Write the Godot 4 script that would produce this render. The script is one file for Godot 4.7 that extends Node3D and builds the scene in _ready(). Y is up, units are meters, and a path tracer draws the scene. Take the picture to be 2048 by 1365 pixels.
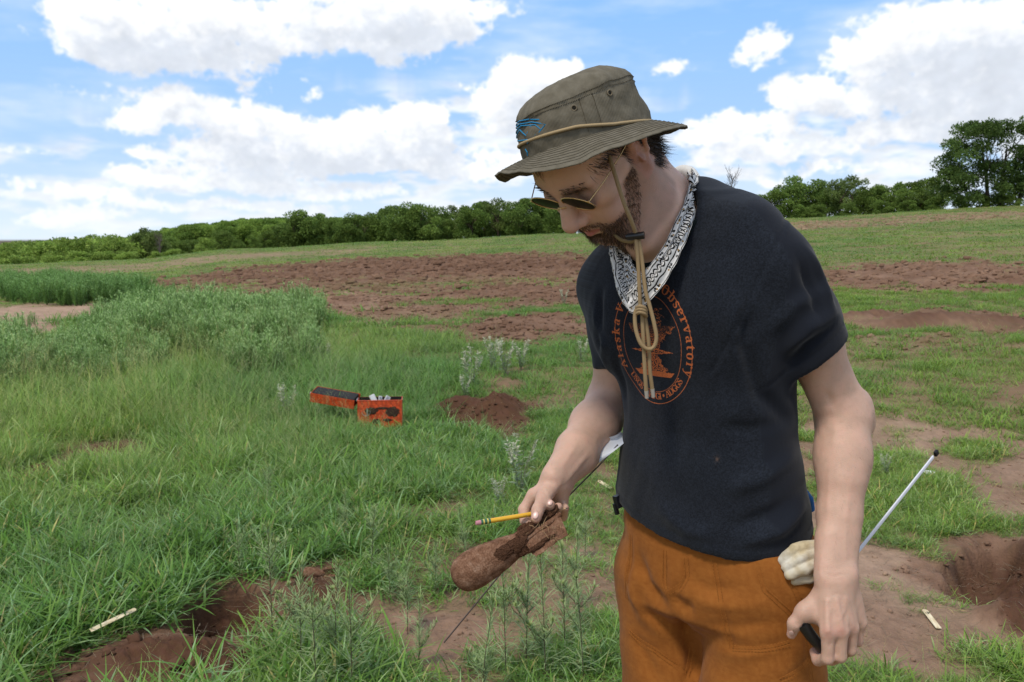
extends Node3D

# ------------------------------------------------------------------ camera numbers
const FOCAL := 1800.0            # of a 2048 x 1365 picture
const EYE := 1.48
const TILT := 6.4                # degrees downwards

var cam_xf: Transform3D
var rng := RandomNumberGenerator.new()
var names := {}
var n_hill := FastNoiseLite.new()
var n_clod := FastNoiseLite.new()
var n_fine := FastNoiseLite.new()
var n_patch := FastNoiseLite.new()
var n_cloud := FastNoiseLite.new()
var n_skin := FastNoiseLite.new()


# a point at a depth along the lens axis, given as a pixel of the 2048-wide picture
func P(px: float, py: float, d: float) -> Vector3:
	return cam_xf * Vector3((px - 1024.0) / FOCAL * d, -(py - 682.5) / FOCAL * d, -d)


# where the line of sight through that pixel meets the undisturbed field
func G(px: float, py: float) -> Vector3:
	var o := cam_xf.origin
	var v := (P(px, py, 1.0) - o).normalized()
	var t := 1.0
	for i in 400:
		var p := o + v * t
		var gap := p.y - base_height(p.x, p.z)
		if gap < 0.002:
			break
		t += maxf(gap * 0.6, 0.004)
		if t > 600.0:
			break
	return o + v * t


func numbered(called: String) -> String:
	if not names.has(called):
		names[called] = 0
		return called
	names[called] += 1
	return "%s_%03d" % [called, names[called]]


func tag(o: Node, label: String, category := "", group := "", kind := "") -> Node:
	if label:
		o.set_meta("label", label)
	if category:
		o.set_meta("category", category)
	if group:
		o.set_meta("group", group)
	if kind:
		o.set_meta("kind", kind)
	return o


func thing(called: String, label: String, category: String, at := Vector3.ZERO, group := "") -> Node3D:
	var o := Node3D.new()
	o.name = numbered(called)
	add_child(o)
	o.position = at
	tag(o, label, category, group)
	return o


func part(called: String, mesh: Mesh, mat: Material, parent: Node3D, label := "") -> MeshInstance3D:
	var o := MeshInstance3D.new()
	o.mesh = mesh
	o.material_override = mat
	o.name = called if parent != self else numbered(called)
	parent.add_child(o, true)
	if label:
		o.set_meta("label", label)
	return o


func lin(r: float, g: float, b: float) -> Color:
	return Color(r, g, b).linear_to_srgb()


func mat(c: Color, rough := 0.85, spec := 0.3) -> StandardMaterial3D:
	var m := StandardMaterial3D.new()
	m.albedo_color = c
	m.roughness = rough
	m.metallic_specular = spec
	return m


func vmat(rough := 0.85, spec := 0.3, back := Color(0, 0, 0)) -> StandardMaterial3D:
	var m := mat(Color.WHITE, rough, spec)
	m.vertex_color_use_as_albedo = true
	if back.r + back.g + back.b > 0.0:
		m.backlight_enabled = true
		m.backlight = back
	return m


func noise_tex(freq: float, size := 256, octaves := 4, kind := FastNoiseLite.TYPE_SIMPLEX_SMOOTH, from := Color.BLACK, to := Color.WHITE) -> NoiseTexture2D:
	var n := FastNoiseLite.new()
	n.noise_type = kind
	n.frequency = freq
	n.fractal_octaves = octaves
	n.seed = 7
	var t := NoiseTexture2D.new()
	t.width = size
	t.height = size
	t.seamless = true
	t.noise = n
	var g := Gradient.new()
	g.set_color(0, from)
	g.set_color(1, to)
	t.color_ramp = g
	return t


func relief(m: StandardMaterial3D, tex: Texture2D, cm: float, scale: float) -> StandardMaterial3D:
	m.heightmap_enabled = true
	m.heightmap_texture = tex
	m.heightmap_scale = cm
	m.heightmap_deep_parallax = false
	m.uv1_triplanar = true
	m.uv1_world_triplanar = true
	m.uv1_scale = Vector3.ONE * scale
	return m


func weave_tex(nx: int, twill: bool, var_amount := 0.25) -> ImageTexture:
	# threads over and under, for cloth relief
	var s := 256
	var im := Image.create(s, s, false, Image.FORMAT_L8)
	var r := RandomNumberGenerator.new()
	r.seed = 5
	var wob := []
	for i in nx:
		wob.append(r.randf())
	for y in s:
		for x in s:
			var u := float(x) / s * nx
			var v := float(y) / s * nx
			var a := absf(sin(u * PI))
			var b := absf(sin(v * PI))
			var q := 0.0
			if twill:
				q = 0.5 + 0.5 * sin((u + v) * PI)
			else:
				q = a if (int(u) + int(v)) % 2 == 0 else b
			q = q * (1.0 - var_amount) + var_amount * wob[int(u) % nx]
			im.set_pixel(x, y, Color(q, q, q))
	return ImageTexture.create_from_image(im)


# ------------------------------------------------------------------ the order of building
func _ready() -> void:
	rng.seed = 11
	n_hill.seed = 3; n_hill.frequency = 0.35; n_hill.fractal_octaves = 3
	n_clod.seed = 4; n_clod.frequency = 5.0; n_clod.fractal_octaves = 4
	n_fine.seed = 5; n_fine.frequency = 28.0; n_fine.fractal_octaves = 3
	n_patch.seed = 9; n_patch.frequency = 0.22; n_patch.fractal_octaves = 4
	n_cloud.seed = 21; n_cloud.frequency = 1.0; n_cloud.fractal_octaves = 6; n_cloud.fractal_gain = 0.55
	n_skin.seed = 31; n_skin.frequency = 40.0; n_skin.fractal_octaves = 3
	# camera
	var cam := Camera3D.new()
	cam.name = "camera"
	cam.fov = rad_to_deg(2.0 * atan(682.5 / FOCAL))
	cam.position = Vector3(0, EYE, 0)
	cam.rotation_degrees.x = -TILT
	cam.near = 0.05
	cam.far = 2000.0
	add_child(cam)
	cam.current = true
	cam_xf = cam.transform
	if LENS_BLUR:
		var at := CameraAttributesPhysical.new()
		at.frustum_focal_length = 24.0 * FOCAL / 1365.0
		at.frustum_near = 0.05
		at.frustum_far = 2000.0
		at.frustum_focus_distance = 1.45
		at.exposure_aperture = 16.0
		cam.attributes = at
	# sky
	var env := Environment.new()
	env.background_mode = Environment.BG_SKY
	env.tonemap_mode = Environment.TONE_MAPPER_LINEAR
	env.tonemap_exposure = EXPOSURE
	env.sdfgi_enabled = true
	env.ssao_enabled = true
	env.ssil_enabled = true
	var sky := Sky.new()
	var pan := PanoramaSkyMaterial.new()
	pan.panorama = make_sky()
	pan.energy_multiplier = SKY_ENERGY
	sky.sky_material = pan
	env.sky = sky
	var we := WorldEnvironment.new()
	we.name = "world_environment"
	we.environment = env
	add_child(we)
	# sun, behind a thin cloud
	var sun := DirectionalLight3D.new()
	sun.name = "sun"
	sun.light_energy = SUN_ENERGY
	sun.light_color = Color(1.0, 0.965, 0.91)
	sun.light_angular_distance = SUN_SIZE
	sun.shadow_enabled = true
	sun.rotation_degrees = Vector3(-SUN_HIGH, SUN_ROUND, 0)
	add_child(sun)
	# setting
	var t0 := Time.get_ticks_msec()
	lay_field()
	build_terrain()
	print("terrain ", Time.get_ticks_msec() - t0)
	build_trees()
	build_grass()
	print("grass ", Time.get_ticks_msec() - t0)
	build_weeds()
	build_ground_things()
	print("weeds ", Time.get_ticks_msec() - t0)
	build_person()
	print("person ", Time.get_ticks_msec() - t0)
	build_held_things()


const LENS_BLUR := true
const EXPOSURE := 1.42
const SKY_ENERGY := 0.78
const SUN_ENERGY := 0.6
const SUN_SIZE := 11.0
const SUN_HIGH := 58.0
const SUN_ROUND := -35.0


# ------------------------------------------------------------------ sky: air and clouds only
var cloud_blobs := []


func add_cloud(px: float, py: float, rx: float, ry: float, s := 1.0) -> void:
	var v := (P(px, py, 1.0) - cam_xf.origin).normalized()
	cloud_blobs.append([rad_to_deg(atan2(v.x, -v.z)), rad_to_deg(asin(v.y)), rx / 31.4, ry / 31.4, s])


func cloud_at(az: float, el: float, fine: bool) -> float:
	var wx := n_cloud.get_noise_3d(az * 0.12, el * 0.16, 3.0) * 2.2
	var wy := n_cloud.get_noise_3d(az * 0.12, el * 0.16, 9.0) * 1.1
	var best := 0.0
	var x := az + wx
	var y := el + wy
	for b in cloud_blobs:
		var dx: float = (x - b[0]) / b[2]
		if dx > 1.5 or dx < -1.5:
			continue
		var dy: float = (y - b[1]) / b[3]
		if dy < 0.0:
			dy *= 1.25
		var q: float = (1.25 - dx * dx - dy * dy) * b[4]
		if q > 0.0:
			best = best + q * maxf(0.0, 1.0 - best * 0.6)
	# away from the view: the same kind of broken cloud
	var side := smoothstep(33.0, 48.0, absf(az)) if el < 24.0 else 1.0
	side = maxf(side, smoothstep(17.5, 24.0, el))
	if side > 0.0:
		var k := 1.0 / maxf(0.25, sin(deg_to_rad(maxf(el, 2.0))) + 0.2)
		var gx := cos(deg_to_rad(az)) * k
		var gy := sin(deg_to_rad(az)) * k
		var g := n_cloud.get_noise_3d(gx * 0.9, gy * 0.9, 40.0) * 1.5 + 0.32
		best = maxf(best * (1.0 - side), side * clampf(g * 1.6, 0.0, 1.4))
	if best <= 0.0:
		return -1.0
	# cauliflower heads: rounded lumps with sharp valleys between
	var f := 0.42 - absf(n_cloud.get_noise_3d(az * 0.30, el * 0.40, 0.0)) * 2.2
	var f2 := 0.30 - absf(n_cloud.get_noise_3d(az * 0.85, el * 1.05, 60.0)) * 1.5
	var f3 := n_cloud.get_noise_3d(az * 2.0, el * 2.4, 75.0) * 0.20 if fine else 0.0
	return best * 0.85 + f * 0.55 + f2 * 0.38 + f3 - 0.22


func sky_color(az: float, el: float, fine: bool) -> Color:
	var e := maxf(el, 0.0)
	var low := Color(0.60, 0.77, 0.95)
	var mid := Color(0.26, 0.51, 0.93)
	var top := Color(0.10, 0.23, 0.60)
	var c: Color
	if e < 15.0:
		c = low.lerp(mid, pow(e / 15.0, 0.62))
	else:
		c = mid.lerp(top, smoothstep(15.0, 85.0, e))
	# thin high veil
	var veil := clampf(n_cloud.get_noise_3d(az * 0.06, el * 0.26, 80.0) * 1.5 + 0.16, 0.0, 1.0) * 0.55
	veil *= 0.75 + 0.5 * n_cloud.get_noise_3d(az * 0.4, el * 1.4, 90.0)
	c = c.lerp(Color(0.78, 0.87, 0.97), clampf(veil, 0.0, 1.0) * (1.0 - smoothstep(9.0, 40.0, e) * 0.6))
	# low banks of soft cloud down to the horizon
	var bank := n_hill.get_noise_3d(az * 0.34, el * 1.30, 12.0) + 0.6 * n_hill.get_noise_3d(az * 1.1, el * 3.6, 44.0)
	bank = smoothstep(-0.22, 0.42, bank) * (1.0 - smoothstep(4.5, 9.5, e + n_cloud.get_noise_2d(az * 0.1, 7.0) * 5.0))
	var tops := n_hill.get_noise_3d(az * 1.1, el * 3.6 - 0.5, 44.0)
	c = c.lerp(Color(0.93, 0.95, 0.975) * clampf(0.96 - tops * 0.22, 0.75, 1.04), bank * 0.85)
	var d := cloud_at(az, el, fine)
	if d > -0.1:
		var a := smoothstep(-0.06, 0.55, d)
		if a > 0.0:
			# how much cloud lies above, towards the light
			var up := clampf(cloud_at(az - 0.7, el + 1.0, false), 0.0, 1.4) * 0.6 + clampf(cloud_at(az - 1.2, el + 2.2, false), 0.0, 1.4) * 0.4
			var shade := smoothstep(0.10, 1.05, up)
			var lumps := n_hill.get_noise_3d(az * 1.3, el * 1.8, 60.0) * 0.07 + n_hill.get_noise_3d(az * 3.4, el * 4.6, 30.0) * 0.035
			var b := clampf(1.01 - 0.25 * shade + lumps, 0.5, 1.05)
			var body := Color(0.98, 0.985, 0.99).lerp(Color(0.86, 0.95, 1.10), shade * 0.7) * b
			c = c.lerp(body, a)
	c = c.lerp(Color(0.82, 0.89, 0.96), (1.0 - smoothstep(0.0, 6.0, e)) * 0.55)
	return c


func paint_sky(x0: int, y0: int, w: int, h: int, full_w: int, fine: bool) -> Image:
	var bytes := PackedByteArray()
	bytes.resize(w * h * 3)
	var i := 0
	for y in h:
		var el := 90.0 - (y0 + y + 0.5) / (full_w * 0.5) * 180.0
		for x in w:
			var az := (x0 + x + 0.5) / full_w * 360.0 - 180.0
			var c := sky_color(az, el, fine).linear_to_srgb() if el > -1.0 else Color(0.42, 0.40, 0.36)
			bytes[i] = clampi(int(c.r * 255.0 + 0.5), 0, 255)
			bytes[i + 1] = clampi(int(c.g * 255.0 + 0.5), 0, 255)
			bytes[i + 2] = clampi(int(c.b * 255.0 + 0.5), 0, 255)
			i += 3
	return Image.create_from_data(w, h, false, Image.FORMAT_RGB8, bytes)


func make_sky() -> ImageTexture:
	for b in [[240, 62, 150, 75], [340, 112, 190, 50], [165, 35, 80, 50], [420, 60, 120, 60], [700, 34, 280, 78], [600, 86, 110, 42], [860, 26, 170, 50],
			[790, 92, 90, 30, 0.8], [500, 176, 36, 34, 0.5], [622, 178, 36, 20, 0.45], [225, 185, 110, 14, 0.35],
			[300, 238, 115, 34], [345, 212, 55, 32], [480, 246, 150, 42], [620, 272, 170, 45], [800, 262, 90, 52], [850, 228, 34, 36], [560, 312, 260, 36], [760, 312, 150, 36], [290, 300, 50, 18, 0.8],
			[300, 350, 90, 26, 0.8], [460, 360, 210, 28, 0.85], [195, 392, 90, 22, 0.8], [660, 382, 200, 24, 0.7], [350, 412, 150, 18, 0.7], [150, 432, 100, 18, 0.7], [570, 420, 130, 18, 0.7], [880, 340, 120, 30, 0.6], [40, 300, 50, 12, 0.45], [60, 380, 70, 16, 0.5],
			[1052, 146, 66, 42], [1000, 192, 84, 50], [1100, 184, 80, 52], [1150, 138, 28, 26, 0.8], [1060, 250, 160, 40, 0.8], [1000, 330, 150, 40, 0.6], [905, 156, 18, 9, 0.4],
			[1530, 92, 72, 32, 0.9], [1560, 132, 40, 12, 0.5], [1360, 140, 40, 16, 0.55], [1330, 150, 30, 14, 0.4],
			[1830, 66, 120, 68], [1778, 116, 110, 56], [1950, 90, 130, 80], [2030, 60, 70, 66], [1950, 160, 160, 40], [2040, 150, 70, 60],
			[1640, 196, 90, 38], [1780, 202, 190, 46], [1960, 200, 130, 46], [1850, 262, 125, 30], [1985, 242, 95, 40], [2040, 285, 60, 26, 0.8],
			[1450, 268, 120, 36, 0.9], [1510, 302, 110, 20, 0.8], [1566, 256, 62, 24, 0.8], [1680, 292, 120, 18, 0.6], [1640, 330, 80, 16, 0.65], [1500, 352, 100, 14, 0.55], [1740, 345, 90, 14, 0.5], [1420, 320, 60, 24, 0.6]]:
		add_cloud(b[0], b[1], b[2], b[3], b[4] if b.size() > 4 else 1.0)
	var whole := paint_sky(0, 0, 512, 256, 512, false)
	whole.resize(4096, 2048, Image.INTERPOLATE_CUBIC)
	# the part round the view at full resolution
	var x0 := int((180.0 - 42.0) / 360.0 * 4096.0)
	var w := int(84.0 / 360.0 * 4096.0)
	var y0 := int((90.0 - 24.0) / 180.0 * 2048.0)
	var h := 1024 - y0 + 8
	var near := paint_sky(x0, y0, w, h, 4096, true)
	whole.blit_rect(near, Rect2i(0, 0, w, h), Vector2i(x0, y0))
	# the picture's left edge lies straight ahead
	var turned := Image.create(4096, 2048, false, Image.FORMAT_RGB8)
	turned.blit_rect(whole, Rect2i(2048, 0, 2048, 2048), Vector2i(0, 0))
	turned.blit_rect(whole, Rect2i(0, 0, 2048, 2048), Vector2i(2048, 0))
	return ImageTexture.create_from_image(turned)


# ------------------------------------------------------------------ the field
var zones := []       # [cx, cz, dirx, dirz, along, across, cover, dryness, roughness, strength]
var digs := []        # [cx, cz, dirx, dirz, along, across, height, lump]
var gi_cover := 0.0
var gi_dry := 0.0
var gi_rough := 0.0
var gi_dig := 0.0
var edge_px := PackedFloat32Array([-2000, 0, 250, 500, 800, 1150, 1500, 2048, 4000])
var edge_y := PackedFloat32Array([528, 524, 518, 497, 483, 467, 440, 421, 415])


func table(xs: PackedFloat32Array, ys: PackedFloat32Array, x: float) -> float:
	if x <= xs[0]:
		return ys[0]
	for i in range(1, xs.size()):
		if x < xs[i]:
			var t := (x - xs[i - 1]) / (xs[i] - xs[i - 1])
			t = t * t * (3.0 - 2.0 * t)
			return lerpf(ys[i - 1], ys[i], t)
	return ys[ys.size() - 1]


var ridge_px := PackedFloat32Array([-1500, 0, 200, 300, 400, 500, 620, 900, 1500, 3500])
var ridge_y := PackedFloat32Array([526, 522, 514, 502, 489, 478, 474, 474, 470, 470])


# the lie of the land: level here, rising to the right, with a wooded hill far off to the left
func base_height(x: float, z: float) -> float:
	var r := sqrt(x * x + z * z)
	if r < 7.0:
		return 0.0
	var ahead := maxf(-z, r * 0.25)
	var px := 1024.0 + FOCAL * clampf(x / ahead, -1.6, 1.6)
	var h_edge := EYE + 92.0 * (480.0 - table(edge_px, edge_y, px)) / FOCAL
	if r <= 92.0:
		var t := (r - 7.0) / 85.0
		return h_edge * t * (0.9 + 0.1 * t)
	var h_ridge := EYE + 330.0 * (480.0 - table(ridge_px, ridge_y, px)) / FOCAL
	var h_dip := minf(h_edge - 1.8, h_ridge - 1.0)
	if r < 190.0:
		return lerpf(h_edge, h_dip, smoothstep(92.0, 190.0, r))
	return lerpf(h_dip, h_ridge, smoothstep(190.0, 330.0, r))


func zone(px: float, py: float, rx: float, ry: float, cover: float, dry: float, rough: float, strength := 1.0) -> void:
	var c := G(px, py)
	var a := G(px, py + ry)
	var b := G(px, py - ry)
	var s := G(px + rx, py)
	var along := Vector2(b.x - a.x, b.z - a.z).length() * 0.5
	var mid := (a + b) * 0.5
	var across := Vector2(s.x - c.x, s.z - c.z).length()
	var dir := Vector2(c.x, c.z).normalized()
	zones.append([mid.x, mid.z, dir.x, dir.y, along, across, cover, dry, rough, strength, maxf(along, across) * 1.7])


func dig(px: float, py: float, rx: float, ry: float, high: float, lump := 0.4, turn := 0.0) -> void:
	var c := G(px, py)
	var a := G(px, py + ry)
	var b := G(px, py - ry)
	var s := G(px + rx, py)
	var dir := Vector2(c.x, c.z).normalized().rotated(turn)
	var along := Vector2(b.x - a.x, b.z - a.z).length() * 0.5
	var across := Vector2(s.x - c.x, s.z - c.z).length()
	digs.append([c.x, c.z, dir.x, dir.y, along, across, high, lump, maxf(along, across) * 1.6])


func lay_field() -> void:
	# bands of bare ploughed earth across the field, seen from far to near
	zone(1700, 448, 500, 9, 0.35, 0.7, 0.5, 0.8)
	zone(150, 540, 320, 9, 0.35, 0.75, 0.3, 0.9)
	zone(820, 541, 430, 26, 0.02, 0.30, 1.0)
	zone(1150, 536, 260, 17, 0.0, 0.25, 1.0)
	zone(560, 552, 180, 12, 0.1, 0.35, 0.8, 0.8)
	zone(1850, 556, 300, 33, 0.05, 0.45, 1.0)
	zone(900, 566, 420, 20, 0.12, 0.4, 0.8, 0.75)
	zone(1000, 564, 280, 5, 0.6, 0.4, 0.4, 0.8)
	zone(1020, 596, 260, 26, 0.06, 0.35, 1.0)
	zone(700, 612, 110, 26, 0.1, 0.55, 0.6)
	zone(860, 622, 190, 30, 0.12, 0.5, 0.8, 0.9)
	zone(930, 606, 110, 7, 0.6, 0.4, 0.2, 0.7)
	zone(1040, 655, 190, 30, 0.04, 0.38, 1.0)
	zone(1000, 628, 110, 7, 0.6, 0.4, 0.2, 0.8)
	zone(1850, 600, 200, 16, 0.65, 0.4, 0.3, 0.8)
	zone(1880, 642, 260, 22, 0.15, 0.42, 1.0, 0.9)
	zone(1850, 690, 240, 22, 0.35, 0.5, 0.6, 0.8)
	zone(1700, 740, 120, 26, 0.7, 0.5, 0.3, 0.6)
	zone(1960, 735, 160, 26, 0.85, 0.5, 0.3, 0.8)
	# pink dry track on the left
	zone(60, 634, 160, 24, 0.0, 0.95, 0.15)
	zone(60, 660, 70, 22, 0.05, 0.9, 0.15)
	# the trodden ground on the right
	zone(1860, 872, 260, 60, 0.22, 0.72, 0.25)
	zone(1980, 960, 140, 90, 0.18, 0.62, 0.35)
	zone(1780, 780, 160, 22, 0.55, 0.6, 0.3, 0.7)
	zone(1950, 830, 160, 26, 0.85, 0.5, 0.3, 0.9)
	zone(1780, 1010, 150, 95, 0.95, 0.35, 0.2)
	zone(1950, 905, 60, 22, 0.85, 0.5, 0.2, 0.8)
	zone(1830, 1240, 280, 150, 0.20, 0.72, 0.25)
	zone(1480, 1000, 200, 160, 0.2, 0.7, 0.2)
	zone(1500, 1250, 280, 150, 0.08, 0.7, 0.2)
	# thin cover in front of the legs
	zone(1150, 990, 100, 60, 0.35, 0.6, 0.2, 0.8)
	zone(850, 1025, 110, 20, 0.35, 0.6, 0.2, 0.8)
	zone(960, 1240, 330, 170, 0.3, 0.55, 0.25, 0.9)
	zone(850, 1290, 150, 70, 0.1, 0.6, 0.2, 0.8)
	zone(620, 1230, 110, 100, 0.12, 0.25, 0.6)
	zone(760, 868, 66, 12, 0.35, 0.5, 0.2, 0.9)
	# dug earth by the case, on the left, and round the pit at the front
	zone(970, 834, 116, 42, 0.0, 0.08, 1.0)
	zone(900, 812, 40, 18, 0.1, 0.15, 0.8, 0.8)
	zone(190, 905, 120, 34, 0.15, 0.15, 0.6, 0.75)
	zone(70, 958, 60, 16, 0.05, 0.15, 0.8, 0.9)
	zone(440, 1225, 135, 80, 0.0, 0.28, 0.6)
	zone(310, 1345, 210, 86, 0.0, 0.25, 1.0)
	zone(370, 1290, 150, 80, 0.02, 0.28, 1.0)
	zone(400, 1385, 190, 60, 0.06, 0.25, 1.0)
	zone(470, 1300, 90, 50, 0.1, 0.3, 0.7)
	zone(640, 1180, 70, 50, 0.05, 0.25, 0.7)
	zone(1960, 1150, 120, 90, 0.0, 0.35, 0.6)
	zone(2050, 1190, 50, 110, 0.0, 0.18, 1.0)
	dig(960, 830, 100, 20, 0.10, 0.9)
	dig(1010, 836, 62, 20, 0.09, 0.8)
	dig(905, 815, 46, 14, 0.07, 0.5)
	dig(870, 850, 70, 12, -0.07, 0.2)
	dig(440, 1215, 108, 54, -0.14, 0.55)
	dig(300, 1332, 150, 58, 0.075, 0.8)
	dig(430, 1330, 90, 40, 0.05, 0.8)
	dig(640, 1195, 70, 40, 0.055, 0.8)
	dig(1985, 1150, 104, 78, -0.17, 0.75)
	dig(2080, 1180, 90, 120, 0.10, 0.9)
	dig(1985, 1235, 50, 26, 0.05, 0.9)
	dig(80, 955, 50, 14, 0.06, 0.7)
	dig(220, 905, 40, 16, 0.04, 0.7)
	dig(1890, 648, 190, 10, 0.12, 1.0)
	dig(1740, 636, 100, 7, 0.08, 1.0)


func ground(x: float, z: float) -> float:
	var r := sqrt(x * x + z * z)
	var h := base_height(x, z)
	var p := n_patch.get_noise_2d(x, z)
	var p2 := n_hill.get_noise_2d(x * 3.1, z * 3.1)
	var cover := clampf(0.86 + p * 0.6 + p2 * 0.55, 0.0, 1.0)
	var dry := 0.5
	var rough := 0.15
	var wob := p2 * 0.45 + n_clod.get_noise_2d(x * 0.35, z * 0.35) * 0.35
	for q in zones:
		var dx: float = x - q[0]
		var dz: float = z - q[1]
		if absf(dx) > q[10] or absf(dz) > q[10]:
			continue
		var u: float = (dx * q[2] + dz * q[3]) / q[4]
		var v: float = (dz * q[2] - dx * q[3]) / q[5]
		var d := sqrt(u * u + v * v) + wob
		if d < 1.15:
			var w: float = (1.0 - smoothstep(0.72, 1.15, d)) * q[9]
			cover = lerpf(cover, clampf(q[6] + wob * 0.25, 0.0, 1.0), w)
			dry = lerpf(dry, q[7], w)
			rough = lerpf(rough, q[8], w)
	gi_cover = cover
	gi_dry = dry
	gi_rough = rough
	gi_dig = 0.0
	if r > 130.0:
		return h
	h += n_hill.get_noise_2d(x, z) * 0.05 * minf(1.0, 0.3 + r * 0.05)
	var bare := 1.0 - cover
	var c := n_clod.get_noise_2d(x, z)
	if r > 9.0:
		var c2 := n_clod.get_noise_2d(x * 0.4, z * 0.4)
		h += rough * (0.055 * c2 + 0.07 * absf(c) * c2 + 0.05 * maxf(0.0, c)) * minf(1.0, (r - 9.0) * 0.12)
	h += bare * (0.006 + 0.016 * rough) * c
	if r < 9.0:
		h += (0.0015 + 0.0055 * rough) * n_fine.get_noise_2d(x, z)
	for q in digs:
		var dx: float = x - q[0]
		var dz: float = z - q[1]
		if absf(dx) > q[8] or absf(dz) > q[8]:
			continue
		var u: float = (dx * q[2] + dz * q[3]) / q[4]
		var v: float = (dz * q[2] - dx * q[3]) / q[5]
		var d: float = sqrt(u * u + v * v) + wob * 0.35 + c * 0.12
		if d < 1.25:
			var deep: bool = q[6] < 0.0
			var w := 1.0 - smoothstep(0.62 if deep else 0.15, 1.02 if deep else 1.25, d)
			h += q[6] * w
			h += w * q[7] * (0.030 * c + 0.020 * absf(n_clod.get_noise_2d(x * 2.3, z * 2.3)) + 0.012 * n_fine.get_noise_2d(x * 0.7, z * 0.7))
			gi_dig = maxf(gi_dig, w if deep else w * 0.75)
			gi_cover *= 1.0 - w
	return h


func soil_color(x: float, z: float, r: float) -> Color:
	var damp := Color(0.090, 0.046, 0.028)
	var plain := Color(0.200, 0.121, 0.080)
	var dusty := Color(0.37, 0.255, 0.180)
	var d := clampf(gi_dry + 0.22 * n_hill.get_noise_2d(x * 2.0, z * 2.0) - gi_dig * 0.30, 0.0, 1.0)
	var c := damp.lerp(plain, d * 2.0) if d < 0.5 else plain.lerp(dusty, d * 2.0 - 1.0)
	c = c * (1.0 + 0.22 * n_clod.get_noise_2d(x * 1.7, z * 1.7) + 0.16 * n_fine.get_noise_2d(x, z))
	# the litter and short leaves between the tufts
	var g := clampf(gi_cover * 1.15 - 0.12, 0.0, 1.0)
	var mixed := lerpf(0.42, 0.86, smoothstep(6.0, 45.0, r))
	var n := n_clod.get_noise_2d(x * 0.6 + 50.0, z * 0.6)
	var leaf := Color(0.125, 0.175, 0.048).lerp(Color(0.195, 0.200, 0.080), clampf(0.5 + n + p_tint(x, z), 0.0, 1.0))
	c = c.lerp(leaf * (1.0 + 0.25 * n), g * mixed)
	c.a = 1.0
	return c


func p_tint(x: float, z: float) -> float:
	return n_patch.get_noise_2d(x * 0.5 + 300.0, z * 0.5) * 1.2


func build_terrain() -> void:
	var angles := PackedFloat32Array()
	var a := -180.0
	while a < 179.9:
		angles.append(deg_to_rad(a))
		a += 0.19 if absf(a) < 36.0 else (0.6 if absf(a) < 50.0 else 4.0)
	var radii := PackedFloat32Array()
	var r := 0.25
	while r < 1200.0:
		radii.append(r)
		r *= 1.10 if r < 2.3 else (1.0047 if r < 10.0 else (1.008 if r < 100.0 else 1.045))
	var na := angles.size()
	var nr := radii.size()
	var v := PackedVector3Array(); v.resize(na * nr + 1)
	var c := PackedColorArray(); c.resize(na * nr + 1)
	var nrm := PackedVector3Array(); nrm.resize(na * nr + 1)
	for j in nr:
		r = radii[j]
		for i in na:
			var x := sin(angles[i]) * r
			var z := -cos(angles[i]) * r
			v[j * na + i] = Vector3(x, ground(x, z), z)
			c[j * na + i] = soil_color(x, z, r)
	v[na * nr] = Vector3(0, ground(0, 0), 0)
	c[na * nr] = soil_color(0, 0, 0)
	var idx := PackedInt32Array()
	idx.resize((nr - 1) * na * 6 + na * 3)
	var k := 0
	for j in nr - 1:
		for i in na:
			var i2 := (i + 1) % na
			var p := j * na + i
			var q := j * na + i2
			idx[k] = p; idx[k + 1] = p + na; idx[k + 2] = q
			idx[k + 3] = q; idx[k + 4] = p + na; idx[k + 5] = q + na
			k += 6
	for i in na:
		idx[k] = i; idx[k + 1] = (i + 1) % na; idx[k + 2] = na * nr
		k += 3
	var m := make_mesh(v, idx, c)
	var sm := vmat(0.96, 0.15)
	relief(sm, noise_tex(0.035, 512, 5), 0.5, 3.1)
	tag(part("ground", m, sm, self), "reddish brown earth of the field, rising to the right", "", "", "structure")


# an indexed mesh with smooth normals taken from its faces
func make_mesh(v: PackedVector3Array, idx: PackedInt32Array, c := PackedColorArray(), uv := PackedVector2Array()) -> ArrayMesh:
	var nrm := PackedVector3Array()
	nrm.resize(v.size())
	for t in range(0, idx.size(), 3):
		var i := idx[t]
		var j := idx[t + 1]
		var k := idx[t + 2]
		var f := (v[k] - v[i]).cross(v[j] - v[i])
		nrm[i] += f
		nrm[j] += f
		nrm[k] += f
	for i in nrm.size():
		var l := nrm[i].length()
		nrm[i] = nrm[i] / l if l > 1e-12 else Vector3.UP
	var arr := []
	arr.resize(Mesh.ARRAY_MAX)
	arr[Mesh.ARRAY_VERTEX] = v
	arr[Mesh.ARRAY_NORMAL] = nrm
	if c.size():
		arr[Mesh.ARRAY_COLOR] = c
	if uv.size():
		arr[Mesh.ARRAY_TEX_UV] = uv
	arr[Mesh.ARRAY_INDEX] = idx
	var m := ArrayMesh.new()
	m.add_surface_from_arrays(Mesh.PRIMITIVE_TRIANGLES, arr)
	return m


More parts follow.
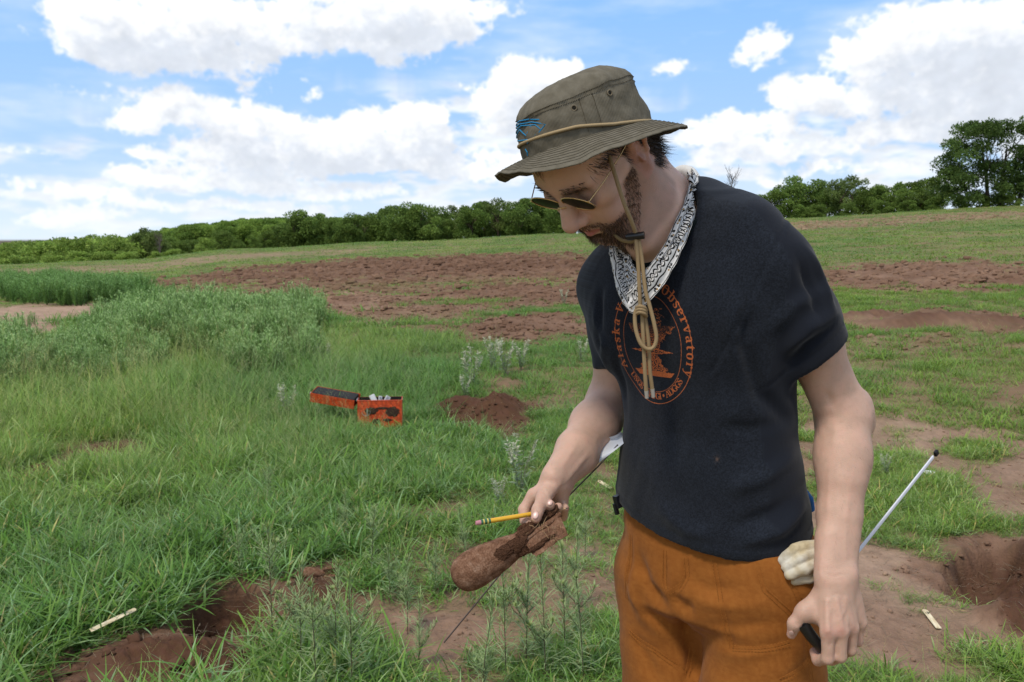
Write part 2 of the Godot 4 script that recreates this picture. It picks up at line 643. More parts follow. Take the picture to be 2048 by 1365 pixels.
# ------------------------------------------------------------------ loose triangles
class Soup:
	var v := PackedVector3Array()
	var n := PackedVector3Array()
	var c := PackedColorArray()
	var idx := PackedInt32Array()

	func blade(at: Vector3, round_: float, length: float, width: float, lean: float, curl: float, c0: Color, c1: Color, segs: int, twist := 0.0, drop_tip := true) -> void:
		var h := Vector3(sin(round_), 0, cos(round_))
		var side := Vector3(cos(round_ + twist), 0, -sin(round_ + twist))
		var p := at
		var first := v.size()
		var step := length / segs
		for i in segs + 1:
			var t := float(i) / segs
			var ang := lean + curl * t
			var dirv := h * sin(ang) + Vector3.UP * cos(ang)
			var w := width * (0.55 + 0.9 * t) if t < 0.4 else width * 0.91 * (1.0 - pow((t - 0.4) / 0.6, 1.6))
			var nn := (h * cos(ang) - Vector3.UP * sin(ang)) * -1.0
			nn = (nn * (1.0 if nn.y >= 0.0 else -1.0) + Vector3.UP * 0.35).normalized()
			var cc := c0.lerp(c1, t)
			if i == segs and drop_tip:
				v.append(p); n.append(nn); c.append(cc)
			else:
				v.append(p - side * w * 0.5); n.append(nn); c.append(cc)
				v.append(p + side * w * 0.5); n.append(nn); c.append(cc)
			p += dirv * step
		# the front (clockwise) side is the one the normals point to
		var turned := (v[first + 2] - v[first]).cross(v[first + 1] - v[first]).dot(n[first]) < 0.0
		for i in segs:
			var a := first + i * 2
			var b := a + 1
			if turned:
				b = a
				a += 1
			if i == segs - 1 and drop_tip:
				idx.append_array([a, b, first + i * 2 + 2])
			elif turned:
				idx.append_array([a, b, a + 2, a + 2, b, b + 2])
			else:
				idx.append_array([a, b, a + 2, a + 2, b, b + 2])

	# a leaf: a pointed quad along dir
	func leaf(at: Vector3, dir: Vector3, up: Vector3, length: float, width: float, cc: Color) -> void:
		var s := dir.cross(up)
		if s.length() < 0.01:
			s = dir.cross(Vector3(0.3, 0.8, 0.5))
		s = s.normalized()
		var nn := s.cross(dir).normalized()
		var k := v.size()
		v.append(at); v.append(at + dir * length * 0.45 - s * width * 0.5); v.append(at + dir * length * 0.45 + s * width * 0.5); v.append(at + dir * length - nn * length * 0.12)
		for i in 4:
			n.append(nn if nn.y >= 0.0 else -nn)
			c.append(cc)
		if (v[k + 2] - v[k]).cross(v[k + 1] - v[k]).dot(n[k]) < 0.0:
			idx.append_array([k, k + 2, k + 1, k + 1, k + 2, k + 3])
		else:
			idx.append_array([k, k + 1, k + 2, k + 2, k + 1, k + 3])

	# a tapering tube through points
	func tube(pts: PackedVector3Array, r0: float, r1: float, sides: int, cc: Color, caps := true) -> void:
		var k := v.size()
		var m := pts.size()
		var side := Vector3.ZERO
		for i in m:
			var d := (pts[mini(i + 1, m - 1)] - pts[maxi(i - 1, 0)]).normalized()
			if i == 0:
				side = d.cross(Vector3.UP if absf(d.y) < 0.9 else Vector3.RIGHT).normalized()
			else:
				side = (side - d * side.dot(d)).normalized()
			var b := d.cross(side)
			var r := lerpf(r0, r1, float(i) / maxf(1.0, m - 1.0))
			for s in sides:
				var a := TAU * s / sides
				var q := side * cos(a) + b * sin(a)
				v.append(pts[i] + q * r); n.append(q); c.append(cc)
		var flip := (v[k + sides] - v[k]).cross(v[k + 1] - v[k]).dot(n[k] + n[k + 1]) < 0.0
		for i in m - 1:
			for s in sides:
				var s2 := (s + 1) % sides
				var a := k + i * sides + s
				var b2 := k + i * sides + s2
				if flip:
					idx.append_array([a, a + sides, b2, a + sides, b2 + sides, b2])
				else:
					idx.append_array([a, b2, a + sides, a + sides, b2, b2 + sides])
		if caps:
			for e in 2:
				var centre := v.size()
				var row := k if e == 0 else k + (m - 1) * sides
				var d := (pts[1] - pts[0]).normalized() * -1.0 if e == 0 else (pts[m - 1] - pts[m - 2]).normalized()
				v.append(pts[0 if e == 0 else m - 1]); n.append(d); c.append(cc)
				for s in sides:
					v.append(v[row + s]); n.append(d); c.append(cc)
				var swap := (v[centre + 2] - v[centre]).cross(v[centre + 1] - v[centre]).dot(d) < 0.0
				for s in sides:
					var s2 := (s + 1) % sides
					if swap:
						idx.append_array([centre, centre + 1 + s2, centre + 1 + s])
					else:
						idx.append_array([centre, centre + 1 + s, centre + 1 + s2])

	func mesh() -> ArrayMesh:
		var arr := []
		arr.resize(Mesh.ARRAY_MAX)
		arr[Mesh.ARRAY_VERTEX] = v
		arr[Mesh.ARRAY_NORMAL] = n
		arr[Mesh.ARRAY_COLOR] = c
		arr[Mesh.ARRAY_INDEX] = idx
		var m := ArrayMesh.new()
		m.add_surface_from_arrays(Mesh.PRIMITIVE_TRIANGLES, arr)
		return m


func rv(s := 1.0) -> Vector3:
	return Vector3(rng.randf_range(-s, s), rng.randf_range(-s, s), rng.randf_range(-s, s))


func on_ball() -> Vector3:
	var a := rng.randf() * TAU
	var y := rng.randf_range(-1.0, 1.0)
	var q := sqrt(1.0 - y * y)
	return Vector3(cos(a) * q, y, sin(a) * q)


# ------------------------------------------------------------------ trees
# a crown one unit high in lobes of leaf clumps; kind: 0 broad, 1 bushy to the ground, 2 loose and open, 3 juniper
func crown_mesh(kind: int, leaves: int, leaf: float, c0: Color, c1: Color) -> ArrayMesh:
	var s := Soup.new()
	var lobes := []
	var count := 26 if kind != 2 else 19
	for i in count:
		var y: float
		var wide: float
		var t := (i + rng.randf()) / count
		match kind:
			0:
				y = lerpf(0.07, 0.88, t); wide = 0.42 * sqrt(maxf(0.05, 1.0 - pow((y - 0.48) / 0.50, 2)))
			1:
				y = lerpf(0.08, 0.86, t); wide = 0.46 * sqrt(maxf(0.06, 1.0 - pow((y - 0.34) / 0.62, 2)))
			2:
				y = lerpf(0.30, 0.90, t); wide = 0.36 * sqrt(maxf(0.08, 1.0 - pow((y - 0.62) / 0.40, 2)))
			_:
				y = lerpf(0.06, 0.90, t); wide = 0.30 * (1.05 - y)
		var a := rng.randf() * TAU
		var d := wide * sqrt(rng.randf()) * 0.95
		var q := rng.randf_range(0.11, 0.19) * (0.8 if kind == 2 else 1.0) * (0.55 if kind == 3 else 1.0)
		lobes.append([Vector3(cos(a) * d, y, sin(a) * d), q, rng.randf_range(0.72, 1.25)])
	for i in leaves:
		var l = lobes[i % count]
		var o := on_ball()
		if o.y < -0.3 and rng.randf() < 0.5:
			o.y = -o.y
		var p: Vector3 = l[0] + Vector3(o.x, o.y * 0.8, o.z) * float(l[1]) * pow(rng.randf(), 0.35)
		p.y = maxf(p.y, 0.02)
		var dirv := (o + rv(0.8) + Vector3(0, -0.15, 0)).normalized()
		var cc: Color = c0.lerp(c1, rng.randf()) * (float(l[2]) * rng.randf_range(0.75, 1.25))
		cc.a = 1.0
		s.leaf(p, dirv, (o + rv(0.6)).normalized(), leaf * rng.randf_range(0.7, 1.5), leaf * rng.randf_range(0.5, 0.9), cc)
	return s.mesh()


func trunk_mesh(kind: int) -> ArrayMesh:
	var s := Soup.new()
	var bark := Color(0.10, 0.078, 0.058)
	var top := 0.62
	var lean := rv(0.05)
	s.tube(PackedVector3Array([Vector3(0, -0.06, 0), Vector3(lean.x * 0.3, 0.2, lean.z * 0.3), Vector3(lean.x, top, lean.z)]), 0.032, 0.012, 7, bark)
	for i in 7 if kind != 3 else 3:
		var y := rng.randf_range(0.16, 0.5)
		var a := rng.randf() * TAU
		var o := Vector3(lean.x * y, y, lean.z * y)
		var e := o + Vector3(cos(a) * rng.randf_range(0.15, 0.32), rng.randf_range(0.14, 0.34), sin(a) * rng.randf_range(0.15, 0.32))
		s.tube(PackedVector3Array([o, o.lerp(e, 0.5) + Vector3(0, 0.02, 0), e]), 0.014, 0.004, 5, bark)
	return s.mesh()


var tree_kit := {}
var ordinals := ["first", "second", "third", "fourth", "fifth", "sixth", "seventh", "eighth", "ninth", "tenth", "eleventh", "twelfth", "thirteenth", "fourteenth", "fifteenth", "sixteenth", "seventeenth", "eighteenth", "nineteenth", "twentieth", "twenty-first", "twenty-second", "twenty-third", "twenty-fourth", "twenty-fifth", "twenty-sixth", "twenty-seventh", "twenty-eighth"]


func spot(px: float, r: float) -> Vector3:
	var a := atan2(px - 1024.0, FOCAL)
	var x := sin(a) * r
	var z := -cos(a) * r
	return Vector3(x, base_height(x, z), z)


func tree(called: String, label: String, group: String, px: float, top_y: float, r: float, kit: String, wide := 1.0) -> Node3D:
	var at := spot(px, r)
	var tall := maxf(1.2, (480.0 - top_y) / FOCAL * r + EYE - at.y)
	var t := thing(called, label, "tree", at - Vector3(0, tall * 0.05, 0), group)
	t.rotation.y = rng.randf() * TAU
	t.scale = Vector3(tall * wide, tall * 1.08, tall * wide)
	var k = tree_kit[kit]
	var pick := rng.randi() % (k.crowns.size() as int)
	part("trunk", k.trunks[pick], k.bark, t)
	part("crown", k.crowns[pick], k.leaf, t)
	return t


func add_kit(called: String, kind: int, n: int, leaves: int, leaf: float, c0: Color, c1: Color) -> void:
	var k := {"crowns": [], "trunks": [], "bark": vmat(0.9, 0.2), "leaf": vmat(0.6, 0.25, Color(0.9, 0.9, 0.9))}
	for i in n:
		k.crowns.append(crown_mesh(kind, leaves, leaf, c0, c1))
		k.trunks.append(trunk_mesh(kind))
	tree_kit[called] = k


func build_trees() -> void:
	rng.seed = 77
	add_kit("oak", 0, 4, 7000, 0.040, Color(0.091, 0.159, 0.035), Color(0.189, 0.271, 0.061))
	add_kit("scrub", 1, 4, 7000, 0.040, Color(0.104, 0.177, 0.037), Color(0.213, 0.295, 0.066))
	add_kit("sun_tinted", 1, 4, 6000, 0.044, Color(0.199, 0.315, 0.058), Color(0.316, 0.411, 0.097))  # lighter leaf colour imitates sunlight falling on the far trees
	add_kit("loose", 2, 3, 3600, 0.040, Color(0.104, 0.159, 0.046), Color(0.207, 0.266, 0.077))
	add_kit("juniper", 3, 2, 2600, 0.045, Color(0.027, 0.047, 0.020), Color(0.049, 0.073, 0.029))
	# the dark row beyond the middle of the field
	var row := [[508, 470, "scrub", 0.9], [532, 462, "scrub", 1.0], [560, 452, "scrub", 1.0], [590, 427, "oak", 1.0], [622, 423, "oak", 1.05], [650, 438, "scrub", 1.0], [676, 436, "oak", 0.95], [702, 428, "oak", 1.0], [730, 430, "scrub", 1.1], [758, 421, "oak", 1.0],
		[786, 411, "oak", 1.05], [815, 407, "oak", 1.0], [842, 409, "scrub", 1.0], [870, 414, "oak", 1.0], [896, 438, "scrub", 0.9], [922, 412, "loose", 1.0], [944, 406, "oak", 0.9], [968, 404, "oak", 1.0], [996, 400, "loose", 1.0], [1020, 412, "scrub", 1.0], [1042, 398, "oak", 1.0], [1068, 396, "oak", 1.0], [1096, 402, "scrub", 1.0], [1126, 400, "oak", 1.0]]
	for i in row.size():
		var k: String = row[i][2]
		var look: String = {"oak": "broad dark green", "scrub": "low bushy dark green", "loose": "thin open dark"}[k]
		var w: String = ordinals[i]
		tree("dark_tree", "%s tree, %s from the left in the row left of the man" % [look, w], "dark trees in the row beyond the field", row[i][0], row[i][1], 112.0 + rng.randf_range(-5, 9), k, row[i][3] * 1.15)
	# fill behind them, the same trees standing deeper
	for i in 12:
		tree("back_tree", "dark crown deep behind the row beyond the field, %s from the left" % ordinals[i], "dark trees standing deeper behind the row", 575 + i * 48 + rng.randf_range(-12, 12), lerpf(446, 416, i / 11.0) + rng.randf_range(-3, 8), 132.0, "oak", 1.3)
	# the trees low on the left, sunshine put into their leaf colour
	row = [[-12, 486, "sun_tinted", 1.2], [22, 485, "sun_tinted", 1.2], [52, 480, "sun_tinted", 1.1], [82, 486, "sun_tinted", 1.3], [104, 477, "sun_tinted", 1.2], [130, 480, "sun_tinted", 1.2], [158, 474, "sun_tinted", 1.2], [184, 478, "scrub", 1.1], [206, 469, "sun_tinted", 1.2], [236, 472, "sun_tinted", 1.25], [262, 474, "sun_tinted", 1.2], [296, 459, "loose", 0.9], [318, 463, "loose", 0.8], [352, 474, "scrub", 1.2], [384, 478, "scrub", 1.2], [414, 474, "sun_tinted", 1.1], [448, 461, "scrub", 1.2], [478, 478, "scrub", 1.1]]
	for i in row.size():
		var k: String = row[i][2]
		var look: String = {"sun_tinted": "sunlight-tinted yellow green rounded", "scrub": "mid green bushy", "loose": "tall thin grey green"}[k]
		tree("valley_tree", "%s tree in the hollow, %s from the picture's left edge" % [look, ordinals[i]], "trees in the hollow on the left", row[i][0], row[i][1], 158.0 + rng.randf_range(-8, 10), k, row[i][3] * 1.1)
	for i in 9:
		tree("hollow_bush", "low pale bush before the hollow trees, %s from the picture's left" % ordinals[i], "pale bushes along the hollow", 10 + i * 50 + rng.randf_range(-14, 14), 506 - i * 1.6 + rng.randf_range(-4, 4), 140.0, "sun_tinted", 1.7)
	# the right-hand row
	row = [[1484, 398, "scrub", 0.9], [1512, 394, "scrub", 1.0], [1540, 384, "scrub", 1.1], [1572, 374, "oak", 1.0], [1603, 361, "oak", 1.05], [1632, 376, "scrub", 1.0], [1652, 386, "scrub", 1.0], [1673, 366, "loose", 0.8], [1697, 363, "loose", 0.9], [1722, 384, "scrub", 1.0], [1746, 378, "scrub", 1.0], [1775, 375, "scrub", 1.1], [1804, 386, "scrub", 1.0], [1832, 372, "scrub", 1.0], [1862, 364, "scrub", 1.0]]
	for i in row.size():
		var k: String = row[i][2]
		var look: String = {"oak": "rounded dark green", "scrub": "bushy dark green", "loose": "slim open"}[k]
		tree("hedge_tree", "%s tree of the right-hand row, %s from the man's shoulder" % [look, ordinals[i]], "trees in the row on the right", row[i][0], row[i][1], 100.0 + rng.randf_range(-3, 6), k, row[i][3] * 1.15)
	for i in 10:
		tree("hedge_bush", "low bush under the right-hand trees, %s from the man's shoulder" % ordinals[i], "bushes at the foot of the right-hand row", 1530 + i * 54 + rng.randf_range(-14, 14), 418 - i * 1.7 + rng.randf_range(-6, 3), 95.0, "scrub", 1.6)
	big_tree()
	dead_tree(1458, 344, 104.0, "bare dead tree with thin grey twigs behind the man's shoulder")
	dead_tree(322, 466, 150.0, "leafless brown tree among the pale trees on the left")
	# a few trees that the man hides
	for i in 6:
		tree("dark_tree", "dark tree behind the man's head and shoulder, %s from the left" % ordinals[i], "dark trees behind the man", 1180 + i * 52, lerpf(402, 396, i / 5.0), 110.0, "oak", 1.2)
	# the wooded hill, too far to tell its trees apart
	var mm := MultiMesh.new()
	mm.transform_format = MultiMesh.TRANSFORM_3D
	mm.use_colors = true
	mm.mesh = tree_kit.sun_tinted.crowns[1]
	var put := []
	for i in 620:
		var px := rng.randf_range(-500, 760)
		var r := rng.randf_range(228, 345)
		var at := spot(px, r)
		put.append([Transform3D(Basis(Vector3.UP, rng.randf() * TAU).scaled(Vector3(1.25, 1.0, 1.25) * rng.randf_range(5.0, 8.0)), at - Vector3(0, 0.4, 0)), rng.randf()])
	mm.instance_count = put.size()
	for i in put.size():
		mm.set_instance_transform(i, put[i][0])
		var q: float = put[i][1]
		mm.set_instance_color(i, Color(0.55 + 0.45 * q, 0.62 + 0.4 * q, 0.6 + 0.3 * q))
	var mi := MultiMeshInstance3D.new()
	mi.name = "hill_forest"
	mi.multimesh = mm
	mi.material_override = tree_kit.sun_tinted.leaf
	add_child(mi)
	tag(mi, "far forest covering the low hill on the left, sunlight painted in its leaves", "forest", "", "stuff")


func big_tree() -> void:
	var at := spot(1985, 96.0)
	var t := thing("tall_tree", "tall dark broad tree at the picture's right edge, highest of all", "tree", at)
	var bark := vmat(0.9, 0.2)
	var tr := Soup.new()
	var col := Color(0.09, 0.072, 0.055)
	for q in [[-1.6, 0.3, 0.24], [0.6, -0.2, 0.30], [2.6, 0.5, 0.22]]:
		tr.tube(PackedVector3Array([Vector3(q[0] * 0.6, -0.3, q[1]), Vector3(q[0] * 0.8, 2.5, q[1]), Vector3(q[0] * 1.25, 5.6, q[1] * 1.5)]), q[2], 0.07, 7, col)
		for i in 7:
			var o := Vector3(q[0] * 0.85, rng.randf_range(2.6, 5.2), q[1])
			var a := rng.randf() * TAU
			tr.tube(PackedVector3Array([o, o + Vector3(cos(a) * 0.9, 0.7, sin(a) * 0.9), o + Vector3(cos(a) * 1.9, 1.9, sin(a) * 1.6)]), 0.07, 0.02, 5, col)
	part("trunk", tr.mesh(), bark, t)
	var s := Soup.new()
	var lobes := []
	for i in 104:
		var x := rng.randf_range(-4.9, 6.4)
		var top := 8.9 - 0.10 * pow(maxf(0.0, -x - 0.3), 2.0) - 0.05 * maxf(0.0, x - 3.0)
		var y := rng.randf_range(0.7, top - 0.9)
		if i > 74:
			y = rng.randf_range(0.4, 4.2)
		lobes.append([Vector3(x, y, rng.randf_range(-2.6, 2.6)), rng.randf_range(0.65, 1.2), rng.randf_range(0.7, 1.3)])
	for i in 40000:
		var l = lobes[i % lobes.size()]
		var o := on_ball()
		if o.y < -0.3 and rng.randf() < 0.5:
			o.y = -o.y
		var p: Vector3 = l[0] + Vector3(o.x, o.y * 0.75, o.z) * float(l[1]) * pow(rng.randf(), 0.4)
		var cc: Color = Color(0.060, 0.108, 0.028).lerp(Color(0.125, 0.190, 0.048), rng.randf()) * (float(l[2]) * rng.randf_range(0.75, 1.25))
		cc.a = 1.0
		s.leaf(p, (o + rv(0.8)).normalized(), (o + rv(0.6)).normalized(), rng.randf_range(0.13, 0.27), rng.randf_range(0.10, 0.19), cc)
	part("crown", s.mesh(), tree_kit.oak.leaf, t)


func dead_tree(px: float, top_y: float, r: float, label: String) -> void:
	var at := spot(px, r)
	var tall := (480.0 - top_y) / FOCAL * r + EYE - at.y
	var t := thing("dead_tree", label, "tree", at)
	var s := Soup.new()
	var col := Color(0.17, 0.145, 0.125)
	s.tube(PackedVector3Array([Vector3(0, -0.2, 0), Vector3(0.05, tall * 0.5, 0), Vector3(0.0, tall * 0.8, 0.1)]), 0.11, 0.04, 6, col)
	part("trunk", s.mesh(), vmat(0.9, 0.2), t)
	var b := Soup.new()
	for i in 26:
		var o := Vector3(0.03, tall * rng.randf_range(0.35, 0.8), 0)
		var a := rng.randf() * TAU
		var q := tall * rng.randf_range(0.12, 0.30)
		var e := o + Vector3(cos(a) * q * 0.6, q, sin(a) * q * 0.6)
		b.tube(PackedVector3Array([o, o.lerp(e, 0.5) + rv(0.12), e]), 0.035, 0.012, 4, col)
		for j in 3:
			var f := o.lerp(e, rng.randf_range(0.4, 0.9))
			b.tube(PackedVector3Array([f, f + Vector3(rng.randf_range(-0.5, 0.5), rng.randf_range(0.1, 0.6), rng.randf_range(-0.5, 0.5))]), 0.016, 0.008, 3, col)
	part("branches", b.mesh(), vmat(0.9, 0.2), t)


# ------------------------------------------------------------------ grass
func tuft_mesh(kind: int, seed_: int) -> ArrayMesh:
	var r := RandomNumberGenerator.new()
	r.seed = seed_
	var s := Soup.new()
	match kind:
		0:  # broad-bladed crabgrass, sprawling
			for i in 40:
				var o := Vector3(r.randf_range(-0.09, 0.09), 0, r.randf_range(-0.09, 0.09))
				var g := r.randf()
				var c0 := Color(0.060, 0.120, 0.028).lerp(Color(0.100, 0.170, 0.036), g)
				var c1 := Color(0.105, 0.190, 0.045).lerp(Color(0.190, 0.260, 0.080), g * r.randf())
				if r.randf() < 0.16:
					c1 = Color(0.26, 0.33, 0.22)  # pale greyish tip paints a highlight onto some blades
				elif r.randf() < 0.09:
					c0 = Color(0.24, 0.20, 0.10); c1 = Color(0.34, 0.29, 0.16)
				o.y = r.randf_range(-0.01, 0.05)
				s.blade(o, r.randf() * TAU, r.randf_range(0.05, 0.14), r.randf_range(0.0035, 0.0075), r.randf_range(0.30, 1.40), r.randf_range(-0.1, 1.2), c0, c1, 4, r.randf_range(-0.6, 0.6))
		1:  # fine tall grass with thin stems
			for i in 34:
				var o := Vector3(r.randf_range(-0.08, 0.08), 0, r.randf_range(-0.08, 0.08))
				var g := r.randf()
				var c0 := Color(0.060, 0.115, 0.030).lerp(Color(0.110, 0.160, 0.045), g)
				var c1 := Color(0.120, 0.215, 0.070).lerp(Color(0.200, 0.275, 0.125), g * r.randf())
				s.blade(o, r.randf() * TAU, r.randf_range(0.10, 0.30), r.randf_range(0.002, 0.004), r.randf_range(0.1, 0.9), r.randf_range(0.2, 1.2), c0, c1, 5)
			for i in 2:  # panicles
				var o := Vector3(r.randf_range(-0.07, 0.07), 0, r.randf_range(-0.07, 0.07))
				var a := r.randf() * TAU
				var tall := r.randf_range(0.26, 0.44)
				var tip := o + Vector3(sin(a) * tall * 0.3, tall, cos(a) * tall * 0.3)
				var cc := Color(0.22, 0.27, 0.13).lerp(Color(0.28, 0.23, 0.18), r.randf())
				s.blade(o, a, tall * 1.06, 0.0014, 0.12, 0.35, Color(0.12, 0.17, 0.06), cc, 4)
				for j in 9:
					var f := o.lerp(tip, 0.62 + 0.04 * j)
					s.blade(f, r.randf() * TAU, r.randf_range(0.03, 0.07), 0.0011, r.randf_range(0.5, 1.2), 0.3, cc, cc, 2)
		2:  # middle distance: fewer, wider blades
			for i in 26:
				var o := Vector3(r.randf_range(-0.14, 0.14), 0, r.randf_range(-0.14, 0.14))
				var g := r.randf()
				var c0 := Color(0.060, 0.118, 0.028).lerp(Color(0.100, 0.165, 0.036), g)
				var c1 := Color(0.115, 0.195, 0.050).lerp(Color(0.200, 0.250, 0.090), g * r.randf())
				s.blade(o, r.randf() * TAU, r.randf_range(0.07, 0.20), r.randf_range(0.006, 0.012), r.randf_range(0.3, 1.2), r.randf_range(0.1, 1.1), c0, c1, 3)
		3:  # far
			for i in 30:
				var o := Vector3(r.randf_range(-0.4, 0.4), 0, r.randf_range(-0.4, 0.4))
				var g := r.randf()
				var c0 := Color(0.070, 0.125, 0.032).lerp(Color(0.105, 0.165, 0.040), g)
				var c1 := Color(0.120, 0.195, 0.050).lerp(Color(0.200, 0.245, 0.090), g * r.randf())
				s.blade(o, r.randf() * TAU, r.randf_range(0.05, 0.13), r.randf_range(0.018, 0.035), r.randf_range(0.5, 1.35), r.randf_range(0.2, 0.9), c0, c1, 2)
		4:  # dry straws lying on the earth
			for i in 7:
				var o := Vector3(r.randf_range(-0.1, 0.1), 0.003, r.randf_range(-0.1, 0.1))
				var c0 := Color(0.36, 0.29, 0.18).lerp(Color(0.22, 0.16, 0.10), r.randf())
				s.blade(o, r.randf() * TAU, r.randf_range(0.03, 0.10), r.randf_range(0.0015, 0.003), r.randf_range(1.35, 1.52), r.randf_range(-0.1, 0.1), c0, c0, 2)
	return s.mesh()


func scatter(parent: Node3D, called: String, meshes: Array, m: Material, put: Array) -> void:
	# put: [place, turn, size, colour, tilt] shared out over the meshes
	for k in meshes.size():
		var mm := MultiMesh.new()
		mm.transform_format = MultiMesh.TRANSFORM_3D
		mm.use_colors = true
		mm.mesh = meshes[k]
		var mine := []
		for i in range(k, put.size(), meshes.size()):
			mine.append(put[i])
		mm.instance_count = mine.size()
		for i in mine.size():
			var q = mine[i]
			var b := Basis(Vector3.UP, q[1]).scaled(q[2])
			if q.size() > 4:
				b = Basis(Vector3(1, 0, 0), q[4]) * b
			mm.set_instance_transform(i, Transform3D(b, q[0]))
			mm.set_instance_color(i, q[3])
		var mi := MultiMeshInstance3D.new()
		mi.name = called
		mi.multimesh = mm
		mi.material_override = m
		parent.add_child(mi, true)


func stuff(called: String, label: String, category: String) -> Node3D:
	var o := thing(called, label, category)
	o.set_meta("kind", "stuff")
	return o


func grass_color(x: float, z: float) -> Color:
	var t := clampf(0.5 + p_tint(x, z) + rng.randf_range(-0.35, 0.35), 0.0, 1.0)
	var c := Color(1.14, 1.40, 1.05).lerp(Color(1.90, 1.78, 1.12), t)
	return c * rng.randf_range(0.72, 1.30)


# how much higher the growth stands on the left
func lush(x: float, z: float) -> float:
	var a := rad_to_deg(atan2(x, -z))
	return clampf((2.0 - a) / 16.0, 0.0, 1.0)


func build_grass() -> void:
	rng.seed = 5
	var m := vmat(0.5, 0.36, Color(0.9, 0.9, 0.9))
	var near := []
	var tall := []
	var straw := []
	var clods := []
	for i in 15500:
		var r := sqrt(rng.randf_range(2.1 * 2.1, 7.6 * 7.6))
		var a := deg_to_rad(rng.randf_range(-39, 39))
		var x := sin(a) * r
		var z := -cos(a) * r
		var y := ground(x, z)
		var keep := smoothstep(0.10, 0.85, gi_cover)
		var q := rng.randf()
		if q < keep:
			var l := lush(x, z)
			var clump := clampf(0.5 + 1.3 * n_hill.get_noise_2d(x * 7.0, z * 7.0), 0.0, 1.0)
			var big := rng.randf_range(0.7, 1.25) * (0.62 + 0.42 * l) * (0.75 + 0.3 * keep) * (0.66 + 0.62 * clump)
			if rng.randf() < 0.10 + 0.28 * l * smoothstep(4.5, 7.0, r):
				tall.append([Vector3(x, y - 0.004, z), rng.randf() * TAU, Vector3(1, rng.randf_range(0.6, 1.0), 1) * big * 0.85, grass_color(x, z), rng.randf_range(-0.15, 0.15)])
			else:
				near.append([Vector3(x, y - 0.004, z), rng.randf() * TAU, Vector3(1.2, rng.randf_range(0.6, 1.05), 1.2) * big, grass_color(x, z), rng.randf_range(-0.12, 0.12)])
		elif q < keep + 0.2:
			straw.append([Vector3(x, y + 0.002, z), rng.randf() * TAU, Vector3.ONE * rng.randf_range(0.6, 1.2), Color.WHITE * rng.randf_range(0.7, 1.1)])
		if gi_cover < 0.35 and rng.randf() < 0.25 + 0.5 * gi_rough:
			var s := 0.003 + 0.017 * pow(rng.randf(), 5.0) * (0.35 + gi_rough)
			clods.append([Vector3(x, y + s * 0.3, z), rng.randf() * TAU, Vector3(1, rng.randf_range(0.5, 0.9), rng.randf_range(0.7, 1.2)) * s, soil_color(x, z, r), rng.randf_range(-0.5, 0.5)])
	var mid := []
	for i in 26000:
		var r := sqrt(rng.randf_range(7.2 * 7.2, 20.0 * 20.0))
		var a := deg_to_rad(rng.randf_range(-38, 38))
		var x := sin(a) * r
		var z := -cos(a) * r
		var y := ground(x, z)
		var keep := smoothstep(0.15, 0.9, gi_cover)
		if rng.randf() < keep:
			var l := lush(x, z)
			var clump := clampf(0.5 + 1.3 * n_hill.get_noise_2d(x * 4.0, z * 4.0), 0.0, 1.0)
			var big := rng.randf_range(0.7, 1.3) * (0.65 + 0.55 * l) * (0.66 + 0.62 * clump)
			if rng.randf() < 0.08 + 0.42 * l and r < 13.0:
				tall.append([Vector3(x, y - 0.01, z), rng.randf() * TAU, Vector3(1.25, rng.randf_range(0.6, 1.1), 1.25) * big * 1.05, grass_color(x, z), rng.randf_range(-0.12, 0.12)])
			else:
				mid.append([Vector3(x, y - 0.01, z), rng.randf() * TAU, Vector3(1.1, rng.randf_range(0.55, 1.0), 1.1) * big, grass_color(x, z)])
		elif gi_rough > 0.5 and gi_dig < 0.05 and rng.randf() < 0.5:
			var s := 0.012 + 0.035 * pow(rng.randf(), 3.0)
			clods.append([Vector3(x, y + s * 0.2, z), rng.randf() * TAU, Vector3(1.2, rng.randf_range(0.5, 0.9), 1.0) * s, soil_color(x, z, 5.0), rng.randf_range(-0.5, 0.5)])
	var far := []
	for i in 42000:
		var r := 19.0 * pow(100.0 / 19.0, pow(rng.randf(), 0.75))
		var a := deg_to_rad(rng.randf_range(-37, 37))
		var x := sin(a) * r
		var z := -cos(a) * r
		var y := ground(x, z)
		var keep := smoothstep(0.2, 0.95, gi_cover) * 0.85
		if rng.randf() < keep:
			var big := rng.randf_range(0.5, 1.2) * (0.7 + r / 120.0)
			far.append([Vector3(x, y - 0.02, z), rng.randf() * TAU, Vector3(1.1, rng.randf_range(0.6, 1.1), 1.1) * big, grass_color(x, z)])
		elif gi_rough > 0.4 and rng.randf() < 0.6:
			var s := 0.04 + 0.10 * pow(rng.randf(), 2.0) * minf(1.0, r / 40.0)
			clods.append([Vector3(x, y, z), rng.randf() * TAU, Vector3(1.3, rng.randf_range(0.5, 0.9), 1.0) * s, soil_color(x, z, 5.0), 0.0])
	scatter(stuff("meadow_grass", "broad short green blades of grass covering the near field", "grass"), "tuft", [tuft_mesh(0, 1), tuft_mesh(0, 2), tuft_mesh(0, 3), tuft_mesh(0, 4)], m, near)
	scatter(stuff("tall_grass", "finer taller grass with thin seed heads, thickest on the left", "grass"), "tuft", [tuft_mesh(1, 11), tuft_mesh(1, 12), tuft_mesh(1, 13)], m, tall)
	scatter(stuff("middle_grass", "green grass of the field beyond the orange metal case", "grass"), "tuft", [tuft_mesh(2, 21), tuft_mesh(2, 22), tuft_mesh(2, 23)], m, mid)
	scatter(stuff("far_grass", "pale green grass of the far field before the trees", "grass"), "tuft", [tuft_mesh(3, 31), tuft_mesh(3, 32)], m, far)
	scatter(stuff("dry_straw", "short dry straws strewn over the bare earth", "straw"), "straw", [tuft_mesh(4, 41), tuft_mesh(4, 42)], m, straw)
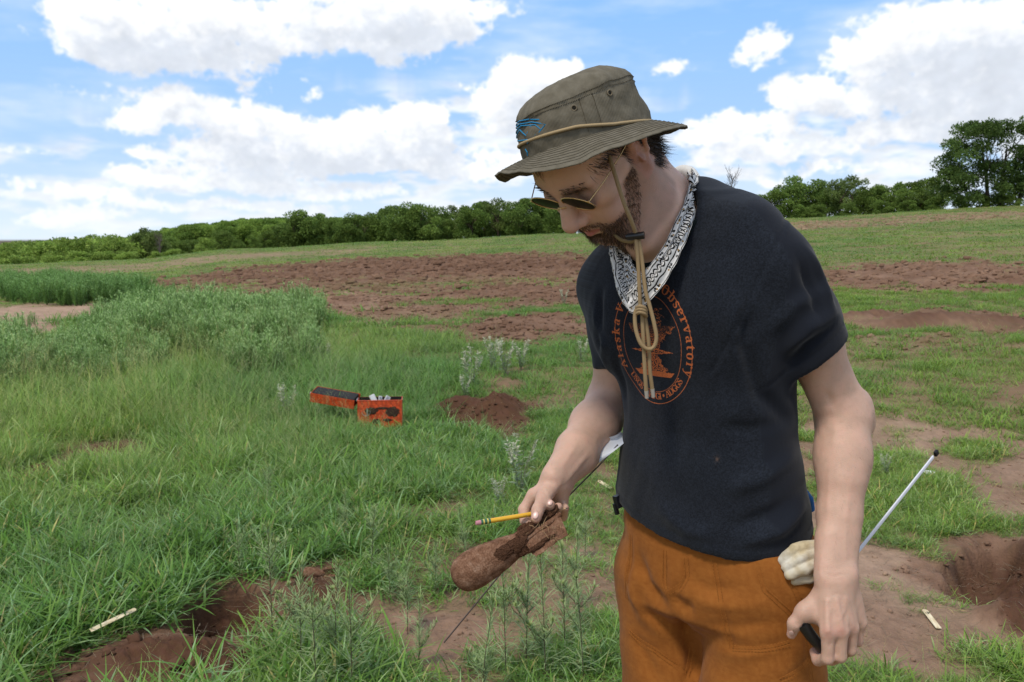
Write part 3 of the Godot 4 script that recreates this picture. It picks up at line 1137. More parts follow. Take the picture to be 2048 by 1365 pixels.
	var lump := SphereMesh.new()
	lump.radius = 1.0; lump.height = 2.0; lump.radial_segments = 10; lump.rings = 6
	var la := lump.get_mesh_arrays()
	var lv: PackedVector3Array = la[Mesh.ARRAY_VERTEX]
	var forms := []
	for k in 3:
		var w := lv.duplicate()
		for i in w.size():
			w[i] *= 1.0 + 0.75 * n_clod.get_noise_3d(w[i].x * 0.30 + k * 7.0, w[i].y * 0.30, w[i].z * 0.30)
		var white := PackedColorArray(); white.resize(w.size()); white.fill(Color.WHITE)
		forms.append(make_mesh(w, la[Mesh.ARRAY_INDEX], white))
	scatter(stuff("earth_clods", "crumbs and clods of reddish earth on the bare ground", "earth"), "clod", forms, vmat(0.97, 0.15), clods)
	print(near.size(), " ", tall.size(), " ", mid.size(), " ", far.size(), " clods ", clods.size())


# ------------------------------------------------------------------ weeds
# a feathery weed: dark stem, narrow leaves all the way up, a pale rosette on top
func feather_stem(tall: float, seed_: int) -> ArrayMesh:
	rng.seed = seed_
	var s := Soup.new()
	var b := rng.randf_range(0.01, 0.05)
	s.tube(PackedVector3Array([Vector3(0, -0.02, 0), Vector3(b * 0.4, tall * 0.5, 0), Vector3(b, tall, 0)]), 0.0020, 0.0010, 5, Color(0.10, 0.07, 0.05))
	for i in 4:
		var y := tall * rng.randf_range(0.2, 0.75)
		var a := rng.randf() * TAU
		var q := tall * rng.randf_range(0.15, 0.32)
		s.tube(PackedVector3Array([Vector3(b * 0.4, y, 0), Vector3(cos(a) * q * 0.5 + b * 0.4, y + q * 0.5, sin(a) * q * 0.5), Vector3(cos(a) * q * 0.75 + b * 0.5, y + q, sin(a) * q * 0.75)]), 0.0016, 0.0008, 4, Color(0.12, 0.12, 0.06))
	return s.mesh()


func feather_leaves(tall: float, seed_: int) -> ArrayMesh:
	rng.seed = seed_
	var s := Soup.new()
	var b := rng.randf_range(0.01, 0.05)
	var axes := [[Vector3.ZERO, Vector3(b, tall, 0), 110, 1.0]]
	for i in 4:
		var y := tall * rng.randf_range(0.2, 0.75)
		var a := rng.randf() * TAU
		var q := tall * rng.randf_range(0.15, 0.32)
		axes.append([Vector3(b * 0.4, y, 0), Vector3(cos(a) * q * 0.75 + b * 0.5, y + q, sin(a) * q * 0.75), 34, 0.6])
	for x in axes:
		var n: int = x[2]
		for i in n:
			var t := (i + rng.randf()) / n
			var o: Vector3 = (x[0] as Vector3).lerp(x[1], 0.08 + 0.92 * t)
			var c := Color(0.260, 0.360, 0.150).lerp(Color(0.380, 0.470, 0.220), rng.randf())
			s.blade(o, rng.randf() * TAU, float(x[3]) * lerpf(0.095, 0.045, t) * rng.randf_range(0.6, 1.4), 0.0048, lerpf(1.25, 0.55, t) + rng.randf_range(-0.35, 0.35), rng.randf_range(-0.5, 0.7), c, c.lerp(Color(0.20, 0.26, 0.11), 0.5), 2)
		for i in 16:
			s.blade(x[1], rng.randf() * TAU, float(x[3]) * rng.randf_range(0.018, 0.038), 0.0050, rng.randf_range(0.2, 1.3), 0.2, Color(0.26, 0.34, 0.10), Color(0.34, 0.40, 0.16), 2)
	return s.mesh()


# a leafy weed whose upper leaves are edged white
func pale_leaves(seed_: int) -> ArrayMesh:
	rng.seed = seed_
	var s := Soup.new()
	for k in 5:
		var a := rng.randf() * TAU
		var tall := rng.randf_range(0.20, 0.34)
		var top := Vector3(cos(a) * 0.09, tall, sin(a) * 0.09)
		for i in 20:
			var t := (i + rng.randf()) / 20.0
			var o := top * (0.1 + 0.9 * t)
			var q := rng.randf() * TAU
			var d := Vector3(cos(q), rng.randf_range(0.0, 0.8), sin(q)).normalized()
			var c := Color(0.20, 0.27, 0.14).lerp(Color(0.30, 0.36, 0.23), rng.randf())
			if t > 0.6:
				c = c.lerp(Color(0.60, 0.60, 0.44), rng.randf_range(0.2, 0.9))
			s.leaf(o, d, Vector3.UP, rng.randf_range(0.035, 0.065) * (1.2 - 0.5 * t), rng.randf_range(0.012, 0.022), c)
		# the flower spike: small cream bracts up the last third
		for i in 30:
			var t := 0.62 + 0.42 * rng.randf()
			var d := (on_ball() + Vector3(0, 0.7, 0)).normalized()
			s.leaf(top * t, d, on_ball(), rng.randf_range(0.014, 0.030), 0.009, Color(0.62, 0.61, 0.44) * rng.randf_range(0.70, 1.15))
	return s.mesh()


func pale_stem(seed_: int) -> ArrayMesh:
	rng.seed = seed_
	var s := Soup.new()
	for k in 5:
		var a := rng.randf() * TAU
		var tall := rng.randf_range(0.20, 0.34)
		s.tube(PackedVector3Array([Vector3(0, -0.02, 0), Vector3(cos(a) * 0.03, tall * 0.5, sin(a) * 0.03), Vector3(cos(a) * 0.09, tall, sin(a) * 0.09)]), 0.0030, 0.0015, 5, Color(0.20, 0.21, 0.13))
	return s.mesh()


# one bushy plant of the weed patch
func bush_plant(seed_: int) -> ArrayMesh:
	rng.seed = seed_
	var s := Soup.new()
	for k in 13:
		var a := rng.randf() * TAU
		var d := rng.randf_range(0.03, 0.20)
		var top := Vector3(cos(a) * d, rng.randf_range(0.30, 0.52), sin(a) * d)
		s.tube(PackedVector3Array([Vector3(0, 0, 0), top * Vector3(0.7, 0.5, 0.7), top]), 0.003, 0.0015, 3, Color(0.12, 0.15, 0.06), false)
		for i in 30:
			var t := pow((i + rng.randf()) / 30.0, 0.7)
			var o := Vector3(top.x * (0.3 + 0.7 * t), top.y * t, top.z * (0.3 + 0.7 * t))
			var c := Color(0.150, 0.285, 0.072).lerp(Color(0.270, 0.400, 0.135), rng.randf() * t)
			s.blade(o, rng.randf() * TAU, rng.randf_range(0.05, 0.11), 0.0065, rng.randf_range(0.4, 1.2), rng.randf_range(0.0, 0.7), c, c * 1.15, 2)
		for i in 9:
			s.blade(top, rng.randf() * TAU, rng.randf_range(0.02, 0.045), 0.008, rng.randf_range(0.1, 1.1), 0.2, Color(0.31, 0.45, 0.18), Color(0.40, 0.53, 0.25), 2)
	return s.mesh()


func build_weeds() -> void:
	var leafm := vmat(0.6, 0.3, Color(0.7, 0.7, 0.7))
	var stemm := vmat(0.7, 0.3)
	var kinds := []
	for k in 4:
		kinds.append([feather_stem(0.40, 100 + k), feather_leaves(0.40, 100 + k)])
	# [pixel of the foot, height, label]
	var list := [[545, 1268, 0.42, "feathery green weed between the front pit and its right-hand mound"], [602, 1352, 0.40, "feathery weed at the bottom edge, right of the front pit"], [668, 1330, 0.36, "slender feathery weed below the rusty scrap on the mound"],
		[705, 1395, 0.40, "feathery weed rising from the bottom edge, nearest left of the rusty nose"], [742, 1150, 0.30, "thin dark-stemmed weed above and left of the rusty nose"], [815, 1262, 0.30, "feathery weed on thin soil straight below the bomb's nose"],
		[838, 1330, 0.26, "short feathery weed on the bare patch at the bottom"], [870, 1190, 0.24, "small pale-tipped weed just behind the bomb's nose"], [1012, 1352, 0.36, "dark-stemmed feathery weed under the bomb's neck"],
		[1052, 1330, 0.40, "tall feathery weed below the bomb's tail"], [1092, 1365, 0.42, "feathery weed at the bottom edge left of the trousers"], [1130, 1300, 0.38, "feathery weed between bomb tail and trouser leg"],
		[1168, 1365, 0.36, "drooping feathery weed touching the trouser leg at the bottom"], [1150, 1215, 0.30, "small feathery weed beside the trouser pocket"], [960, 1420, 0.36, "feathery weed cut by the bottom edge under the wire"],
		[480, 1160, 0.26, "low feathery weed on the far rim of the front pit"], [535, 1020, 0.24, "small pale-tipped weed in the grass, left of the pencil"], [690, 1090, 0.26, "small feathery weed midway between pit and pencil"], [930, 1110, 0.24, "small feathery weed behind the bomb's neck"], [1170, 1120, 0.24, "small feathery weed beside the belt clip"],
		[635, 1420, 0.40, "feathery weed mostly below the bottom edge, beside the earth heap"], [780, 1200, 0.24, "low feathery weed left of the bomb on a bare spot"]]
	for i in list.size():
		rng.seed = 500 + i
		var q = list[i]
		var at := G(q[0], q[1])
		at.y = ground(at.x, at.z)
		var t := thing("feathery_weed", q[3], "weed", at, "feathery weeds in the foreground")
		t.rotation.y = rng.randf() * TAU
		t.scale = Vector3.ONE * (float(q[2]) / 0.40)
		part("stem", kinds[i % 4][0], stemm, t)
		part("leaves", kinds[i % 4][1], leafm, t)
	var pale := []
	for k in 3:
		pale.append([pale_stem(200 + k), pale_leaves(200 + k)])
	list = [[943, 775, 1.1, "white-topped weed straight above the dug mound"], [985, 742, 1.0, "white-topped weed right of and behind the one above the mound"], [1010, 752, 1.05, "tall white-topped weed half way from mound to sleeve"], [1042, 742, 0.9, "white-topped weed left of the man's right sleeve"], [1163, 726, 0.7, "small pale weed touching the man's right sleeve"],
		[575, 842, 0.85, "white-topped weed left of the orange lid"], [648, 730, 0.7, "small whitish weed in the grass beyond the case"], [1040, 985, 0.9, "large white-topped weed just left of the man's forearm"], [930, 792, 0.6, "short pale weed at the back of the dug mound"], [1000, 1015, 0.5, "low grey leafed weed left of the hand"],
		[1772, 948, 0.35, "small white-flowered weed near the rod's black tip"], [1128, 612, 0.9, "small grey bush alone on the ploughed earth"]]
	for i in list.size():
		rng.seed = 600 + i
		var q = list[i]
		var at := G(q[0], q[1])
		at.y = ground(at.x, at.z)
		var t := thing("white_topped_weed", q[3], "weed", at, "white-topped weeds in the grass")
		t.rotation.y = rng.randf() * TAU
		t.scale = Vector3.ONE * float(q[2]) * 1.15
		part("stem", pale[i % 3][0], stemm, t)
		part("leaves", pale[i % 3][1], leafm, t)
	# the bushy patch: too dense to count
	var bushes := [bush_plant(301), bush_plant(302), bush_plant(303)]
	rng.seed = 9
	var put := []
	for area in [[400, 680, 225, 46, 360, 1.35], [190, 735, 140, 44, 140, 0.95], [520, 716, 120, 50, 130, 1.05], [10, 742, 80, 50, 70, 1.15], [590, 650, 60, 22, 60, 1.2]]:
		for i in int(area[4]):
			var a := rng.randf() * TAU
			var d := sqrt(rng.randf())
			var at := G(float(area[0]) + cos(a) * d * float(area[2]), float(area[1]) + sin(a) * d * float(area[3]))
			at.y = ground(at.x, at.z) - 0.02
			var k := rng.randf_range(0.75, 1.1) * float(area[5]) * (1.1 - 0.35 * d)
			put.append([at, rng.randf() * TAU, Vector3(k, k * rng.randf_range(0.85, 1.15), k), Color(1, 1, 1) * rng.randf_range(0.85, 1.2)])
	scatter(stuff("weed_patch", "dense bushy patch of pale tipped weeds on the left", "weeds"), "plant", bushes, leafm, put)
	put = []
	for area in [[150, 598, 150, 16, 230, 1.3], [20, 580, 60, 14, 60, 1.3], [110, 568, 40, 8, 40, 1.2], [270, 600, 80, 14, 70, 0.9], [60, 655, 30, 6, 4, 0.6]]:
		for i in int(area[4]):
			var a := rng.randf() * TAU
			var d := sqrt(rng.randf())
			var at := G(float(area[0]) + cos(a) * d * float(area[2]), float(area[1]) + sin(a) * d * float(area[3]))
			at.y = ground(at.x, at.z) - 0.02
			var k := rng.randf_range(0.8, 1.1) * float(area[5])
			put.append([at, rng.randf() * TAU, Vector3(k, k, k), Color(0.75, 0.88, 0.72) * rng.randf_range(0.8, 1.1)])
	scatter(stuff("far_weed_patch", "darker bushy weeds behind the pink track on the far left", "weeds"), "plant", bushes, leafm, put)


# ------------------------------------------------------------------ things lying in the field
func rounded_box(size: Vector3, r: float) -> ArrayMesh:
	# a box whose edges are rounded by r
	var v := PackedVector3Array()
	var idx := PackedInt32Array()
	var n := 4
	var h := size * 0.5 - Vector3.ONE * r
	for f in 6:
		var ax := f / 2
		var sg := 1.0 if f % 2 == 0 else -1.0
		var k := v.size()
		var ts := PackedFloat32Array([-1.0, -0.999, 0.0, 0.999, 1.0])
		for i in n + 1:
			for j in n + 1:
				var q := Vector3.ZERO
				q[ax] = sg
				q[(ax + 1) % 3] = ts[i] * sg
				q[(ax + 2) % 3] = ts[j]
				var inner := Vector3(clampf(q.x, -1, 1) * h.x, clampf(q.y, -1, 1) * h.y, clampf(q.z, -1, 1) * h.z)
				var d := Vector3.ZERO
				d[ax] = sg
				if i == 0 or i == n:
					d[(ax + 1) % 3] = ts[i] * sg
				if j == 0 or j == n:
					d[(ax + 2) % 3] = ts[j]
				v.append(inner + d.normalized() * r)
		for i in n:
			for j in n:
				var a := k + i * (n + 1) + j
				idx.append_array([a, a + 1, a + n + 1, a + n + 1, a + 1, a + n + 2])
	return make_mesh(v, idx)


func st_box(s: Soup, xf: Transform3D, size: Vector3, c: Color) -> void:
	var h := size * 0.5
	for f in 6:
		var ax := f / 2
		var sg := 1.0 if f % 2 == 0 else -1.0
		var k := s.v.size()
		var nn := Vector3.ZERO
		nn[ax] = sg
		for q in [[-1, -1], [1, -1], [1, 1], [-1, 1]]:
			var p := Vector3.ZERO
			p[ax] = sg * h[ax]
			p[(ax + 1) % 3] = q[0] * h[(ax + 1) % 3] * sg
			p[(ax + 2) % 3] = q[1] * h[(ax + 2) % 3]
			s.v.append(xf * p)
			s.n.append(xf.basis * nn)
			s.c.append(c)
		if (s.v[k + 2] - s.v[k]).cross(s.v[k + 1] - s.v[k]).dot(s.n[k]) < 0.0:
			s.idx.append_array([k, k + 2, k + 1, k, k + 3, k + 2])
		else:
			s.idx.append_array([k, k + 1, k + 2, k, k + 2, k + 3])


func lump_mesh(size: Vector3, seed_: int, rough := 0.3, freq := 0.3) -> ArrayMesh:
	var sp := SphereMesh.new()
	sp.radius = 1.0; sp.height = 2.0; sp.radial_segments = 24; sp.rings = 14
	var a := sp.get_mesh_arrays()
	var v: PackedVector3Array = a[Mesh.ARRAY_VERTEX]
	for i in v.size():
		var q := v[i] * (1.0 + rough * n_clod.get_noise_3d(v[i].x * freq + seed_ * 3.1, v[i].y * freq, v[i].z * freq) + rough * 0.4 * n_clod.get_noise_3d(v[i].x * freq * 4.0, v[i].y * freq * 4.0 + seed_, v[i].z * freq * 4.0))
		v[i] = q * size
	return make_mesh(v, a[Mesh.ARRAY_INDEX])


func stake(called: String, label: String, foot: Vector3, round_: float, pitch: float, length: float, wide: float, roll := 0.0) -> Node3D:
	# a flat wooden marker with one rounded end, lying along its x axis
	var t := thing(called, label, "marker stick", foot)
	t.basis = Basis(Vector3.UP, round_) * Basis(Vector3(0, 0, 1), pitch) * Basis(Vector3(1, 0, 0), roll)
	var pts := PackedVector2Array([Vector2(0, -wide * 0.5), Vector2(length - wide * 0.5, -wide * 0.5)])
	for i in 9:
		var a := -PI / 2 + PI * (i + 0.5) / 9.0
		pts.append(Vector2(length - wide * 0.5 + cos(a) * wide * 0.5, sin(a) * wide * 0.5))
	pts.append(Vector2(length - wide * 0.5, wide * 0.5))
	pts.append(Vector2(0, wide * 0.5))
	var csg := CSGPolygon3D.new()
	csg.polygon = pts
	csg.depth = 0.0022
	csg.name = "blade"
	csg.rotation_degrees.x = -90
	var wood := mat(lin(0.80, 0.70, 0.50), 0.7)
	wood.albedo_texture = noise_tex(0.02, 128, 3, FastNoiseLite.TYPE_SIMPLEX, Color(0.82, 0.78, 0.70), Color(1, 1, 1))
	csg.material = wood
	t.add_child(csg)
	return t


func build_ground_things() -> void:
	rng.seed = 21
	# the orange metal case, its lid thrown open to the left
	var at := G(761, 856)
	at.y = ground(at.x, at.z) + 0.012
	var can := thing("ammunition_case", "open orange metal case standing in the grass, lid swung out left", "metal case", at)
	can.rotation_degrees.y = 5.0
	var paint := mat(lin(0.78, 0.095, 0.018), 0.45, 0.5)
	relief(paint, noise_tex(0.03, 256, 4), 0.12, 9.0)
	paint.albedo_texture = noise_tex(0.012, 256, 4, FastNoiseLite.TYPE_SIMPLEX, Color(0.62, 0.55, 0.5), Color(1, 1, 1))
	var dark := mat(lin(0.016, 0.014, 0.013), 0.6)
	var steel := mat(lin(0.42, 0.42, 0.41), 0.35, 0.5)
	steel.metallic = 0.8
	var w := 0.345
	var h := 0.215
	var d := 0.155
	for s in [[Vector3(0, h * 0.5, d * 0.5), Vector3(w, h, 0.004)], [Vector3(0, h * 0.5, -d * 0.5), Vector3(w, h, 0.004)]]:
		var o := part("side_panel", rounded_box(s[1], 0.0018), paint, can)
		o.position = s[0]
	for sx in [-1, 1]:
		var o := part("end_panel", rounded_box(Vector3(0.004, h, d - 0.005), 0.0018), paint, can)
		o.position = Vector3(sx * (w * 0.5 - 0.003), h * 0.5, 0)
	var fl := part("floor_panel", rounded_box(Vector3(w - 0.012, 0.004, d - 0.006), 0.0018), dark, can)
	fl.position.y = 0.012
	# black lining, a little above the walls at the back
	for s in [[Vector3(0, h * 0.5 + 0.004, d * 0.5 - 0.006), Vector3(w - 0.016, h - 0.01, 0.003)], [Vector3(0, h * 0.5 + 0.007, -d * 0.5 + 0.006), Vector3(w - 0.016, h - 0.005, 0.003)]]:
		var o := part("lining", rounded_box(s[1], 0.0012), dark, can)
		o.position = s[0]
	var rim := Soup.new()
	for z in [-1, 1]:
		rim.tube(PackedVector3Array([Vector3(-w * 0.5, h, z * d * 0.5), Vector3(w * 0.5, h, z * d * 0.5)]), 0.0042, 0.0042, 8, Color.WHITE)
	for x in [-1, 1]:
		rim.tube(PackedVector3Array([Vector3(x * w * 0.5, h, -d * 0.5), Vector3(x * w * 0.5, h, d * 0.5)]), 0.0042, 0.0042, 8, Color.WHITE)
	part("rim", rim.mesh(), paint, can)
	for q in [[-0.065, 0.135, 0.050, 0.026, 3], [0.10, 0.125, 0.052, 0.036, 5], [0.02, 0.155, 0.050, 0.010, 8], [-0.03, 0.05, 0.030, 0.02, 9], [0.06, 0.06, 0.035, 0.012, 12]]:
		var o := part("mud_smear", lump_mesh(Vector3(q[2], q[3], 0.0035), q[4], 0.55, 0.5), mat(lin(0.050, 0.027, 0.018), 0.95), can)
		o.position = Vector3(q[0], q[1], d * 0.5 + 0.002)
	var wire := Soup.new()
	var loop := PackedVector3Array()
	for i in 13:
		var a := PI * 1.25 * i / 12.0 + PI * 0.9
		loop.append(Vector3(-0.105 + cos(a) * 0.032, 0.125 + sin(a) * 0.028, d * 0.5 + 0.010))
	wire.tube(loop, 0.0022, 0.0022, 6, Color.WHITE)
	wire.tube(PackedVector3Array([Vector3(-0.095, 0.155, d * 0.5 + 0.008), Vector3(-0.097, 0.095, d * 0.5 + 0.012)]), 0.005, 0.004, 6, Color.WHITE)
	part("latch", wire.mesh(), steel, can)
	# lid: a shallow tray on its hinge
	var lid := Node3D.new()
	lid.name = "lid"
	can.add_child(lid)
	lid.position = Vector3(-w * 0.5 - 0.006, h - 0.008, 0)
	lid.rotation_degrees = Vector3(9, -12, -9)
	var lw := 0.355
	part("lid_top", rounded_box(Vector3(lw, 0.004, d + 0.012), 0.0018), paint, lid).position = Vector3(-lw * 0.5, -0.030, 0)
	for z in [-1, 1]:
		part("lid_edge", rounded_box(Vector3(lw, 0.074, 0.004), 0.0018), paint, lid).position = Vector3(-lw * 0.5, -0.010, z * (d * 0.5 + 0.006))
	part("lid_end", rounded_box(Vector3(0.004, 0.074, d + 0.008), 0.0018), paint, lid).position = Vector3(-lw, -0.010, 0)
	part("seal", rounded_box(Vector3(lw - 0.02, 0.050, d - 0.004), 0.006), dark, lid).position = Vector3(-lw * 0.5, 0.004, 0)
	var catch := Soup.new()
	catch.tube(PackedVector3Array([Vector3(-lw - 0.004, 0.0, 0.02), Vector3(-lw - 0.022, 0.006, 0.02), Vector3(-lw - 0.026, -0.008, 0.02)]), 0.004, 0.004, 6, Color.WHITE)
	part("catch", catch.mesh(), steel, lid)
	var hinge := Soup.new()
	hinge.tube(PackedVector3Array([Vector3(-w * 0.5 - 0.006, h, -d * 0.4), Vector3(-w * 0.5 - 0.006, h, d * 0.4)]), 0.006, 0.006, 8, Color.WHITE)
	part("hinge", hinge.mesh(), steel, can)
	# papers and tools standing in it: things of their own
	var white := mat(lin(0.78, 0.78, 0.76), 0.8)
	var names_in := [["folded_paper", "folded white paper sticking out of the case, nearest its lid", -0.055, 0.045, 0.075, 24.0], ["paper_tag", "small white tag sticking out of the middle of the orange case", -0.002, 0.028, 0.050, -8.0], ["paper_slip", "white paper slip leaning at the right in the orange case", 0.052, 0.038, 0.055, -32.0]]
	for q in names_in:
		var s := Soup.new()
		st_box(s, Transform3D(), Vector3(q[3], q[4], 0.0012), Color.WHITE)
		st_box(s, Transform3D(Basis(Vector3(0, 1, 0), 0.5), Vector3(0.002, 0, 0.006)), Vector3(float(q[3]) * 0.9, float(q[4]) * 0.96, 0.0012), Color.WHITE)
		var o := part(q[0], s.mesh(), white, self)
		o.transform = can.transform * Transform3D(Basis(Vector3(0, 0, 1), deg_to_rad(q[5])), Vector3(q[2], h - 0.008, -0.035 + float(q[2]) * 0.2))
		tag(o, q[1], "paper")
	var tool := Soup.new()
	tool.tube(PackedVector3Array([Vector3(0, -0.16, 0), Vector3(0.0, 0.03, 0)]), 0.006, 0.006, 8, Color.WHITE)
	var to := part("metal_rod", tool.mesh(), steel, self)
	to.transform = can.transform * Transform3D(Basis(Vector3(0, 0, 1), 0.55), Vector3(0.015, h - 0.01, 0.0))
	tag(to, "thin grey metal rod leaning in the orange case among papers", "rod")
	# wooden markers
	var foot := G(182, 1293)
	foot.y = ground(foot.x, foot.z) + 0.065
	var far := G(276, 1256)
	stake("wooden_marker", "pale wooden marker stick lying in grass beside the front earth heap", foot, atan2(-(far.z - foot.z), far.x - foot.x), 0.10, 0.185, 0.016, 0.5)
	foot = G(1878, 1266)
	foot.y = ground(foot.x, foot.z) + 0.008
	far = G(1840, 1220)
	var st := stake("wooden_marker", "pale wooden marker with black lettering on bare soil below the pit", foot, atan2(-(far.z - foot.z), far.x - foot.x), 0.03, 0.165, 0.021)
	var tx := TextMesh.new()
	var sf := SystemFont.new()
	sf.font_names = PackedStringArray(["Droid Sans"])
	tx.font = sf
	tx.text = "P3"
	tx.font_size = 16
	tx.pixel_size = 0.0011
	tx.depth = 0.0006
	var o2 := part("lettering", tx, mat(lin(0.03, 0.03, 0.03), 0.8), st)
	o2.transform = Transform3D(Basis(Vector3(1, 0, 0), -PI / 2) * Basis(Vector3(0, 0, 1), 2.6), Vector3(0.128, 0.0026, 0.0))
	foot = G(1222, 977)
	foot.y = ground(foot.x, foot.z) + 0.015
	far = G(1187, 963)
	st = stake("wooden_marker", "short wooden marker with a dark hole lying behind the shirt hem", foot, atan2(-(far.z - foot.z), far.x - foot.x), 0.12, 0.13, 0.021, -0.3)
	part("hole", lump_mesh(Vector3(0.004, 0.0006, 0.003), 2), dark, st).position = Vector3(0.112, 0.0024, 0)
	foot = G(1709, 1290)
	foot.y = ground(foot.x, foot.z) + 0.01
	stake("wooden_marker", "white stub of a marker just right of the near hand", foot, 1.9, 0.35, 0.05, 0.012)
	# white scrap of paper near the rod's tip
	var scrap_at := G(1858, 952)
	scrap_at.y = ground(scrap_at.x, scrap_at.z) + 0.035
	var scrap := part("paper_scrap", lump_mesh(Vector3(0.035, 0.012, 0.02), 4, 0.7, 0.7), white, self)
	scrap.position = scrap_at
	tag(scrap, "crumpled white paper scrap lying in grass below the rod's tip", "paper")
	# the rusty scrap on the mound: a crushed shell with bent fins
	at = G(634, 1160)
	at.y = ground(at.x, at.z) + 0.022
	var rust := rust_material()
	var sc := thing("rusted_shell", "crushed rusty shell with bent fins lying on the small mound", "shell", at)
	sc.rotation_degrees = Vector3(0, 12, -6)
	var prof := PackedVector2Array([Vector2(-0.085, 0.002), Vector2(-0.080, 0.016), Vector2(-0.062, 0.025), Vector2(-0.03, 0.027), Vector2(0.0, 0.022), Vector2(0.025, 0.014), Vector2(0.035, 0.010)])
	part("shell_body", lathe_x(prof, 20, 0.10, 2), rust, sc)
	var fins := Soup.new()
	for i in 5:
		var b := Basis(Vector3(1, 0, 0), i * TAU / 5.0 + 0.4) * Basis(Vector3(0, 0, 1), rng.randf_range(-0.35, 0.25)) * Basis(Vector3(0, 1, 0), rng.randf_range(-0.3, 0.3))
		st_box(fins, Transform3D(b, b * Vector3(0.0, 0.016, 0) + Vector3(0.058, 0, 0)), Vector3(0.056, 0.030, 0.0025), Color.WHITE)
	part("fins", fins.mesh(), rust, sc)


func rust_material() -> StandardMaterial3D:
	var m := mat(Color.WHITE, 0.92, 0.2)
	m.albedo_texture = rust_ramp(0.018)
	m.detail_enabled = true
	m.detail_albedo = noise_tex(0.09, 256, 4, FastNoiseLite.TYPE_SIMPLEX, Color(0.62, 0.58, 0.55), Color(1.0, 1.0, 1.0))
	m.detail_blend_mode = BaseMaterial3D.BLEND_MODE_MUL
	relief(m, noise_tex(0.06, 256, 5), 0.08, 11.0)
	m.uv1_world_triplanar = false
	return m


func rust_ramp(freq: float) -> NoiseTexture2D:
	var t := noise_tex(freq, 256, 5)
	var g := Gradient.new()
	g.offsets = PackedFloat32Array([0.0, 0.35, 0.6, 0.85, 1.0])
	g.colors = PackedColorArray([lin(0.130, 0.068, 0.042), lin(0.220, 0.115, 0.068), lin(0.310, 0.175, 0.110), lin(0.41, 0.255, 0.170), lin(0.47, 0.33, 0.24)])
	t.color_ramp = g
	return t


# a turned body along x: profile of (x, radius); dents pushes the surface about
func lathe_x(profile: PackedVector2Array, sides: int, dents: float, seed_: int) -> ArrayMesh:
	var v := PackedVector3Array()
	var idx := PackedInt32Array()
	var dense := PackedVector2Array()
	for i in profile.size() - 1:
		for j in 4:
			dense.append(profile[i].cubic_interpolate(profile[i + 1], profile[maxi(i - 1, 0)], profile[mini(i + 2, profile.size() - 1)], j / 4.0))
	dense.append(profile[profile.size() - 1])
	for i in dense.size():
		for s in sides:
			var a := TAU * s / sides
			var r := dense[i].y * (1.0 + dents * n_clod.get_noise_3d(dense[i].x * 8.0 + seed_ * 2.0, cos(a) * 0.25, sin(a) * 0.25))
			v.append(Vector3(dense[i].x, cos(a) * r, sin(a) * r))
	var m := dense.size()
	for i in m - 1:
		for s in sides:
			var s2 := (s + 1) % sides
			idx.append_array([i * sides + s, i * sides + s2, (i + 1) * sides + s, (i + 1) * sides + s, i * sides + s2, (i + 1) * sides + s2])
	for e in 2:
		var k := v.size()
		var row := 0 if e == 0 else (m - 1) * sides
		v.append(Vector3(dense[0 if e == 0 else m - 1].x, 0, 0))
		for s in sides:
			var s2 := (s + 1) % sides
			if e == 0:
				idx.append_array([k, row + s2, row + s])
			else:
				idx.append_array([k, row + s, row + s2])
	return make_mesh(v, idx)


# ------------------------------------------------------------------ smooth solids
class Loft:
	var ys := PackedFloat32Array()       # falling
	var cx := PackedFloat32Array()
	var cz := PackedFloat32Array()
	var a := PackedFloat32Array()
	var b := PackedFloat32Array()
	var l: Vector3                       # axis of a
	var f: Vector3                       # axis of b

	func dist(p: Vector3) -> float:
		var n := ys.size()
		var y := clampf(p.y, ys[n - 1], ys[0])
		var i := 1
		while i < n - 1 and y < ys[i]:
			i += 1
		var t := (ys[i - 1] - y) / (ys[i - 1] - ys[i])
		t = t * t * (3.0 - 2.0 * t) * 0.5 + t * 0.5
		var dx := p.x - lerpf(cx[i - 1], cx[i], t)
		var dz := p.z - lerpf(cz[i - 1], cz[i], t)
		var ra := lerpf(a[i - 1], a[i], t)
		var rb := lerpf(b[i - 1], b[i], t)
		var u := dx * l.x + dz * l.z
		var w := dx * f.x + dz * f.z
		var k0 := sqrt(u * u / (ra * ra) + w * w / (rb * rb))
		var k1 := sqrt(u * u / (ra * ra * ra * ra) + w * w / (rb * rb * rb * rb))
		var d := k0 * (k0 - 1.0) / k1 if k1 > 1e-6 else -minf(ra, rb)
		var over := absf(p.y - y)
		if over > 0.0:
			return sqrt(maxf(d, 0.0) * maxf(d, 0.0) + over * over) if d > 0.0 else over
		return d


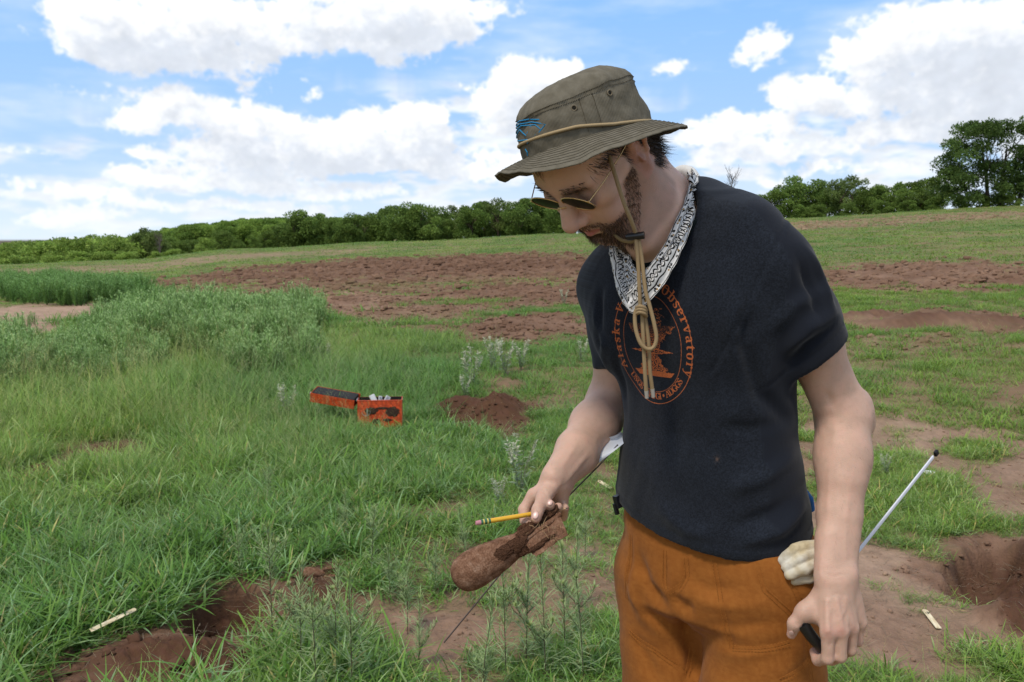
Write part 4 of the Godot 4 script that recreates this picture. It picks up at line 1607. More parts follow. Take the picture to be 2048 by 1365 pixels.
class Solid:
	var kind := PackedInt32Array()
	var cut := PackedInt32Array()
	var p0 := PackedVector3Array()
	var p1 := PackedVector3Array()
	var r0 := PackedFloat32Array()
	var r1 := PackedFloat32Array()
	var blend := PackedFloat32Array()
	var inv: Array[Transform3D] = []
	var lofts: Array = []
	var all := PackedInt32Array()

	func _add(k: int, a: Vector3, b: Vector3, ra: float, rb: float, bl: float, c: int, t := Transform3D(), lo: Loft = null) -> void:
		all.append(kind.size())
		kind.append(k); p0.append(a); p1.append(b); r0.append(ra); r1.append(rb); blend.append(bl); cut.append(c); inv.append(t); lofts.append(lo)

	func cone(a: Vector3, b: Vector3, ra: float, rb: float, bl := 0.01) -> void:
		_add(0, a, b, ra, rb, bl, 0)

	func ball(a: Vector3, ra: float, bl := 0.01) -> void:
		_add(0, a, a + Vector3(0, 0.0001, 0), ra, ra, bl, 0)

	func egg(t: Transform3D, radii: Vector3, bl := 0.01) -> void:
		_add(1, radii, Vector3.ZERO, 0, 0, bl, 0, t.affine_inverse())

	func loft(lo: Loft, bl := 0.01) -> void:
		_add(2, Vector3.ZERO, Vector3.ZERO, 0, 0, bl, 0, Transform3D(), lo)

	func cut_cone(a: Vector3, b: Vector3, ra: float, rb: float, bl := 0.005) -> void:
		_add(0, a, b, ra, rb, bl, 1)

	func cut_egg(t: Transform3D, radii: Vector3, bl := 0.005) -> void:
		_add(1, radii, Vector3.ZERO, 0, 0, bl, 1, t.affine_inverse())

	# keep what lies behind the plane; only within reach of the point
	func cut_plane(at: Vector3, normal: Vector3, reach: float, bl := 0.004) -> void:
		_add(3, at, normal.normalized(), reach, 0, bl, 2)

	func one(i: int, p: Vector3) -> float:
		var k := kind[i]
		if k == 0:
			var a := p0[i]
			var ba := p1[i] - a
			var t := clampf((p - a).dot(ba) / ba.length_squared(), 0.0, 1.0)
			return (p - a - ba * t).length() - lerpf(r0[i], r1[i], t)
		if k == 1:
			var q := inv[i] * p
			var r := p0[i]
			var s := q / r
			var k0 := s.length()
			var k1 := (s / r).length()
			return k0 * (k0 - 1.0) / k1 if k1 > 1e-6 else -minf(r.x, minf(r.y, r.z))
		if k == 2:
			return (lofts[i] as Loft).dist(p)
		return (p - p0[i]).dot(p1[i])

	func at(p: Vector3, list: PackedInt32Array) -> float:
		var d := 1e3
		for i in list:
			var q := one(i, p)
			var k := blend[i]
			if cut[i] == 0:
				var h := maxf(k - absf(d - q), 0.0)
				d = minf(d, q) - h * h * 0.25 / k
			else:
				if cut[i] == 2:
					if (p - p0[i]).length() > r0[i]:
						continue
				else:
					q = -q
				var h := maxf(k - absf(d - q), 0.0)
				d = maxf(d, q) + h * h * 0.25 / k
		return d

	func full(p: Vector3) -> float:
		return at(p, all)

	func slope(p: Vector3, list: PackedInt32Array) -> Vector3:
		var e := 0.0015
		return Vector3(at(p + Vector3(e, 0, 0), list) - at(p - Vector3(e, 0, 0), list), at(p + Vector3(0, e, 0), list) - at(p - Vector3(0, e, 0), list), at(p + Vector3(0, 0, e), list) - at(p - Vector3(0, 0, e), list)).normalized()

	# surface nets over a box; returns [vertices, indices]
	func net(lo: Vector3, hi: Vector3, h: float) -> Array:
		var B := 7
		var nb := Vector3i(((hi - lo) / (h * B)).ceil())
		var nx := nb.x * B + 1
		var ny := nb.y * B + 1
		var nz := nb.z * B + 1
		var vals := PackedFloat32Array()
		vals.resize(nx * ny * nz)
		vals.fill(INF)
		var cell := PackedInt32Array()
		cell.resize(nx * ny * nz)
		cell.fill(-1)
		var vv := PackedVector3Array()
		var spots := PackedInt32Array()
		var half := h * B * 0.5
		var diag := half * 1.7321
		var sx := 1
		var sy := nx
		var sz := nx * ny
		for bk in nb.z:
			for bj in nb.y:
				for bi in nb.x:
					var c := lo + Vector3(bi + 0.5, bj + 0.5, bk + 0.5) * (h * B)
					var dc := at(c, all)
					if absf(dc) > diag * 1.6 + 0.006:
						continue
					var list := PackedInt32Array()
					for i in all:
						if cut[i] == 2 or one(i, c) < maxf(dc, 0.0) + 2.2 * diag + blend[i] + 0.004:
							list.append(i)
					for k in range(bk * B, bk * B + B + 1):
						for j in range(bj * B, bj * B + B + 1):
							var o := bi * B + sy * j + sz * k
							for i in B + 1:
								if vals[o + i] == INF:
									vals[o + i] = at(lo + Vector3(bi * B + i, j, k) * h, list)
					for k in range(bk * B, bk * B + B):
						for j in range(bj * B, bj * B + B):
							for i in range(bi * B, bi * B + B):
								var o := i + sy * j + sz * k
								var v0 := vals[o]; var v1 := vals[o + 1]; var v2 := vals[o + sy]; var v3 := vals[o + sy + 1]
								var v4 := vals[o + sz]; var v5 := vals[o + sz + 1]; var v6 := vals[o + sz + sy]; var v7 := vals[o + sz + sy + 1]
								var neg := int(v0 < 0.0) + int(v1 < 0.0) + int(v2 < 0.0) + int(v3 < 0.0) + int(v4 < 0.0) + int(v5 < 0.0) + int(v6 < 0.0) + int(v7 < 0.0)
								if neg == 0 or neg == 8:
									continue
								var s := Vector3.ZERO
								var n := 0
								if (v0 < 0.0) != (v1 < 0.0):
									s += Vector3(v0 / (v0 - v1), 0, 0); n += 1
								if (v2 < 0.0) != (v3 < 0.0):
									s += Vector3(v2 / (v2 - v3), 1, 0); n += 1
								if (v4 < 0.0) != (v5 < 0.0):
									s += Vector3(v4 / (v4 - v5), 0, 1); n += 1
								if (v6 < 0.0) != (v7 < 0.0):
									s += Vector3(v6 / (v6 - v7), 1, 1); n += 1
								if (v0 < 0.0) != (v2 < 0.0):
									s += Vector3(0, v0 / (v0 - v2), 0); n += 1
								if (v1 < 0.0) != (v3 < 0.0):
									s += Vector3(1, v1 / (v1 - v3), 0); n += 1
								if (v4 < 0.0) != (v6 < 0.0):
									s += Vector3(0, v4 / (v4 - v6), 1); n += 1
								if (v5 < 0.0) != (v7 < 0.0):
									s += Vector3(1, v5 / (v5 - v7), 1); n += 1
								if (v0 < 0.0) != (v4 < 0.0):
									s += Vector3(0, 0, v0 / (v0 - v4)); n += 1
								if (v1 < 0.0) != (v5 < 0.0):
									s += Vector3(1, 0, v1 / (v1 - v5)); n += 1
								if (v2 < 0.0) != (v6 < 0.0):
									s += Vector3(0, 1, v2 / (v2 - v6)); n += 1
								if (v3 < 0.0) != (v7 < 0.0):
									s += Vector3(1, 1, v3 / (v3 - v7)); n += 1
								cell[o] = vv.size()
								spots.append(o)
								vv.append(lo + (Vector3(i, j, k) + s / n) * h)
		var idx := PackedInt32Array()
		for o in spots:
			var inside := vals[o] < 0.0
			for e in 3:
				var st := sx if e == 0 else (sy if e == 1 else sz)
				var s1 := sy if e == 0 else (sz if e == 1 else sx)
				var s2 := sz if e == 0 else (sx if e == 1 else sy)
				var other := vals[o + st]
				if other == INF or (other < 0.0) == inside or o < s1 + s2:
					continue
				var c00 := cell[o - s1 - s2]
				var c10 := cell[o - s2]
				var c11 := cell[o]
				var c01 := cell[o - s1]
				if c00 < 0 or c10 < 0 or c01 < 0:
					continue
				if inside:
					idx.append_array([c00, c11, c10, c00, c01, c11])
				else:
					idx.append_array([c00, c10, c11, c00, c11, c01])
		return [vv, idx]


# ------------------------------------------------------------------ the man
var head_o: Vector3
var hf: Vector3      # where the face looks
var hu: Vector3      # up through the crown
var hs: Vector3      # to his left ear
var man: Node3D
var man_at: Vector3
var hat_xf: Transform3D
var chest_f := Vector3(-0.643, 0, 0.766)
var chest_l := Vector3(0.766, 0, 0.643)
var shirt := Solid.new()
var pants := Solid.new()
var skin_col := Color(0.540, 0.345, 0.250)


func H(f: float, u: float, s: float) -> Vector3:
	return head_o + hf * f + hu * u + hs * s


func HT(f: float, u: float, s: float) -> Transform3D:
	return Transform3D(Basis(hf, hu, hs), H(f, u, s))


func pose_head(yaw: float, pitch: float, roll: float, at: Vector3) -> void:
	var y := deg_to_rad(yaw)
	var p := deg_to_rad(pitch)
	var r := deg_to_rad(roll)
	var f := Vector3(-sin(y) * cos(p), -sin(p), cos(y) * cos(p))
	var u := Vector3(-sin(y) * sin(p), cos(p), cos(y) * sin(p))
	var s := u.cross(f)
	var s2 := s * cos(r) + u * sin(r)
	var u2 := -s * sin(r) + u * cos(r)
	hf = cam_xf.basis * f
	hu = cam_xf.basis * u2
	hs = cam_xf.basis * s2
	head_o = cam_xf * at


func head_solid() -> Solid:
	var s := Solid.new()
	# skull
	s.egg(HT(-0.004, 0.046, 0), Vector3(0.098, 0.082, 0.076), 0.02)
	s.egg(HT(0.046, 0.046, 0), Vector3(0.053, 0.050, 0.062), 0.03)
	# face, jaw, chin
	s.egg(HT(0.044, -0.022, 0), Vector3(0.055, 0.075, 0.057), 0.03)
	for q in [-1.0, 1.0]:
		s.cone(H(0.004, -0.040, q * 0.055), H(0.066, -0.086, q * 0.022), 0.015, 0.018, 0.03)
		s.cone(H(0.000, -0.005, q * 0.058), H(0.006, -0.045, q * 0.055), 0.014, 0.015, 0.03)
		s.egg(HT(0.072, 0.000, q * 0.047), Vector3(0.022, 0.016, 0.019), 0.02)
		s.egg(HT(0.070, -0.034, q * 0.034), Vector3(0.026, 0.030, 0.022), 0.02)
		s.cone(H(0.092, 0.037, q * 0.010), H(0.080, 0.037, q * 0.048), 0.011, 0.009, 0.012)
		s.cone(H(0.030, 0.004, q * 0.066), H(0.066, 0.000, q * 0.056), 0.008, 0.010, 0.02)
	s.ball(H(0.078, -0.090, 0), 0.019, 0.02)
	s.ball(H(0.074, -0.094, 0.010), 0.015, 0.02)
	s.ball(H(0.074, -0.094, -0.010), 0.015, 0.02)
	s.egg(HT(0.028, -0.066, 0), Vector3(0.056, 0.028, 0.044), 0.03)
	for q in [-1.0, 1.0]:
		s.cut_egg(HT(0.106, 0.016, q * 0.034), Vector3(0.018, 0.013, 0.019), 0.014)
		s.egg(HT(0.079, 0.014, q * 0.032), Vector3(0.0135, 0.0125, 0.0150), 0.005)
	# nose
	s.cone(H(0.093, 0.030, 0), H(0.112, -0.004, 0), 0.0090, 0.0105, 0.012)
	s.cone(H(0.112, -0.004, 0), H(0.121, -0.016, 0), 0.0105, 0.0125, 0.010)
	s.egg(HT(0.120, -0.019, 0), Vector3(0.0135, 0.0120, 0.0130), 0.008)
	s.cone(H(0.116, -0.028, 0), H(0.098, -0.036, 0), 0.0065, 0.007, 0.006)
	for q in [-1.0, 1.0]:
		s.egg(HT(0.106, -0.025, q * 0.0125), Vector3(0.0125, 0.0095, 0.0085), 0.005)
		s.cut_egg(HT(0.109, -0.036, q * 0.0075), Vector3(0.006, 0.006, 0.0035), 0.003)
	# mouth
	s.egg(HT(0.082, -0.052, 0), Vector3(0.021, 0.025, 0.030), 0.015)
	for q in [-1.0, 1.0]:
		s.cone(H(0.1035, -0.0505, q * 0.003), H(0.088, -0.0555, q * 0.023), 0.0055, 0.0035, 0.005)
		s.cone(H(0.1020, -0.0625, q * 0.002), H(0.088, -0.0580, q * 0.021), 0.0068, 0.0040, 0.005)
	s.cut_egg(HT(0.110, -0.0565, 0), Vector3(0.009, 0.0013, 0.022), 0.004)
	s.cut_egg(HT(0.106, -0.0755, 0), Vector3(0.012, 0.006, 0.018), 0.010)
	# ears
	for q in [-1.0, 1.0]:
		var rim := [[0.003, -0.003, 0.073], [0.006, 0.012, 0.076], [0.003, 0.025, 0.080], [-0.007, 0.031, 0.084], [-0.018, 0.027, 0.086], [-0.023, 0.012, 0.086], [-0.018, -0.006, 0.083], [-0.010, -0.020, 0.078], [-0.003, -0.024, 0.075]]
		s.egg(HT(-0.008, 0.005, q * 0.079) * Transform3D(Basis(Vector3(0, 1, 0), q * -0.45), Vector3.ZERO), Vector3(0.015, 0.026, 0.0042), 0.004)
		for i in rim.size() - 1:
			s.cone(H(rim[i][0], rim[i][1], q * float(rim[i][2])), H(rim[i + 1][0], rim[i + 1][1], q * float(rim[i + 1][2])), 0.0036, 0.0036, 0.005)
		s.ball(H(-0.004, -0.026, q * 0.077), 0.0075, 0.006)
		s.cut_egg(HT(-0.004, 0.004, q * 0.087), Vector3(0.0085, 0.011, 0.006), 0.004)
		s.cone(H(0.006, -0.002, q * 0.074), H(0.005, 0.006, q * 0.075), 0.005, 0.005, 0.004)
	# neck
	var nb := P(1312, 448, 1.455)
	s.cone(H(-0.030, -0.020, 0), nb, 0.055, 0.055, 0.03)
	s.cone(nb, P(1345, 525, 1.48), 0.055, 0.070, 0.03)
	s.cone(H(-0.055, -0.010, 0.0), P(1338, 400, 1.485), 0.038, 0.036, 0.03)
	s.cone(P(1338, 400, 1.485), P(1370, 470, 1.50), 0.036, 0.050, 0.03)
	s.cone(H(-0.028, -0.030, 0.050), P(1292, 486, 1.405), 0.011, 0.009, 0.025)
	s.cone(H(0.030, -0.085, 0), P(1285, 480, 1.42), 0.014, 0.018, 0.03)
	return s


# a finger: four joints given as pixel and depth, with the radii there
func finger(s: Solid, j: Array, r: Array, k := 0.004) -> void:
	for i in j.size() - 1:
		s.cone(P(j[i][0], j[i][1], j[i][2]), P(j[i + 1][0], j[i + 1][1], j[i + 1][2]), r[i], r[i + 1], k)


func left_arm() -> Solid:
	var s := Solid.new()
	var sh := P(1552, 548, 1.42)
	var el := P(1693, 826, 1.475)
	var wr := P(1672, 1138, 1.365)
	s.cone(sh, sh.lerp(el, 0.45), 0.0465, 0.0456, 0.03)
	s.cone(sh.lerp(el, 0.45), el, 0.0449, 0.0341, 0.03)
	s.cone(P(1628, 690, 1.42), P(1655, 800, 1.44), 0.0299, 0.0249, 0.03)      # biceps
	s.cone(el, el.lerp(wr, 0.30), 0.0349, 0.0373, 0.03)
	s.cone(P(1712, 806, 1.49), P(1716, 850, 1.485), 0.0216, 0.0249, 0.02)     # elbow
	s.cone(P(1680, 850, 1.45), P(1684, 960, 1.41), 0.0332, 0.0299, 0.03)
	s.cone(el.lerp(wr, 0.30), el.lerp(wr, 0.68), 0.0357, 0.0274, 0.03)
	s.cone(el.lerp(wr, 0.68), wr, 0.0283, 0.0212, 0.03)
	s.cone(P(1656, 1080, 1.375), P(1652, 1150, 1.355), 0.0182, 0.0166, 0.02)
	s.cone(P(1690, 1080, 1.385), P(1693, 1152, 1.365), 0.0182, 0.0158, 0.02)
	s.ball(P(1697, 1148, 1.352), 0.012, 0.012)                              # wrist knob
	# hand: back of the hand to the four knuckles
	var ks := [[1656, 1266, 1.325], [1683, 1262, 1.327], [1704, 1257, 1.340], [1719, 1247, 1.360]]
	var kr := [0.0109, 0.0109, 0.0101, 0.0090]
	var w0 := [[1652, 1170, 1.352], [1668, 1166, 1.348], [1684, 1166, 1.350], [1694, 1170, 1.360]]
	for i in 4:
		s.cone(P(w0[i][0], w0[i][1], w0[i][2]), P(ks[i][0], ks[i][1], ks[i][2]), 0.0145, kr[i], 0.014)
	s.cone(P(1658, 1195, 1.365), P(1680, 1245, 1.350), 0.017, 0.012, 0.02)
	s.cone(P(1700, 1195, 1.372), P(1712, 1240, 1.372), 0.014, 0.012, 0.02)
	finger(s, [ks[0], [1656, 1318, 1.330], [1636, 1322, 1.356], [1629, 1305, 1.369]], [0.0103, 0.0088, 0.0081, 0.0074])
	finger(s, [ks[1], [1681, 1314, 1.333], [1664, 1320, 1.362], [1656, 1302, 1.376]], [0.0103, 0.0089, 0.0083, 0.0074])
	finger(s, [ks[2], [1702, 1301, 1.346], [1688, 1308, 1.374], [1680, 1292, 1.386]], [0.0096, 0.0083, 0.0076, 0.0070])
	finger(s, [ks[3], [1716, 1284, 1.366], [1704, 1290, 1.390], [1697, 1278, 1.400]], [0.0085, 0.0074, 0.0068, 0.0063])
	# thumb, leaving the side of the palm
	finger(s, [[1644, 1192, 1.358], [1607, 1228, 1.355], [1590, 1248, 1.358], [1583, 1270, 1.366]], [0.0152, 0.0110, 0.0097, 0.0072], 0.008)
	s.cone(P(1612, 1222, 1.352), P(1640, 1240, 1.350), 0.009, 0.009, 0.016)  # web
	# tendons
	for i in 4:
		s.cone(P(lerpf(w0[i][0], ks[i][0], 0.35), lerpf(w0[i][1], ks[i][1], 0.35), lerpf(w0[i][2], ks[i][2], 0.35) - 0.0145), P(ks[i][0], ks[i][1] - 4, ks[i][2] - 0.0095), 0.0022, 0.0030, 0.006)
	return s


func right_arm() -> Solid:
	var s := Solid.new()
	var sh := P(1224, 575, 1.62)
	var el := P(1222, 806, 1.68)
	var wr := P(1114, 957, 1.485)
	var mid := P(1243, 735, 1.655)
	s.cone(sh, mid, 0.048, 0.043, 0.03)
	s.cone(mid, el, 0.043, 0.041, 0.03)
	s.cone(el, el.lerp(wr, 0.32), 0.040, 0.040, 0.03)
	s.cone(el.lerp(wr, 0.32), el.lerp(wr, 0.66), 0.040, 0.031, 0.03)
	s.cone(el.lerp(wr, 0.66), wr, 0.031, 0.0210, 0.03)
	s.cone(P(1150, 896, 1.53), P(1104, 953, 1.468), 0.023, 0.0155, 0.02)
	s.cone(P(1166, 920, 1.54), P(1122, 962, 1.495), 0.021, 0.0155, 0.02)
	# tendons on the inner wrist
	s.cone(P(1150, 925, 1.502), P(1114, 972, 1.458), 0.0035, 0.0035, 0.008)
	s.cone(P(1160, 930, 1.512), P(1122, 975, 1.470), 0.0030, 0.0030, 0.008)
	var ks := [[1068, 990, 1.468], [1076, 993, 1.492], [1092, 996, 1.508], [1110, 1000, 1.518]]
	var kr := [0.0118, 0.0118, 0.0110, 0.0098]
	var w0 := [[1102, 962, 1.474], [1108, 966, 1.486], [1118, 970, 1.492], [1126, 974, 1.494]]
	for i in 4:
		s.cone(P(w0[i][0], w0[i][1], w0[i][2]), P(ks[i][0] + 4, ks[i][1] + 2, ks[i][2]), 0.0140, float(kr[i]) * 0.92, 0.012)
	s.cone(P(1118, 976, 1.480), P(1124, 1006, 1.492), 0.012, 0.011, 0.012)     # heel of the hand
	finger(s, [ks[0], [1048, 1020, 1.460], [1050, 1042, 1.446], [1064, 1052, 1.434]], [0.0102, 0.0092, 0.0082, 0.0073])
	finger(s, [ks[1], [1062, 1034, 1.500], [1088, 1036, 1.470], [1101, 1010, 1.430]], [0.0104, 0.0092, 0.0084, 0.0076])
	finger(s, [ks[2], [1084, 1036, 1.516], [1108, 1036, 1.486], [1117, 1014, 1.446]], [0.0098, 0.0086, 0.0080, 0.0072])
	finger(s, [ks[3], [1106, 1030, 1.522], [1126, 1034, 1.508], [1130, 1016, 1.476]], [0.0092, 0.0082, 0.0076, 0.0070])
	# thumb across the pencil
	finger(s, [[1100, 978, 1.460], [1085, 1000, 1.436], [1076, 1020, 1.422], [1072, 1037, 1.414]], [0.0135, 0.0106, 0.0096, 0.0084], 0.005)
	s.cone(P(1090, 988, 1.448), P(1068, 992, 1.464), 0.008, 0.008, 0.012)
	return s


# where the line of sight through a pixel first meets a solid
func hit(s: Solid, px: float, py: float) -> Vector3:
	var o := cam_xf.origin
	var v := (P(px, py, 1.0) - o).normalized()
	var t := 1.15
	for i in 60:
		var d := s.full(o + v * t)
		if d < 0.0006:
			break
		t += maxf(d * 0.85, 0.0005)
		if t > 2.2:
			break
	return o + v * t


func hits(s: Solid, list: Array) -> Array:
	var out := []
	for q in list:
		var p := hit(s, q[0], q[1])
		if p.distance_to(P(q[0], q[1], q[2])) > 0.25:
			p = P(q[0], q[1], q[2])
		out.append(p)
	return out


func torso_loft(grow: float) -> Loft:
	var lo := Loft.new()
	lo.l = chest_l
	lo.f = chest_f
	# pixel row, pixel column and depth of the middle, half width, half depth
	for q in [[395, 1398, 1.50, 0.070, 0.060], [430, 1396, 1.50, 0.105, 0.082], [480, 1392, 1.50, 0.150, 0.100], [540, 1390, 1.50, 0.168, 0.112], [610, 1392, 1.50, 0.170, 0.120], [690, 1400, 1.505, 0.160, 0.116], [770, 1410, 1.515, 0.151, 0.111], [850, 1416, 1.525, 0.151, 0.111], [930, 1416, 1.535, 0.163, 0.117], [1000, 1417, 1.545, 0.174, 0.119], [1080, 1420, 1.555, 0.181, 0.122], [1180, 1422, 1.565, 0.181, 0.123]]:
		var p := P(q[1], q[0], q[2])
		lo.ys.append(p.y); lo.cx.append(p.x); lo.cz.append(p.z)
		lo.a.append(float(q[3]) + grow); lo.b.append(float(q[4]) + grow)
	return lo


func add_net(into: Array, s: Solid, lo: Vector3, hi: Vector3, h: float) -> void:
	var m := s.net(lo, hi, h)
	var first: int = into[0].size()
	into[0].append_array(m[0])
	for i in m[1]:
		into[1].append(i + first)


func bounds(pts: Array, pad: float) -> AABB:
	var b := AABB(pts[0], Vector3.ZERO)
	for p in pts:
		b = b.expand(p)
	return b.grow(pad)


# the colour of bare skin at a point
func skin_at(p: Vector3) -> Color:
	var c := skin_col
	var red := 0.0
	var n := n_skin.get_noise_3d(p.x, p.y, p.z)
	var q := p - head_o
	var f := q.dot(hf)
	var u := q.dot(hu)
	var s := absf(q.dot(hs))
	if q.length() < 0.17:
		c = Color(0.590, 0.370, 0.270)  # face colour lightened to offset the shade under the hat brim
		red += 0.75 * exp(-pow((H(0.118, -0.020, 0) - p).length() / 0.020, 2.0))
		red += 0.35 * exp(-pow((Vector3(f, u, s) - Vector3(0.075, -0.02, 0.045)).length() / 0.03, 2.0))
		if s > 0.070 and f < 0.014 and u > -0.04:
			red += 0.8
		# lips
		var lip := absf(u + 0.0565) - lerpf(0.0085, 0.0015, clampf(s / 0.024, 0.0, 1.0))
		if f > 0.080 and s < 0.026 and lip < 0.002:
			c = c.lerp(Color(0.40, 0.150, 0.125), 1.0 - smoothstep(-0.001, 0.002, lip))
		# the shaved shade under the beard
		var b := beard_at(f, u, s)
		c = c.lerp(Color(0.20, 0.115, 0.080), b * 0.55)
	for k in [P(1656, 1268, 1.315), P(1683, 1264, 1.315), P(1704, 1258, 1.33)]:
		red += 0.8 * exp(-pow((p - (k as Vector3)).length() / 0.010, 2.0))
	for k in [P(1071, 1045, 1.408), P(1101, 1010, 1.445), P(1583, 1272, 1.36), P(1629, 1306, 1.36)]:
		red += 0.5 * exp(-pow((p - (k as Vector3)).length() / 0.010, 2.0))
	c = c * (1.0 + 0.10 * n + 0.10 * n_skin.get_noise_3d(p.x * 0.35, p.y * 0.35, p.z * 0.35 + 9.0))
	var speck := n_skin.get_noise_3d(p.x * 4.0, p.y * 4.0, p.z * 4.0 + 5.0)
	c = c * (1.0 - 0.07 * smoothstep(0.25, 0.55, speck))
	var grime := smoothstep(0.06, 0.0, p.distance_to(P(1085, 1040, 1.44)))
	c = c.lerp(Color(0.17, 0.095, 0.060), grime * clampf(0.30 + n * 1.2, 0.0, 0.65))
	c = c.lerp(Color(0.50, 0.215, 0.170), clampf(red * 0.5 + 0.05 + n * 0.18, 0.0, 0.7))
	c.a = 1.0
	return c


# how thick the beard stands: 0 .. 1
func beard_at(f: float, u: float, s: float) -> float:
	var b := 0.0
	# along the jaw from the sideburn to the chin
	var line := lerpf(0.022, -0.046, pow(clampf((f + 0.004) / 0.066, 0.0, 1.0), 1.6))
	if f > -0.040 and f < 0.100:
		var below := line - u
		b = smoothstep(-0.004, 0.012, below) * (1.0 - smoothstep(0.090, 0.102, -u))
		b *= smoothstep(-0.034, -0.020, f - maxf(0.0, u + 0.045) * 0.55)
		if s < 0.020 and u > -0.066 and f > 0.07:
			b *= 0.35
	# moustache
	if f > 0.080 and u < -0.036 and u > -0.052 and s < 0.034:
		b = maxf(b, 0.8 * smoothstep(0.0, 0.006, -0.036 - u))
	if f > 0.07 and s > 0.024 and s < 0.040 and u < -0.045:
		b = maxf(b, 0.7)
	# keep the lips free
	if f > 0.085 and s < 0.022 and absf(u + 0.0565) < 0.008:
		b = 0.0
	return clampf(b, 0.0, 1.0)


var head_v := PackedVector3Array()
var head_n := PackedVector3Array()
var arm_v := PackedVector3Array()
var arm_n := PackedVector3Array()
var head_c := PackedColorArray()


func build_person() -> void:
	rng.seed = 4
	pose_head(57.0, 56.5, -12.0, Vector3(0.137, 0.291, -1.42))
	var hip := P(1424, 1120, 1.56)
	man_at = Vector3(hip.x, 0, hip.z)
	man_at.y = ground(man_at.x, man_at.z)
	pose_hat()
	man = thing("person", "man in khaki sun hat, black t-shirt and rust-brown trousers looking down", "person", man_at)
	# ---- the body, one continuous mesh
	var t0 := Time.get_ticks_msec()
	var all := [PackedVector3Array(), PackedInt32Array()]
	var hb := bounds([H(0.14, 0, 0), H(-0.11, 0, 0), H(0, 0.14, 0), H(0, -0.12, 0), H(0, 0, 0.1), H(0, 0, -0.1), H(0.1, -0.1, 0), H(-0.1, 0.1, 0), P(1372, 520, 1.49)], 0.035)
	add_net(all, head_solid(), hb.position, hb.end, 0.0028)
	var head_count: int = all[0].size()
	print("  head ", Time.get_ticks_msec() - t0, " ", head_count)
	var left_solid := left_arm()
	var right_solid := right_arm()
	var la := bounds([P(1574, 540, 1.42), P(1700, 826, 1.48), P(1672, 1138, 1.36), P(1580, 1330, 1.33), P(1730, 1330, 1.40)], 0.07)
	add_net(all, left_solid, la.position, la.end, 0.0030)
	var ra := bounds([P(1224, 575, 1.62), P(1252, 826, 1.69), P(1114, 957, 1.48), P(1040, 1060, 1.43), P(1130, 1050, 1.52)], 0.06)
	add_net(all, right_solid, ra.position, ra.end, 0.0030)
	print("  arms ", Time.get_ticks_msec() - t0, " ", all[0].size())
	var arm_count: int = all[0].size()
	var core := Solid.new()
	core.loft(torso_loft(-0.032), 0.03)
	core.cone(P(1372, 470, 1.49), P(1540, 520, 1.43), 0.05, 0.045, 0.03)
	core.cone(P(1372, 470, 1.49), P(1250, 545, 1.60), 0.05, 0.045, 0.03)
	for q in leg_joints():
		core.cone(q[0], q[1], 0.060, 0.048, 0.04)
		core.cone(q[1], q[2], 0.050, 0.035, 0.03)
		core.cone(q[2], q[2] + chest_f * 0.16 + Vector3(0, -0.03, 0), 0.034, 0.026, 0.02)
	var cb := bounds([P(1150, 400, 1.7), P(1650, 400, 1.4), man_at, man_at + chest_f * 0.3, leg_joints()[0][2], leg_joints()[1][2]], 0.16)
	add_net(all, core, cb.position, cb.end, 0.016)
	print("  core ", Time.get_ticks_msec() - t0, " ", all[0].size())
	var v: PackedVector3Array = all[0]
	# veins, tendons and creases on the arms and hands
	var lines := []
	for q in [[[1650, 1176], [1664, 1212], [1660, 1246], 0.0030, 0.0011], [[1694, 1176], [1690, 1222], [1672, 1250], 0.0030, 0.0012], [[1690, 1222], [1698, 1246], [1694, 1256], 0.0028, 0.0010], [[1646, 1090], [1640, 1140], [1650, 1176], 0.0035, 0.0011],
			[[1664, 900], [1656, 1000], [1646, 1090], 0.0040, 0.0010], [[1704, 940], [1692, 1050], [1694, 1176], 0.0040, 0.0010], [[1660, 800], [1672, 860], [1664, 900], 0.0050, 0.0010],
			[[1640, 1149], [1668, 1153], [1700, 1150], 0.0025, -0.0012], [[1645, 1157], [1670, 1161], [1696, 1160], 0.0025, -0.0009], [[1654, 1291], [1662, 1291], [1666, 1290], 0.0030, -0.0009], [[1588, 1245], [1594, 1249], [1600, 1252], 0.0025, -0.0010],
			[[1648, 778], [1662, 800], [1668, 826], 0.0060, -0.0025]]:
		lines.append([hits(left_solid, [[q[0][0], q[0][1], 1.36], [q[1][0], q[1][1], 1.36], [q[2][0], q[2][1], 1.36]]), q[3], q[4]])
	for q in [[[1180, 850], [1140, 910], [1106, 960], 0.0040, 0.0011], [[1206, 860], [1160, 925], [1124, 968], 0.0040, 0.0013], [[1196, 884], [1150, 944], [1120, 976], 0.0035, 0.0014], [[1084, 978], [1092, 990], [1096, 1000], 0.0028, -0.0012], [[1078, 984], [1086, 996], [1089, 1006], 0.0028, -0.0010], [[1066, 1016], [1074, 1018], [1082, 1018], 0.0022, -0.0008]]:
		lines.append([hits(right_solid, [[q[0][0], q[0][1], 1.48], [q[1][0], q[1][1], 1.48], [q[2][0], q[2][1], 1.48]]), q[3], q[4]])
	var vn := normals_of(v, all[1])
	for i in range(head_count, arm_count):
		var w := 0.0
		for q in lines:
			if v[i].distance_squared_to(q[0][1]) < 0.02:
				w += float(q[2]) * crease(v[i], q[0], q[1])
		w += 0.0005 * n_skin.get_noise_3d(v[i].x * 1.2, v[i].y * 1.2, v[i].z * 1.2)
		v[i] += vn[i] * w
	var c := PackedColorArray()
	c.resize(v.size())
	for i in v.size():
		c[i] = skin_at(v[i])
	head_v = v.slice(0, head_count)
	for i in v.size():
		v[i] -= man_at
	var m := make_mesh(v, all[1], c)
	arm_v = all[0].slice(0, arm_count)
	for i in arm_count:
		arm_v[i] += man_at
	arm_n = (m.surface_get_arrays(0)[Mesh.ARRAY_NORMAL] as PackedVector3Array).slice(0, arm_count)
